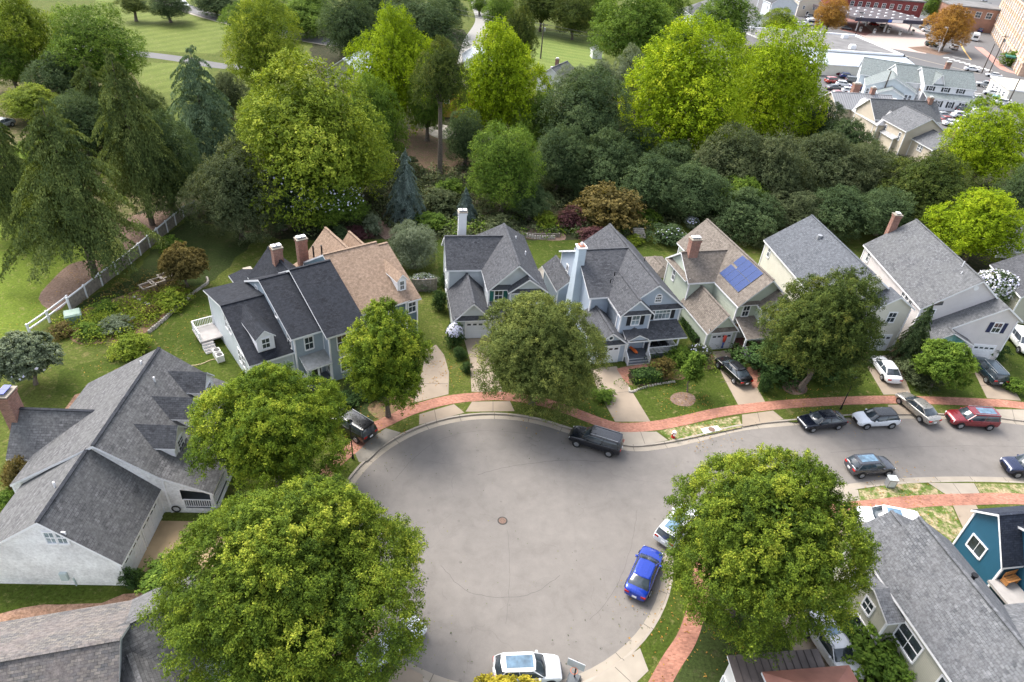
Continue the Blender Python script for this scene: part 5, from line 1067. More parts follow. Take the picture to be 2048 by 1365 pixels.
# little houses at the top
for (an, z, ang, lab, dims, wall, roof) in (
    ((1385, 30), 5, 5, 'white-porched grey house left of the red car yard', (9, 9), SD_PALE, SH_MID), ((1503, 42), 4.5, -35, 'white gabled house right of the tall green tree at the top', (9, 12), SD_WHT, SH_LGT),
    ((1415, 92), 4, 20, 'grey hipped roof peeping between the bright green trees', (9, 9), SD_TAN, SH_GREY), ((1545, 6), 6, 8, 'grey house with pale gables at the top edge behind the yard', (11, 9), SD_PALE, SH_MID), ((1600, 2), 6, 5, 'pink-grey house at the top edge left of the brick row', (10, 9), SD_BEI, SH_BRN),
    ((655, 138), 3.4, -12, 'house with a bright white metal roof between the two tall green trees', (8, 12), SD_TAN, METALW), ((1076, 150), 3.6, -24, 'small white house with grey roof beside the utility pole', (6.5, 9), SD_WHT, SH_GREY), ((930, 122), 4, 10, 'white roofed house behind the middle bright tree', (7, 8), SD_WHT, METALW),
    ((1187, 100), 2.4, 10, 'tiny white shed with grey roof on the mown plot', (2.6, 3), SD_WHT, SH_LGT), ((2010, 480), 3, 5, 'grey roofed house behind the white-flowering tree at the right edge', (12, 9), SD_TAN, SH_MID), ((2046, 590), 4, -5, 'grey roof at the right edge below the flowering tree', (8, 8), SD_TAN, SH_MID)):
    h = fb('shed' if 'tiny' in lab else 'small_house', an, z, ang, lab, 'shed' if 'tiny' in lab else 'house', wall, roof); a, b = dims; k = .45*a*.5
    h.gable('v', 0, b, 0, a, z, z+a*.33, oe=.3); h.finish()
    if a > 4:
        for u in (a*.25, a*.7): h.win(u, 0, z*.6, 'S', .8, 1.2)
        h.win(0, b*.4, z*.6, 'W', .8, 1.2); h.door(a*.48, 0, 0, 'S')
        if 'small white' in lab: h.chimney(a*.4, 4.5, .7, .7, z, z+3.2)
        if 'white metal' in lab: h.shed([(-.2, -4.6, 2.4), (a+.2, -4.6, 2.4), (a+.2, -.35, 3.4), (-.2, -.35, 3.4)])
h = fb('small_house', (872, 188), 4.6, 14, 'ochre yellow house half hidden behind the bare-trunked tree', 'house', SD_YEL, SH_BRN); h.gable('v', 0, 9, 0, 8, 4.6, 7); h.finish(); h.win(2.2, 0, 3.6, 'S', .9, 1.5); h.win(5.6, 0, 2.4, 'S', .9, 1.5)
# ================================================================== TREES
rng = np.random.default_rng(7)
def leaf_mesh(name, C, Nn, size, asp, tint, mat, seed):
    """one rhombic leaf card per centre C with normal Nn"""
    r = np.random.default_rng(seed); n = len(C); t = r.normal(size=(n, 3)); Nn = Nn/np.linalg.norm(Nn, axis=1, keepdims=True)
    a = np.cross(Nn, t); a /= np.linalg.norm(a, axis=1, keepdims=True)+1e-9; b = np.cross(Nn, a)
    s = (np.asarray(size)*(.6+.8*r.random(n)))[:, None]; V = np.empty((n, 4, 3)); bend = Nn*s*.25
    V[:, 0] = C-a*s-bend; V[:, 1] = C+b*s*asp+bend*.4; V[:, 2] = C+a*s-bend; V[:, 3] = C-b*s*asp+bend*.4
    me = bpy.data.meshes.new(name); me.vertices.add(4*n); me.vertices.foreach_set('co', V.astype(np.float32).ravel())
    me.loops.add(4*n); me.loops.foreach_set('vertex_index', np.arange(4*n, dtype=np.int32)); me.polygons.add(n)
    me.polygons.foreach_set('loop_start', np.arange(0, 4*n, 4, dtype=np.int32)); me.update(calc_edges=True)
    at = me.attributes.new('tint', 'FLOAT', 'FACE'); at.data.foreach_set('value', tint.astype(np.float32)); me.materials.append(mat); return me
def broad(name, seed, r, rz, lobes, leaves, size, mat, sub=.125, low=-.5, spread=.5, R1=.40, asp=.5, flat=.8, taper=.22, fill=.2):
    """crown = big boughs -> leaf pads on their outer side -> short feathery twigs -> leaf cards; gaps between pads stay open"""
    g = np.random.default_rng(seed); i = np.arange(lobes)+.5; cz = 1-(1-low)*i/lobes; th = i*2.39996+g.random()*6
    D = np.stack([np.sqrt(1-cz**2)*np.cos(th), np.sqrt(1-cz**2)*np.sin(th), cz], 1)+g.normal(size=(lobes, 3))*.15; D /= np.linalg.norm(D, axis=1, keepdims=True)
    rr = R1*(.7+.6*g.random(lobes)); LC = D*(1.0-rr*.9+g.normal(size=lobes)*.07)[:, None]
    k = int(55/(sub/.125)**2); cand = []; par = []
    for j in range(lobes):
        T = g.normal(size=(k, 3))*.75+D[j]*.8+np.array([0, 0, .35]); T /= np.linalg.norm(T, axis=1, keepdims=True); cand.append(LC[j]+T*rr[j]*(.82+.34*g.random(k))[:, None]); par += [j]*k
    C = np.vstack(cand); par = np.array(par); keep = np.ones(len(C), bool)
    for j in range(lobes): dd = np.linalg.norm(C-LC[j], axis=1); keep &= ~((dd < rr[j]*.80) & (par != j))
    C = C[keep]; par = par[keep]; order = g.permutation(len(C)); S_ = np.full((len(C), 3), 99.); n = 0; sel = []
    for o in order:                       # thin out so pads do not pile up
        if n == 0 or ((S_[:n]-C[o])**2).sum(1).min() > (sub*1.12)**2: S_[n] = C[o]; n += 1; sel.append(o)
    C = C[sel]; par = par[sel]; sr = sub*(.6+.8*g.random(n)); out = C/np.linalg.norm(C, axis=1, keepdims=True)
    w = sr**1.7; cnt = np.maximum(14, (leaves*(1-fill)*w/w.sum()).astype(int)); ti = np.repeat(np.arange(n), cnt); m = len(ti)
    NT = 7; TW = g.normal(size=(n, NT, 3))*.9+out[:, None]*.75+np.array([0, 0, .55]); TW /= np.linalg.norm(TW, axis=2, keepdims=True)
    T = TW[ti, g.integers(0, NT, m)]; u = g.random(m)**.7; P = C[ti]+T*(sr[ti]*(.15+1.25*u))[:, None]*np.array([1.1, 1.1, flat])+g.normal(size=(m, 3))*(sr[ti]*.26*(1.15-.6*u))[:, None]
    f = int(leaves*fill); Q = g.normal(size=(f, 3)); Q /= np.linalg.norm(Q, axis=1, keepdims=True); Q *= (.30+.52*g.random(f)**.7)[:, None]
    P = np.vstack([P, Q]); tp = (1-taper*P[:, 2:3]); P = P*np.hstack([tp, tp, np.ones_like(tp)])*np.array([r, r, rz]); Nn = np.vstack([T*.5+out[ti]*.3, Q])*.8+np.array([0, 0, .6])+g.normal(size=P.shape)*spread
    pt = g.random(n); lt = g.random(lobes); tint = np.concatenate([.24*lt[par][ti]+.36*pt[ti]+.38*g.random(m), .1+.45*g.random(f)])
    return leaf_mesh(name, P, Nn, np.concatenate([np.full(m, size), np.full(f, size*2.1)]), asp, tint, mat, seed+1), LC*np.array([r, r, rz])
def trunk_mesh(name, base, LCs, rz, clear, tr, mat, seed, n=9):
    """tapered trunk with limbs reaching into the crown; local origin at ground, crown centre at z=clear+rz"""
    g = random.Random(seed); mb = MB(); zc = clear+rz; lean = (g.uniform(-.25, .25), g.uniform(-.25, .25)); pts = [(0, 0, -.1), (lean[0]*.3, lean[1]*.3, clear*.5), (lean[0], lean[1], max(clear, .4)), (lean[0]*1.6, lean[1]*1.2, zc)]
    rs = [tr*1.35, tr, tr*.85, tr*.4]
    for i in range(3): mb.cyl(pts[i], pts[i+1], rs[i], rs[i+1], 9, cap=False)
    st = Vector(pts[2])
    for i in range(n):
        c = LCs[int(i*len(LCs)/n*.7) % len(LCs)]; e = Vector((c[0]*.85, c[1]*.85, zc+c[2]*.8)); m = st.lerp(e, .5)+Vector((0, 0, .12*rz)); mb.cyl(st, m, tr*.42, tr*.26, 6, cap=False); mb.cyl(m, e, tr*.26, tr*.08, 6, cap=False)
    return mb
def fitpx(cx, cy, hw, hh, clear):
    rz = 5.0
    for _ in range(25):
        zc = clear+rz; P = W(cx, cy, zc); v = P-Vector((0, 0, CH)); d = v.length; s = F/(v.dot(_Fw))*1.0; ang = math.asin((CH-zc)/d); rr = hw/s; q = (hh/s)**2-(rr*math.sin(ang))**2
        z2_ = math.sqrt(q)/math.cos(ang) if q > 0 else .5*rr; rz = .5*rz+.5*min(max(z2_, .5*rr), 1.7*rr)
    return P.x, P.y, rr, rz
# leaf colours (linear)
LM = {
 'elm': leafmat('leaf_elm', [(.014, .030, .005), (.060, .098, .010), (.14, .19, .015), (.40, .41, .045)]),
 'elmy': leafmat('leaf_elm_yellow', [(.016, .034, .005), (.066, .112, .010), (.16, .215, .015), (.44, .45, .045)]),
 'olive': leafmat('leaf_olive', [(.030, .042, .012), (.075, .10, .022), (.14, .165, .038), (.32, .33, .07)]),
 'oak': leafmat('leaf_brownish_oak', [(.018, .030, .008), (.045, .068, .013), (.088, .115, .020), (.21, .20, .035)]),
 'bright': leafmat('leaf_bright', [(.04, .072, .004), (.13, .195, .005), (.25, .33, .008), (.48, .50, .03)]),
 'lime': leafmat('leaf_lime', [(.035, .06, .008), (.10, .145, .012), (.20, .25, .022), (.46, .47, .06)]),
 'green': leafmat('leaf_green', [(.022, .048, .007), (.065, .115, .014), (.13, .20, .024), (.27, .34, .05)]),
 'deep': leafmat('leaf_deep', [(.017, .030, .012), (.042, .068, .024), (.080, .118, .042), (.17, .21, .08)]),
 'plum': leafmat('leaf_dull_plum', [(.022, .032, .014), (.055, .072, .028), (.10, .12, .048), (.19, .20, .09)]),
 'silver': leafmat('leaf_silvery', [(.07, .09, .05), (.12, .15, .08), (.18, .21, .12), (.28, .31, .20)]),
 'orange': leafmat('leaf_orange', [(.14, .07, .02), (.24, .13, .03), (.34, .18, .03), (.30, .24, .05)]),
 'bronze': leafmat('leaf_bronze', [(.045, .040, .012), (.095, .078, .022), (.155, .118, .032), (.25, .19, .055)]),
 'red': leafmat('leaf_dark_red', [(.04, .018, .018), (.075, .032, .03), (.12, .055, .048), (.19, .105, .08)]),
 'yellow': leafmat('leaf_yellow', [(.12, .12, .012), (.25, .22, .02), (.38, .32, .03), (.50, .40, .05)]),
 'spruce': leafmat('needle_spruce', [(.022, .036, .011), (.065, .090, .024), (.125, .16, .04), (.26, .29, .08)], .12),
 'blue': leafmat('needle_blue', [(.045, .068, .052), (.09, .125, .098), (.15, .195, .155), (.26, .31, .26)], .12),
 'pine': leafmat('needle_pine', [(.04, .065, .036), (.09, .135, .068), (.16, .22, .11), (.30, .37, .19)], .15),
 'hedge': leafmat('leaf_hedge', [(.018, .036, .010), (.03, .058, .014), (.05, .09, .02), (.08, .13, .03)], .15),
 'flower': leafmat('petal_white', [(.55, .56, .5), (.7, .7, .66), (.8, .8, .78)], .2),
}
def add_tree(name, mesh, tmesh, x, y, label, cat, group=None, sc=None, mat=None, zc=0, rot=0, barkm=BARK, tilt=0):
    e = empty(name, (x, y, 0), rot, label, cat, group)
    c = bpy.data.objects.new('crown', mesh); COL.objects.link(c); c.parent = e; c.location = (0, 0, zc)
    if sc: c.scale = sc
    if mat: c.material_slots[0].link = 'OBJECT'; c.material_slots[0].material = mat
    if tmesh:
        t = bpy.data.objects.new('trunk', tmesh); COL.objects.link(t); t.parent = e
        if sc: t.scale = (sc[0], sc[1], (zc)/TRZ if zc else 1)
    return e
TRZ = 1.0
def near_tree(cx, cy, hw, hh, clear, mat, label, seed, lobes=16, leaves=40000, size=.11, tr=.3, name='street_tree', cat='tree', group=None, **k):
    x, y, r, rz = fitpx(cx, cy, hw, hh, clear); me, LC = broad('crown', seed, r*.80, rz*.86, lobes, leaves, size, LM[mat], **k)
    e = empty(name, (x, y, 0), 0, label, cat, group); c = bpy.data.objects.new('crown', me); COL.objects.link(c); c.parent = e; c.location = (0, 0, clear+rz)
    o = trunk_mesh('trunk', None, LC, rz, clear, tr, BARK, seed).build('trunk', BARKL if k.get('pale') else BARK, e, smooth=True); return e
near_tree(588, 1155, 282, 256, 1.6, 'elm', 'largest street tree, yellow-green and many-lobed, at the lower left of the turning circle', 11, 26, 240000, .064, .38, sub=.085, R1=.34, taper=.30)
near_tree(541, 850, 170, 146, 1.8, 'elmy', 'yellow-green street tree between the white brick house and the turning circle', 12, 18, 130000, .066, .32, sub=.10, R1=.38, taper=.22)
near_tree(772, 714, 104, 112, 1.8, 'elmy', 'small-leaved green tree in front of the tan-roofed house', 13, 14, 66000, .07, .22, low=-.7, sub=.11, R1=.46, fill=.25)
near_tree(1078, 694, 150, 132, 1.2, 'olive', 'wide grey-olive tree over the driveway of the green-shuttered house', 14, 24, 140000, .066, .3, low=-.85, sub=.085, R1=.36, taper=.28, fill=.28)
near_tree(1652, 655, 128, 126, 1.8, 'oak', 'broad dark street tree with pale trunk in front of the cream house', 15, 16, 100000, .074, .3, low=-.7, sub=.10, R1=.44, fill=.3)
near_tree(1529, 1072, 210, 214, 1.4, 'elm', 'round dense street tree hanging over the parked white SUV', 16, 24, 200000, .064, .34, low=-.7, sub=.085, R1=.34, taper=.22)
near_tree(1890, 722, 64, 54, .8, 'green', 'small round green tree in front of the white house', 17, 12, 34000, .072, .14, low=-.8, sub=.12)
near_tree(1388, 737, 26, 38, .9, 'green', 'slim young tree in the mulch ring on the lawn', 18, 10, 7000, .07, .07, low=-.8, sub=.17)
near_tree(48, 712, 72, 60, .8, 'silver', 'pale green dogwood-like tree at the left edge above the white brick house', 19, 14, 26000, .10, .18, sub=.12)
near_tree(1015, 1442, 108, 62, 1.0, 'yellow', 'yellow-green tree top poking in at the bottom edge', 20, 12, 30000, .09, .2, sub=.12)
near_tree(365, 527, 52, 46, .6, 'bronze', 'low orange-bronze maple in the walled garden', 21, 12, 22000, .085, .14, sub=.12)
# shared crowns of unit size for the trees further off
UN = []
for s, (lo, lv, sz, sub, R1, lw, tp) in enumerate([(15, 42000, .0165, .085, .42, -.8, .15), (11, 36000, .0175, .10, .48, -.8, .25), (22, 42000, .016, .08, .36, -.85, .1), (13, 38000, .018, .095, .45, -.9, .3)]):
    me, LC = broad('crown', 100+s, 1, 1, lo, lv, sz, LM['green'], sub=sub, R1=R1, low=lw, taper=tp); UN.append((me, LC))
SM = []
for s in range(3):
    me, LC = broad('foliage', 200+s, 1, 1, 8, 4200, .05, LM['green'], sub=.19, R1=.5, low=-.5); SM.append((me, LC))
TM = {}
def tmesh(u, key, clear, r, rz, tr):
    return trunk_mesh('trunk', None, UN[u][1]*np.array([r, r, rz]), rz, clear, tr, BARK, key)
def far_tree(cx, cy, hw, hh, clear, mat, label, u=0, name='broadleaf_tree', group='trees beyond the houses', tr=.4, bark=None):
    x, y, r, rz = fitpx(cx, cy, hw, hh, clear); e = empty(name, (x, y, 0), (cx*7+cy*3) % 6.28, label, 'tree', group)
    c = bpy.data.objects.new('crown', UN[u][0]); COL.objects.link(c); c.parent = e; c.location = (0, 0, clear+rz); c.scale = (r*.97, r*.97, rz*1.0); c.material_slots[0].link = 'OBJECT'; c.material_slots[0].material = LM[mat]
    tmesh(u, int(cx), clear, r, rz, tr).build('trunk', bark or BARK, e, smooth=True); return e
FT = [
 (1372, 195, 130, 132, .8, 'bright', 'very bright yellow-green giant tree, left of the twin pair near the parking', 0), (1556, 175, 102, 112, .8, 'bright', 'very bright yellow-green giant tree, right of the twin pair near the parking', 2),
 (1000, 175, 88, 112, .8, 'bright', 'bright green tall tree right of the bare-trunked tree', 3), (790, 140, 84, 116, .8, 'bright', 'bright green tall tree beside the white metal roof', 1),
 (625, 275, 148, 142, 2, 'lime', 'huge yellow-green spreading tree behind the blue-grey and tan-roofed houses', 3), (530, 100, 78, 88, 1, 'lime', 'round yellow-topped tree below the far road', 0),
 (190, 98, 92, 78, 1.5, 'green', 'dense mid-green tree at the upper left beside the mown lawn', 2), (42, 62, 66, 72, 3, 'lime', 'yellowing tree in the top left corner', 1),
 (1010, 335, 74, 80, 1, 'green', 'rounded mid-green tree behind the green-shuttered house', 2), (1170, 235, 90, 85, 2, 'deep', 'dark leafy tree between the two brightest groups', 0),
 (1975, 290, 82, 78, 2, 'bright', 'bright green tree right of the beige house', 0), (1965, 450, 92, 70, 1.5, 'bright', 'bright green tree above the white house at the right edge', 3),
 (1858, 372, 82, 68, 1.5, 'oak', 'dull olive tree in front of the beige house', 1), (1275, 62, 88, 74, 2, 'green', 'olive green tree at the top centre', 0), (1455, 38, 56, 56, 2, 'green', 'tall dark green tree at the top between yard and gabled house', 1),
 (700, 52, 64, 58, 1, 'deep', 'dark bushy tree at the top left of centre', 0), (840, 60, 88, 62, 1, 'deep', 'dark tree left of the winding lane', 2), (1035, 75, 40, 55, 1, 'oak', 'thin-leaved tree right of the winding lane', 3), (1085, 5, 60, 42, 2, 'oak', 'tree at the top edge above the mown plot', 1),
 (1200, 165, 40, 42, 1, 'silver', 'silvery tree left of the brightest giant tree', 1), (1258, 150, 36, 50, 1, 'silver', 'silvery-green tree tucked against the brightest giant tree', 3), (1560, 48, 34, 26, 1, 'lime', 'small yellow-green tree below the top yard', 0),
 (1664, 28, 33, 30, 1.5, 'orange', 'orange-brown tree at the plaza left of the fuel canopy', 2), (1903, 52, 42, 38, 1.5, 'orange', 'large orange tree beside the shuttle bus', 1), (1870, 12, 24, 22, 1.5, 'green', 'green tree right of the fuel canopy', 0), (1963, 20, 12, 12, 1.5, 'green', 'little green street tree by the office block', 2),
 (335, 10, 42, 26, 1, 'deep', 'dark tree at the top edge beside the far road', 2), (265, 8, 28, 18, 2, 'oak', 'small-crowned tree at the top edge above the mown lawn', 1), (610, 38, 55, 30, .5, 'green', 'low green tree by the far road', 3), (490, 42, 42, 36, 1, 'green', 'green tree hugging the yellow-topped tree', 1),
 (330, 330, 66, 90, .6, 'deep', 'dark green tree behind the long fence', 0), (470, 385, 82, 92, .6, 'plum', 'grey-green feathery tree at the end of the fence', 3), (560, 395, 60, 62, .5, 'deep', 'dark tree with pale blossoms behind the blue-grey house', 1), (655, 400, 72, 52, .5, 'green', 'leafy tree with white blossoms above the tan roof', 0),
 (455, 190, 42, 42, .8, 'plum', 'small dark tree between the pine and the yellow-topped tree', 1), (826, 490, 50, 44, .5, 'silver', 'pale grey-green tree left of the green-shuttered house', 2), (750, 245, 60, 80, 1, 'green', 'green tree between the two bright tall trees', 3), (855, 205, 40, 60, 1.5, 'green', 'thin green tree in front of the ochre house', 0),
 (1120, 320, 62, 60, .6, 'deep', 'dark tree right of the rounded mid-green tree', 0), (1215, 330, 66, 62, .6, 'deep', 'dark tree above the bronze round tree', 3), (1300, 365, 66, 58, .6, 'deep', 'dark tree below the left giant tree', 1), (1390, 385, 70, 52, .6, 'deep', 'dark tree right behind the solar-panelled house', 2),
 (1455, 330, 72, 70, 1, 'plum', 'dark plum-tinted tree between the twin giants', 0), (1540, 345, 78, 72, 1, 'plum', 'plum-tinted tree below the right giant tree', 3), (1640, 330, 82, 66, 1, 'plum', 'plum-tinted tree left of the beige house', 1), (1725, 345, 66, 56, 1, 'plum', 'plum-tinted tree just in front of the tan ribbed roof', 2),
 (1500, 425, 66, 46, .5, 'deep', 'dark tree left of the slate-roofed cream house', 3), (1590, 420, 62, 42, .5, 'plum', 'brownish tree behind the slate roof ridge', 0), (1680, 420, 70, 50, .5, 'deep', 'dark tree right of the slate roof ridge', 1), (1770, 425, 66, 46, .5, 'deep', 'dark tree behind the tall brick chimney', 2), (1850, 440, 52, 34, .5, 'oak', 'olive tree behind the ridge of the white house', 0),
 (1640, 250, 48, 45, 1, 'deep', 'dark tree left of the tan ribbed roof', 0), (1995, 575, 46, 36, .6, 'deep', 'white-flowering tree right of the white house', 1), (2040, 400, 50, 70, 1, 'deep', 'dark tree at the right edge between two bright trees', 2), (1080, 250, 50, 60, 1, 'green', 'mid-green tree behind the rounded tree', 1),
 (930, 275, 44, 50, .6, 'deep', 'dark tree beside the mulch clearing', 2), (700, 330, 66, 60, .6, 'green', 'green tree right below the huge spreading tree', 1), (545, 255, 70, 70, 1, 'lime', 'yellow-green tree on the left flank of the huge spreading tree', 2), (60, 205, 60, 32, .5, 'lime', 'pale yellow-green bushy tree on the left lawn', 3),
 (1150, 30, 45, 40, 1, 'oak', 'tree at the top edge left of centre group', 2), (960, 10, 20, 14, 1, 'green', 'small green tree by the winding lane at the top edge', 0), (1330, 130, 40, 60, 1, 'green', 'green tree behind the left giant tree', 1), (625, 22, 46, 34, 1, 'green', 'tree behind the dark fir at the top left of centre', 1), (745, 12, 46, 34, 1, 'deep', 'dark tree at the top edge above the bright tall tree', 3), (800, 5, 40, 30, 1, 'plum', 'dull tree at the top edge left of the lane', 0), (890, 22, 40, 36, 1, 'deep', 'dark tree hugging the left side of the lane', 1), (1000, 28, 36, 36, 1, 'green', 'green tree hugging the right side of the lane', 2), (1195, 20, 44, 40, 1, 'green', 'green tree at the top edge over the mown plot', 3), (1330, 15, 48, 40, 1, 'green', 'green tree at the top edge left of the red car yard', 0), (1370, 75, 34, 26, 1, 'green', 'green tree below the red car yard', 2), (540, 20, 44, 26, .5, 'green', 'green tree on the far side of the far road', 2), (430, 5, 44, 20, .5, 'deep', 'dark tree at the top edge beyond the far road', 3), (120, 150, 56, 44, 1, 'deep', 'dark tree below the dense mid-green tree', 1), (300, 240, 46, 60, 1, 'spruce', 'dark rough tree left of the pine', 3), (1690, 290, 60, 50, 1, 'deep', 'dark tree against the tan ribbed roof wall', 3), (20, 130, 46, 40, 1, 'green', 'green tree at the left edge below the yellowing tree', 0), (1145, 175, 40, 40, 1, 'silver', 'silvery green tree by the little grey-roofed house', 2), (1265, 300, 56, 50, .5, 'deep', 'dark tree filling the gap left of the left giant tree', 2), (1350, 335, 56, 46, .5, 'deep', 'dark tree at the foot of the left giant tree', 0), (1480, 395, 60, 44, .5, 'green', 'mid-green tree low in the middle of the dark wood', 3), (1060, 400, 40, 36, .5, 'deep', 'dark tree at the wood edge behind the green-shuttered house', 1), (160, 250, 60, 60, 1, 'deep', 'dark leafy tree between the left spruces', 2), (90, 330, 50, 50, 1, 'green', 'mid-green tree behind the left spruces', 0)]
for t in FT:
    if t[6]: far_tree(*t[:7], u=t[7])
# bare-trunked tree with high crown in the mulch clearing
far_tree(883, 150, 52, 62, 11, 'oak', 'tall tree with a long bare trunk standing in the mulch clearing', 3, tr=.35)
# white blossom on some of them
def blossoms(cx, cy, hw, hh, n, seed, clear=.5, sz=.13):
    x, y, r, rz = fitpx(cx, cy, hw, hh, clear); g = np.random.default_rng(seed); T = g.normal(size=(n, 3)); T[:, 2] = abs(T[:, 2]); T /= np.linalg.norm(T, axis=1, keepdims=True)
    return leaf_mesh('blossom', T*np.array([r, r, rz])*(.85+.18*g.random(n))[:, None], T+g.normal(size=T.shape)*.4, sz, .9, g.random(n), LM['flower'], seed), clear+rz
for lab, cx, cy, hw, hh, n in (('dark tree with pale blossoms behind the blue-grey house', 560, 395, 60, 62, 90), ('leafy tree with white blossoms above the tan roof', 655, 400, 72, 52, 350), ('white-flowering tree right of the white house', 1995, 575, 46, 36, 900), ('pale green dogwood-like tree at the left edge above the white brick house', 48, 712, 62, 50, 60)):
    for o in list(COL.objects):
        if o.get('label') == lab: me, zc = blossoms(cx, cy, hw, hh, n, int(cx)); c = bpy.data.objects.new('blossom', me); COL.objects.link(c); c.parent = o; c.location = (0, 0, zc)
# conifers
def conifer(name, seed, tiers, br, mat, droop=.18, tip=.8, size=.05, full=.85, dens=7, gap=.25):
    g = np.random.default_rng(seed); P = []; Nn = []; tint = []
    for t in range(tiers):
        h = .05+.93*(t/(tiers-1)); Rm = (1-h)**tip*full+.02; nb = max(4, int(br*(.35+.65*Rm))); a0_ = g.random()*6.28
        for b in range(nb):
            if g.random() < gap*(1-h): continue
            a = a0_+6.283*b/nb+g.normal()*.22; Rb = Rm*(.55+.6*g.random()); hb = h+g.normal()*.5/tiers; tb = g.random(); d = np.array([math.cos(a), math.sin(a)]); sd = np.array([-d[1], d[0]]); nn = max(6, int(dens*Rb*30))
            s = (g.random(nn)**.7)*.95+.05; wd = .17*Rb*(1.1-s*.8)+.012; off = g.normal(size=nn)*wd*.8
            z = hb+.10*Rb*np.sin(s*3.1)-droop*Rb*s*s-np.abs(g.normal(size=nn))*.010-np.abs(off)*.18
            P.append(np.stack([d[0]*s*Rb+sd[0]*off, d[1]*s*Rb+sd[1]*off, z], 1)); Nn.append(np.stack([d[0]*.6+g.normal(size=nn)*.6, d[1]*.6+g.normal(size=nn)*.6, np.full(nn, .8)], 1)); tint.append(.5*tb+.5*g.random(nn))
    return leaf_mesh(name, np.vstack(P), np.vstack(Nn), size, .4, np.concatenate(tint), mat, seed)
CON = [conifer('crown', 301, 26, 13, LM['spruce'], .16, .75, .018, .9, 11), conifer('crown', 302, 21, 13, LM['spruce'], .14, .60, .015, .95, 16, .30), conifer('crown', 303, 34, 16, LM['blue'], .12, .9, .020, .95, 12, .1)]
def con_tree(bx, by, hgt, rad, u, mat, label, name='conifer', clear=0.0, tr=.3, group='conifers', z0=None):
    """base point in the photograph, height and radius in metres"""
    p = W(bx, by); e = empty(name, (p.x, p.y, 0), (bx*5) % 6.28, label, 'conifer', group); c = bpy.data.objects.new('crown', CON[u]); COL.objects.link(c); c.parent = e; c.location = (0, 0, clear)
    c.scale = (rad, rad, hgt-clear); c.material_slots[0].link = 'OBJECT'; c.material_slots[0].material = LM[mat]
    mb = MB(); mb.cyl((0, 0, -.1), (0, 0, hgt*.5), tr, tr*.6, 10, cap=False); mb.cyl((0, 0, hgt*.5), (0, 0, hgt*.97), tr*.6, .03, 8, cap=False); mb.build('trunk', BARK, e, smooth=True); return e
def top_h(bx, by, ty, tx):
    """height of a tree from its base point and its top in the photograph"""
    b = W(bx, by); best = None
    for i in range(2, 400):
        z = i*.1; t = W(tx, ty, z); d = (Vector((t.x, t.y))-Vector((b.x, b.y))).length
        if best is None or d < best[0]: best = (d, z)
    return best[1]
for bx, by, tx, ty, hw, u, mat, lab, cl in [
    (190, 548, 100, 198, 122, 1, 'spruce', 'dark drooping spruce at the left with a thick trunk beside the mulch bed', 3.5), (305, 450, 215, 105, 90, 1, 'spruce', 'tall ragged spruce left of centre-left whose trunk meets the fence', 3.5),
    (425, 345, 390, 95, 92, 1, 'pine', 'soft blue-green pine rising above the dark trees at the upper left', 1.0), (812, 440, 800, 300, 52, 0, 'blue', 'blue spruce behind the tan-roofed house', .2), (930, 440, 930, 375, 30, 2, 'blue', 'small blue spruce behind the white chimney', .1),
    (1808, 722, 1834, 600, 40, 0, 'deep', 'narrow dark evergreen between the cream house and the white house', .1), (60, 470, 12, 205, 70, 1, 'spruce', 'second dark spruce at the left edge', 1.5), (215, 300, 180, 120, 70, 1, 'spruce', 'dark spruce in front of the dense mid-green tree', 1.0),
    (1480, 400, 1480, 300, 50, 0, 'deep', 'dark fir in the wood behind the solar-panelled house', .2), (1375, 410, 1370, 310, 45, 0, 'deep', 'dark fir below the left giant tree', .2), (715, 110, 705, 10, 42, 0, 'deep', 'dark fir at the top beside the white metal roof', .2)]:
    hgt = top_h(bx, by, ty, tx); p = W(bx, by); s = F/((p-Vector((0, 0, CH-hgt*.4))).length); con_tree(bx, by, hgt, hw/s, u, mat, lab, clear=cl, tr=.22 if hgt < 10 else .38)
# ================================================================== SHRUBS
def shrub(cx, cy, hw, hh, mat, label, u=0, name='shrub', group='shrubs in the gardens', cat='shrub', flower=0):
    x, y, r, rz = fitpx(cx, cy, hw, hh, 0.0); e = empty(name, (x, y, 0), (cx*3) % 6.28, label, cat, group)
    c = bpy.data.objects.new('foliage', SM[u % 3][0]); COL.objects.link(c); c.parent = e; c.location = (0, 0, rz*.85); c.scale = (r*1.1, r*1.1, rz*1.05); c.material_slots[0].link = 'OBJECT'; c.material_slots[0].material = LM[mat]
    mb = MB(); q = random.Random(int(cx))
    for i in range(5): a = q.uniform(0, 6.28); mb.cyl((0, 0, -.05), (math.cos(a)*r*.5, math.sin(a)*r*.5, rz*1.1), .05, .02, 5, cap=False)
    mb.build('stems', BARK, e)
    if flower:
        g = np.random.default_rng(int(cx)); T = g.normal(size=(flower, 3)); T[:, 2] = abs(T[:, 2])+.6; T[:, 1] -= .3; T /= np.linalg.norm(T, axis=1, keepdims=True)
        me = leaf_mesh('blossom', T*np.array([r, r, rz])*1.05+np.array([0, 0, rz*.85]), T, .10, .9, g.random(flower), LM['flower'], int(cx)); b = bpy.data.objects.new('blossom', me); COL.objects.link(b); b.parent = e
    return e
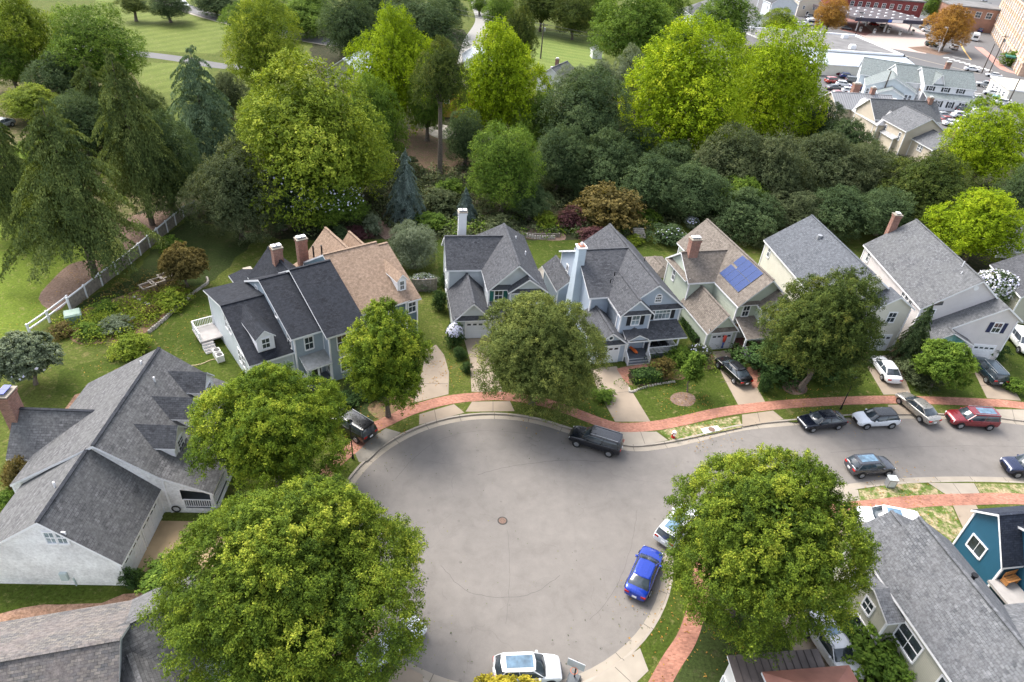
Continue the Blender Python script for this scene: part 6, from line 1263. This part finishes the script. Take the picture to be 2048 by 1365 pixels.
SHR = [
 (909, 668, 17, 24, 'hedge', 'dark clipped bush with a cap of white flowers beside the garage of the green-shuttered house', 420), (921, 706, 12, 12, 'hedge', 'low dark bush on the strip between two driveways, upper', 0), (933, 735, 10, 11, 'hedge', 'low dark bush on the strip between two driveways, lower', 0),
 (1222, 412, 60, 48, 'bronze', 'large round bronze bush-like tree behind the steel-blue house', 0), (1140, 436, 24, 22, 'red', 'purple-leaved shrub left of the bronze round tree', 0), (1190, 470, 30, 18, 'red', 'red maple shrub by the ridge of the steel-blue house', 0), (1096, 440, 22, 18, 'lime', 'lime green shrub left of the purple-leaved one', 0),
 (1326, 735, 20, 20, 'bronze', 'rounded tan-green bush in front of the white porch', 0), (1360, 712, 24, 20, 'green', 'green shrub right of the porch corner', 0), (1400, 705, 22, 20, 'plum', 'flowering shrub at the corner by the pale green garage', 30), (1303, 705, 14, 10, 'hedge', 'small dark shrub under the porch rail', 0),
 (880, 600, 14, 28, 'hedge', 'dark upright shrub left of the green-shuttered garage', 0), (890, 560, 10, 16, 'hedge', 'dark shrub at the rear of the green-shuttered garage', 0), (262, 1156, 17, 24, 'hedge', 'dark upright clipped bush at the garage corner of the white brick house', 0), (330, 1150, 46, 36, 'green', 'broad glossy green bush beside the gravel drive', 0),
 (1770, 1312, 74, 56, 'green', 'large green shrub at the bottom beside the tan-walled house', 0), (1690, 1255, 40, 30, 'hedge', 'dark shrub below the round street tree', 0), (1735, 1230, 26, 20, 'deep', 'dark shrub against the tan wall', 0), (690, 800, 24, 16, 'hedge', 'low dark bush at the blue-grey house corner', 0), (740, 780, 26, 16, 'hedge', 'low bush beneath the small-leaved tree', 0),
 (230, 650, 26, 18, 'silver', 'grey-green shrub in the walled garden near the utility box', 0), (262, 690, 32, 24, 'lime', 'yellow-green shrub at the lower end of the garden bed', 0), (180, 660, 24, 16, 'green', 'green shrub left of centre in the garden bed', 0), (205, 640, 20, 12, 'lime', 'yellow-green clump behind the utility box', 0),
 (340, 490, 22, 18, 'green', 'bright green shrub left of the bronze maple', 0), (345, 598, 30, 14, 'lime', 'flowering clump beside the timber planters', 0), (212, 615, 22, 12, 'green', 'green clump in the middle of the garden bed', 0), (120, 660, 20, 14, 'bronze', 'orange-tinged clump beside the white fence rail', 0), (300, 620, 16, 8, 'bronze', 'rusty clump below the timber planters', 0),
 (35, 950, 28, 36, 'bronze', 'orange-tinged shrub beside the left wing of the white brick house', 0), (15, 1000, 20, 20, 'green', 'green shrub at the left edge by the white brick house', 0), (1545, 715, 55, 18, 'hedge', 'long dark shrub along the brick porch', 0), (1497+35, 765, 14, 20, 'hedge', 'upright hedge plant beside the brick walk', 0), (1640, 720, 50, 16, 'hedge', 'dark shrubs along the cream house foundation', 0),
 (1840, 745, 36, 22, 'plum', 'dull bushes below the narrow dark evergreen', 0), (1990, 700, 22, 18, 'hedge', 'dark shrub at the right corner of the white house', 0), (2030, 770, 20, 16, 'green', 'green shrub at the right edge by the last driveway', 0), (1300, 432, 20, 14, 'green', 'green shrub right of the bronze round tree', 0), (1340, 470, 34, 16, 'deep', 'dark flowering shrub behind the pale green house', 40),
 (1385, 445, 14, 14, 'silver', 'white-flowering shrub at the rear ridge of the pale green house', 120), (1270, 480, 16, 10, 'lime', 'light green shrub by the garden steps', 0), (745, 450, 16, 22, 'silver', 'pale layered shrub above the tan roof', 0), (715, 465, 22, 14, 'red', 'reddish shrub above the tan roof', 0), (848, 560, 24, 12, 'silver', 'white-flowered shrub beside the short fence', 120),
 (880, 400, 34, 26, 'plum', 'brownish shrub in the wood left of the blue spruce', 0), (860, 440, 30, 16, 'green', 'green shrub below the wood edge', 0), (1000, 450, 30, 14, 'plum', 'dark shrub behind the green-shuttered ridge', 0), (1440, 455, 36, 18, 'plum', 'brownish shrub right behind the pale green house', 0), (1520, 470, 30, 22, 'plum', 'brownish shrub between the pale green and cream houses', 0),
 (1800, 450, 26, 22, 'green', 'light green shrub left of the tall brick chimney', 0), (1860, 185, 36, 16, 'orange', 'golden-leaved shrub row in front of the white town house', 0), (1748, 168, 13, 12, 'oak', 'small dull tree left of the columned porch', 0), (1775, 190, 12, 8, 'green', 'green shrub before the columned porch', 0), (2030, 118, 24, 14, 'green', 'green shrubs at the foot of the office block', 0),
 (1000, 1400, 1, 1, 'green', '', 0), (1640, 1232, 24, 18, 'deep', 'small dark shrub at the trunk side of the round street tree', 0), (430, 1036, 18, 14, 'hedge', 'dark shrub at the porch of the white brick house', 0), (900, 375, 26, 20, 'green', 'green bush right of the blue spruce', 0), (680, 470, 26, 14, 'deep', 'dark bush behind the tan gables', 0), (1210, 790, 20, 14, 'green', 'low green bush at the right foot of the wide olive tree', 0)]
for i, (cx, cy, hw, hh, mat, lab, fl) in enumerate(SHR):
    if lab: shrub(cx, cy, hw, hh, mat, lab, i, flower=fl)
def litter(spots, n, seed, mat, label, size=.07):
    g = np.random.default_rng(seed); P = []
    for (x, y, r, zz) in spots: c = W(x, y, zz); a = g.random(n)*6.283; d = r*g.random(n)**.6; P.append(np.stack([c.x+np.cos(a)*d, c.y+np.sin(a)*d, np.full(n, zz+.03)], 1))
    P = np.vstack(P); me = leaf_mesh('fallen_leaves', P, np.array([0, 0, 1.])+g.normal(size=P.shape)*.25, size, .6, g.random(len(P)), mat, seed); o = bpy.data.objects.new('fallen_leaves', me); COL.objects.link(o); tag(o, label, 'leaves', kind='stuff')
litter([(1368, 798, 3, .02), (1590, 778, 4, .02), (772, 815, 4, .02), (1080, 800, 5, .02), (1400, 850, 4, .02), (1650, 822, 4, .02), (700, 860, 3, .02), (1360, 1250, 5, .02), (1820, 985, 4, .02), (1830, 1050, 4, .02), (300, 720, 6, .02), (380, 650, 6, .02), (890, 740, 3, .02), (1460, 1250, 6, .02), (100, 640, 5, .02), (180, 560, 4, .02), (1160, 825, 4, .02)], 130, 71, LM['orange'], 'scattered dry leaves on lawns and mulch')
litter([(930, 850, 5, RZ+.02), (760, 930, 3, RZ+.02), (1130, 875, 4, RZ+.02), (1310, 1200, 3, RZ+.02), (1250, 1290, 4, RZ+.02), (860, 1330, 4, RZ+.02), (1400, 900, 5, RZ+.02), (1800, 850, 6, RZ+.02), (1000, 1100, 11, RZ+.02)], 60, 72, LM['oak'], 'scattered leaf bits and grit on the asphalt', .045)
# clipped hedges
def hedge(ptsx, wdt, hgt, label):
    P = catmull([Vector((p.x, p.y)) for p in px(ptsx)], 5); g = np.random.default_rng(int(ptsx[0][0])); C = []; Nn = []
    for i in range(len(P)-1):
        a, b = P[i], P[i+1]; n = int((b-a).length*900*(wdt+hgt)*.5)+10; t = g.random(n); d = (b-a).normalized(); s = Vector((-d.y, d.x))
        u = g.random(n)*(wdt+2*hgt); top = u < wdt; y = np.where(top, u-wdt/2, np.where(u < wdt+hgt, wdt/2, -wdt/2)); z = np.where(top, hgt, np.where(u < wdt+hgt, u-wdt, u-wdt-hgt))
        j = g.normal(size=(n, 3))*.06; C.append(np.stack([a.x+(b.x-a.x)*t+s.x*y, a.y+(b.y-a.y)*t+s.y*y, z], 1)+j); nn = np.stack([np.where(top, 0, s.x*np.sign(y)), np.where(top, 0, s.y*np.sign(y)), np.where(top, 1, .3)], 1); Nn.append(nn+g.normal(size=(n, 3))*.5)
    C = np.vstack(C); o = C.mean(0)*np.array([1, 1, 0]); me = leaf_mesh('hedge', C-o, np.vstack(Nn), .09, .6, g.random(len(C)), LM['hedge'], 5)
    e = empty('hedge', o, 0, label, 'hedge', 'clipped hedges'); c = bpy.data.objects.new('foliage', me); COL.objects.link(c); c.parent = e
    mb = MB(); 
    for i in range(len(P)-1): a, b = P[i], P[i+1]; mb.bar((a.x-o[0], a.y-o[1], hgt*.46), (b.x-o[0], b.y-o[1], hgt*.46), wdt*.8, hgt*.85)
    mb.build('inner_branches', plain('hedge_core', (.018, .022, .01)), e)
hedge([(1262, 763), (1290, 759), (1318, 757)], 1.3, 1.0, 'low clipped dark hedge beside the red brick landing')
hedge([(1362, 632), (1378, 660), (1396, 690)], 1.0, .9, 'clipped hedge in the gap between the steel-blue and pale green houses')
hedge([(1466, 712), (1476, 735), (1486, 748)], .5, .7, 'thin hedge beside the pale green porch')
# undergrowth that fills the wood: uncountable
def undergrowth(poly, n, seed, mat, size, label):
    g = np.random.default_rng(seed); P = px(poly); xs = [p.x for p in P]; ys = [p.y for p in P]; pts = []
    def inside(x, y):
        c = False; j = len(P)-1
        for i in range(len(P)):
            if (P[i].y > y) != (P[j].y > y) and x < (P[j].x-P[i].x)*(y-P[i].y)/(P[j].y-P[i].y)+P[i].x: c = not c
            j = i
        return c
    while len(pts) < n:
        x = g.uniform(min(xs), max(xs)); y = g.uniform(min(ys), max(ys))
        if inside(x, y): pts.append((x, y, abs(g.normal())*.35+.5))
    pts = np.array(pts); k = 55; i = np.repeat(np.arange(n), k); T = g.normal(size=(len(i), 3)); T /= np.linalg.norm(T, axis=1, keepdims=True); T[:, 2] = abs(T[:, 2])
    C = np.stack([pts[i, 0], pts[i, 1], np.zeros(len(i))], 1)+T*pts[i, 2][:, None]*np.array([1.3, 1.3, 1.2]); tn = g.random(n)
    me = leaf_mesh('undergrowth', C, T+g.normal(size=T.shape)*.5+np.array([0, 0, .4]), size, .6, .5*tn[i]+.5*g.random(len(i)), mat, seed); o = bpy.data.objects.new('undergrowth', me); COL.objects.link(o)
    tag(o, label, 'undergrowth', kind='stuff')
undergrowth([(400, 440), (560, 300), (760, 260), (860, 340), (1000, 330), (1240, 270), (1640, 270), (1980, 350), (2100, 560), (1900, 440), (1760, 460), (1640, 440), (1330, 460), (1250, 470), (880, 480), (740, 470), (560, 470)], 2600, 61, LM['plum'], .17, 'dark mixed undergrowth filling the wood behind the houses')
undergrowth([(880, 440), (1300, 440), (1320, 475), (1240, 470), (1000, 475), (880, 480)], 90, 62, LM['green'], .13, 'low green garden planting at the wood edge')
undergrowth([(110, 660), (150, 630), (250, 600), (340, 590), (380, 592), (300, 655), (260, 700), (160, 690)], 120, 63, LM['lime'], .10, 'mixed low perennials in the walled garden bed')
undergrowth([(160, 615), (250, 570), (330, 550), (380, 592), (250, 600)], 36, 64, LM['bronze'], .10, 'rusty seed-headed perennials in the walled garden bed')
undergrowth([(1240, 770), (1345, 770), (1440, 735), (1420, 700), (1330, 715)], 40, 65, LM['green'], .08, 'low mixed planting before the white porch')
undergrowth([(560, -40), (1000, -60), (1060, 20), (930, 30), (860, 60), (640, 60)], 300, 66, LM['green'], .25, 'scrub along the far road at the top')
# ================================================================== SMALL THINGS
def tree_ring(): pass
# white rail fence and boarded fence
def fence(px_pts, label, boards, hgt, raily, rails_mat, board_mat):
    P = px(px_pts); o = P[0].copy(); e = empty('fence', o, 0, label, 'fence'); P = [p-o for p in P]; rl = MB(); bd = MB(); up = Vector((0, 0, 1))
    for a, b in zip(P[:-1], P[1:]):
        n = max(1, round((b-a).length/2.6))
        for i in range(n+1):
            if i == n and b is not P[-1]: continue
            p = a.lerp(b, i/n); q = MB(); q.box(p.x-.09, p.x+.09, p.y-.09, p.y+.09, 0, hgt+.08); q.build('post', rails_mat, e)
        for z in raily: rl.bar(a+up*z, b+up*z, .10, .14)
        if boards:
            m = int((b-a).length/.16)
            for i in range(m): p = a.lerp(b, (i+.5)/m); q = a.lerp(b, (i+.05)/m); r = a.lerp(b, (i+.92)/m); hh = hgt-.12+random.Random(i).uniform(-.03, .03); bd.bar(q+up*hh/2, r+up*hh/2, .03, hh)
    rl.build('rail', rails_mat, e)
    if boards: bd.build('fence_boards', board_mat, e)
fence([(62, 672), (100, 645), (140, 614)], 'open white two-rail fence at the lower left end of the boarded fence', False, 1.35, (.75, 1.3), TRIM, None)
fence([(142, 622), (205, 572), (262, 528), (318, 480), (368, 437), (392, 424)], 'weathered grey boarded fence with a white top rail running up from the garden', True, 1.6, (1.52,), TRIM, WOOD)
fence([(826, 584), (872, 582)], 'short weathered board fence left of the green-shuttered house', True, 1.7, (1.6,), WOOD, WOOD)
fence([(1035, 470), (1070, 474), (1118, 474)], 'low timber edging at the rear lawn of the green-shuttered house', True, .5, (.45,), WOOD, WOOD)
mb = MB(); b = W(150, 643); mb.box(-.75, .75, -.6, .6, 0, .95, 0); mb.hexa([(-.8, -.65, .95), (.8, -.65, .95), (.8, .65, .95), (-.8, .65, .95)], [(-.7, -.5, 1.1), (.7, -.5, 1.1), (.7, .6, 1.15), (-.7, .6, 1.15)], 1); o = mb.build('utility_box', [GREENM, plain('utility_green_lid', (.28, .38, .31), .5)]); o.location = b; o.rotation_euler.z = R_(35); tag(o, 'green transformer box beside the white rail fence', 'utility box')
mb = MB(); b = W(1778, 972); mb.box(-.35, .35, -.3, .3, 0, .9, 0); mb.box(-.38, .38, -.33, .33, .9, 1.0, 1); mb.box(-.28, .28, -.31, -.295, .15, .8, 1); o = mb.build('utility_box', [GREYM, plain('utility_pale', (.62, .68, .68), .4)]); o.location = b; tag(o, 'pale grey utility box by the kerb beside the charcoal crossover', 'utility box')
mb = MB(); b = W(1725, 1262); mb.box(-.35, .35, -.25, .25, 0, .9); o = mb.build('utility_box', GREENM); o.location = b; tag(o, 'small green utility box among the shrubs by the tan-walled house', 'utility box')
# timber planters and stone edging in the garden
for i, (x, y) in enumerate(((298, 582), (316, 573), (334, 562))):
    mb = MB(); b = W(x, y)
    for s in (-1, 1): mb.box(-.75, .75, s*.55-.05, s*.55+.05, 0, .75, 0); mb.box(s*.7-.05, s*.7+.05, -.5, .5, 0, .748, 0); mb.box(-.8, .8, s*.55-.07, s*.55+.07, .75, .8, 1); mb.box(s*.73-.07, s*.73+.07, -.48, .48, .752, .80, 1)
    mb.box(-.66, .66, -.5, .5, 0, .55, 2); o = mb.build('planter', [plain('planter_wood', (.30, .23, .17)), plain('planter_rim', (.42, .36, .30)), BEDS]); o.location = b; o.rotation_euler.z = R_(50)
    tag(o, ['timber planter with pale rim, lowest of the three in the garden', 'timber planter with pale rim, middle of the three in the garden', 'timber planter with pale rim, highest of the three in the garden'][i], 'planter', 'timber planters in the garden')
def stones(pts, label, sz=.28, hgt=.35, seed=1):
    P = catmull([Vector((p.x, p.y)) for p in px(pts)], 8); g = random.Random(seed); mb = MB(); o = P[0].copy(); d = 0
    for a, b in zip(P[:-1], P[1:]):
        n = max(1, int((b-a).length/sz))
        for i in range(n):
            for L2 in range(2):
                p = a.lerp(b, i/n)-o; w_ = sz*g.uniform(.4, .6); z0 = L2*hgt*.5; dx, dy = g.uniform(-.06, .06), g.uniform(-.06, .06); k = 1-L2*.15
                mb.hexa([(p.x-w_+dx, p.y-w_*.8, z0), (p.x+w_, p.y-w_+dy, z0), (p.x+w_*.9, p.y+w_, z0), (p.x-w_, p.y+w_*.9, z0)], [(p.x-w_*.8*k, p.y-w_*.7*k, z0+hgt*.52), (p.x+w_*.8*k, p.y-w_*.8*k, z0+hgt*.5), (p.x+w_*.7*k, p.y+w_*.8*k, z0+hgt*.53), (p.x-w_*.8*k, p.y+w_*.7*k, z0+hgt*.5)])
    ob = mb.build('stone_edging', STONE); ob.location = (o.x, o.y, 0); tag(ob, label, 'stone edging')
stones([(299, 666), (330, 640), (356, 615), (372, 602), (384, 590)], 'low dry stone wall along the lower edge of the walled garden')
stones([(384, 590), (405, 575), (416, 566), (414, 556)], 'curved stone edging below the bronze maple', .25, .25, 2)
stones([(1258, 778), (1262, 785), (1290, 775), (1330, 767), (1350, 764)], 'row of pale stones edging the bed before the porch', .22, .15, 3)
stones([(1032, 470), (1075, 478), (1112, 478)], 'stone retaining edge behind the green-shuttered house', .3, .5, 4)
for i, (x, y) in enumerate(((270, 594), (280, 600), (288, 606), (297, 609), (306, 614))):
    mb = MB(); mb.cyl((0, 0, 0), (0, 0, .06), .26, .24, 8); o = mb.build('stepping_stone', plain('step_pale', (.5, .47, .43))); o.location = W(x, y)+Vector((0, 0, .01)); o.scale = (1.3, .8, 1); tag(o, f'flat stepping stone, {["leftmost", "second from the left", "middle", "second from the right", "rightmost"][i]} of five below the planters', 'stepping stone', 'stepping stones in the garden')
# hydrant
e = empty('fire_hydrant', W(1346, 875), 0, 'red fire hydrant with white cap on the grass strip', 'fire hydrant')
mb = MB(); mb.cyl((0, 0, 0), (0, 0, .08), .2, .2, 14); mb.cyl((0, 0, .08), (0, 0, .62), .14, .13, 14); mb.build('barrel', REDP, e, smooth=False)
mb = MB(); mb.cyl((0, 0, .62), (0, 0, .70), .18, .18, 14); mb.cyl((0, 0, .70), (0, 0, .82), .15, .05, 14); mb.cyl((0, 0, .82), (0, 0, .88), .03, .03, 6); mb.build('cap', TRIM, e)
for s in (-1, 1): mb = MB(); mb.cyl((0, 0, .46), (s*.22, 0, .46), .06, .06, 10); mb.build('outlet', TRIM, e)
mb = MB(); mb.cyl((0, 0, .42), (0, -.24, .42), .08, .08, 10); mb.build('outlet', TRIM, e)
# street lamps
def lamp(b, label, hgt=3.8):
    e = empty('street_lamp', W(*b), 0, label, 'street lamp', 'black post lamps'); mb = MB(); mb.cyl((0, 0, 0), (0, 0, .5), .11, .08, 12); mb.cyl((0, 0, .5), (0, 0, hgt), .055, .045, 12); mb.build('pole', BLACKM, e)
    mb = MB(); mb.cyl((0, 0, hgt), (0, 0, hgt+.06), .14, .16, 10); mb.cyl((0, 0, hgt+.42), (0, 0, hgt+.60), .24, .04, 10)
    for i in range(4): a = i*math.pi/2+.4; mb.bar((math.cos(a)*.12, math.sin(a)*.12, hgt+.05), (math.cos(a)*.19, math.sin(a)*.19, hgt+.43), .02)
    mb.build('lantern', BLACKM, e); mb = MB(); mb.cyl((0, 0, hgt+.07), (0, 0, hgt+.41), .11, .17, 10); mb.build('lamp_glass', GLASSP, e)
lamp((1681, 819), 'slim black lamp post on the grass strip above the near-black sedan'); lamp((705.7, 917), 'slim black lamp post at the left side of the turning circle')
# portable basketball hoop at the bottom
e = empty('basketball_hoop', W(1146, 1362), R_(160), 'portable basketball hoop on a dark base at the bottom kerb', 'basketball hoop')
mb = MB(); mb.hexa([(-.4, -.5, 0), (.4, -.5, 0), (.4, .5, 0), (-.4, .5, 0)], [(-.34, -.42, .2), (.34, -.42, .2), (.28, .42, .14), (-.28, .42, .14)]); mb.build('base', plain('base_grey', (.10, .11, .12)), e)
mb = MB(); mb.cyl((0, -.2, .15), (0, .2, 2.6), .05, .05, 10); mb.build('pole', BLACKM, e); mb = MB(); mb.box(-.55, .55, .45, .49, 2.3, 3.0); o = mb.build('backboard', plain('backboard_clear', (.55, .57, .6)), e)
mb = MB(); mb.bar((-.3, .2, 2.5), (-.3, .46, 2.6), .04); mb.bar((.3, .2, 2.5), (.3, .46, 2.6), .04)
mb.build('bracket', BLACKM, e); mb = MB()
for i in range(14): a, b = 6.283*i/14, 6.283*(i+1)/14; mb.cyl((math.cos(a)*.22, .74+math.sin(a)*.22, 2.4), (math.cos(b)*.22, .74+math.sin(b)*.22, 2.4), .012, .012, 5, cap=False)
mb.build('rim', ORANGE, e)
# orange figure-shaped garden flag lying on the porch, fish windsock on the garage
p = H3.world(2.0, -.2); mb = MB(); g = [(-.1, .9, .10), (.05, .6, .16), (.2, .2, .20), (.32, -.25, .22), (.36, -.6, .15)]
mb.loft([[(x+math.cos(a)*r, y, .16+math.sin(a)*r*.6) for a in np.linspace(0, 5.5, 8)] for x, y, r in g]); o = mb.build('porch_cushion', ORANGE, smooth=True); o.location = (p.x, p.y, .62); o.rotation_euler.z = H3.ang; tag(o, 'long orange cushion lying on the grey porch floor', 'cushion')
for i, u in enumerate((5.0, 6.0)):
    q = H3.world(u, .35); e = empty('porch_chair', (q.x, q.y, .56), H3.ang, ['dark wicker chair on the left of the railed porch', 'dark wicker chair on the right of the railed porch'][i], 'chair', 'porch chairs')
    mb = MB(); mb.box(-.3, .3, -.3, .3, .36, .44); mb.build('seat', BLACKM, e); mb = MB(); mb.box(-.3, .3, .25, .32, .44, .95); mb.build('backrest', BLACKM, e)
    for sx_ in (-.27, .27):
        for sy in (-.27, .27): mb = MB(); mb.box(sx_-.03, sx_+.03, sy-.03, sy+.03, 0, .36); mb.build('leg', BLACKM, e)
p = H4.world(1.55, -6.55); e = empty('fish_windsock', (p.x, p.y, .4), H4.ang, 'red and blue fish windsock hanging before the pale green garage', 'windsock')
mb = MB(); mb.loft([[(math.cos(a)*r, math.sin(a)*r*.6, z) for a in np.linspace(0, 5.5, 8)] for z, r in ((1.75, .20), (1.3, .22), (.9, .15))]); mb.build('body', plain('windsock_red', (.5, .05, .03)), e, smooth=True)
mb = MB(); mb.loft([[(math.cos(a)*r, math.sin(a)*r*.6, z) for a in np.linspace(0, 5.5, 8)] for z, r in ((.9, .15), (.5, .10), (.15, .14))]); mb.build('tail', plain('windsock_blue', (.05, .09, .3)), e, smooth=True)
# fallen ladder rack and bench by the teal house
p = W(1955, 1105); e = empty('wall_trellis', (p.x+.6, p.y, 0), R_(-30), 'pale wooden trellis frame in the yard beside the teal wall', 'trellis'); mb = MB()
for x in (-.7, 0, .7): mb.bar((x, 0, .1), (x, .1, 2.2), .07)
for z in (.1, 1.1, 2.15): mb.bar((-.75, 0, z), (.75, 0, z), .07)
mb.build('frame', TRIM, e)
p = W(2018, 1165, 2.6); e = empty('bench', (p.x, p.y, 2.6), R_(20), 'warm brown wooden bench on the porch of the teal house', 'bench'); mb = MB(); [mb.box(-.6, .6, -.25+k*.17, -.11+k*.17, .42, .46) for k in range(3)]; mb.build('seat', WOODR, e); mb = MB(); [mb.box(-.6, .6, .26, .30, .5+k*.16, .62+k*.16) for k in range(3)]; mb.build('backrest', WOODR, e)
for x in (-.5, .5): mb = MB(); mb.box(x-.04, x+.04, -.22, .3, 0, .42); mb.build('leg', WOODR, e)
# utility poles and wires of the town
POLES = {}
def pole(b, t, label, mat=POLEM, arm=True, hgt=None):
    hgt = hgt or top_h(b[0], b[1], t[1], t[0]); hgt = min(max(hgt, 6), 14); p = W(*b); e = empty('utility_pole', p, 0, label, 'utility pole', 'utility poles'); mb = MB(); mb.cyl((0, 0, 0), (0, 0, hgt), .2, .13, 10); mb.build('pole', mat, e)
    if arm: mb = MB(); mb.bar((-1.1, 0, hgt-.6), (1.1, 0, hgt-.6), .14); [mb.cyl((x, 0, hgt-.55), (x, 0, hgt-.3), .06, .06, 6) for x in (-1, -.4, .4, 1)]; mb.build('crossarm', mat, e); mb = MB(); mb.cyl((.4, 0, hgt-2.1), (.4, 0, hgt-1.2), .28, .28, 10); mb.build('transformer', GREYM, e)
    POLES[label] = p+Vector((0, 0, hgt-.3)); return e
pole((1081, 118), (1080, 45), 'utility pole with transformer beside the mown plot'); pole((1759, 204), (1783, 143), 'dark pole before the columned white town house', arm=False); pole((1963, 147), (1985, 100), 'dark pole at the crosswalk corner', arm=False, hgt=9); pole((1976, 150), (2010, 85), 'second dark pole behind the crosswalk corner', hgt=12); pole((2012, 215), (2042, 158), 'dark pole at the right edge on the town parking', arm=False)
pole((775, 40), (772, -10), 'utility pole at the top left of the winding lane', hgt=9); pole((1530, 55), (1545, 5), 'utility pole in the top yard', arm=False, hgt=9)
for (b, lab) in (((1877, 104), 'white parking lamp with square head beside the large orange tree'), ((1510, 28), 'white yard lamp by the top gabled house'), ((1710, 72), 'dark street lamp at the brick plaza')):
    e = empty('street_lamp', W(*b), .3, lab, 'street lamp', 'tall town lamps'); m_ = BLACKM if 'dark' in lab else TRIM; mb = MB(); mb.cyl((0, 0, 0), (0, 0, 8), .16, .1, 10); mb.build('pole', m_, e); mb = MB(); mb.box(-1.2, .2, -.45, .45, 8, 8.3); mb.build('lamp_head', m_, e)
def wire(a, b, sag, label):
    mb = MB(); n = 14; P = [a.lerp(b, i/n)-Vector((0, 0, sag*4*(i/n)*(1-i/n))) for i in range(n+1)]
    for p, q in zip(P[:-1], P[1:]): mb.cyl(p, q, .045, .045, 5, cap=False)
    tag(mb.build('power_line', plain('wire', (.08, .08, .08))), label, 'power line', 'overhead wires')
A = POLES['utility pole with transformer beside the mown plot']; Bp = POLES['utility pole at the top left of the winding lane']; Cc = Vector((70, 190, 8))
wire(A, Bp, 1.2, 'upper overhead wire crossing the winding lane'); wire(A-Vector((0, 0, .9)), Bp-Vector((0, 0, .9)), 1.4, 'lower overhead wire crossing the winding lane'); wire(A, Cc, 1.3, 'upper overhead wire over the mown plot'); wire(A-Vector((0, 0, .9)), Cc-Vector((0, 0, .9)), 1.4, 'lower overhead wire over the mown plot')
# hose on the lawn
P = catmull([Vector((p.x, p.y)) for p in px([(352, 725), (375, 732), (400, 730), (420, 722), (436, 718)])], 6); mb = MB()
for a, b in zip(P[:-1], P[1:]): mb.cyl((a.x, a.y, .04), (b.x, b.y, .04), .05, .05, 6, cap=False)
tag(mb.build('drain_hose', plain('hose_tan', (.45, .36, .2))), 'tan hose curving over the lawn behind the white brick house', 'hose')
# steps in the rear garden
mb = MB(); p = W(1282, 478)
for i in range(5): mb.box(-.8, .8, i*.4, i*.4+.42, 0, .15*(i+1))
o = mb.build('garden_steps', STONE); o.location = p; o.rotation_euler.z = R_(10); tag(o, 'brown stone garden steps right of the red maple shrub', 'steps')
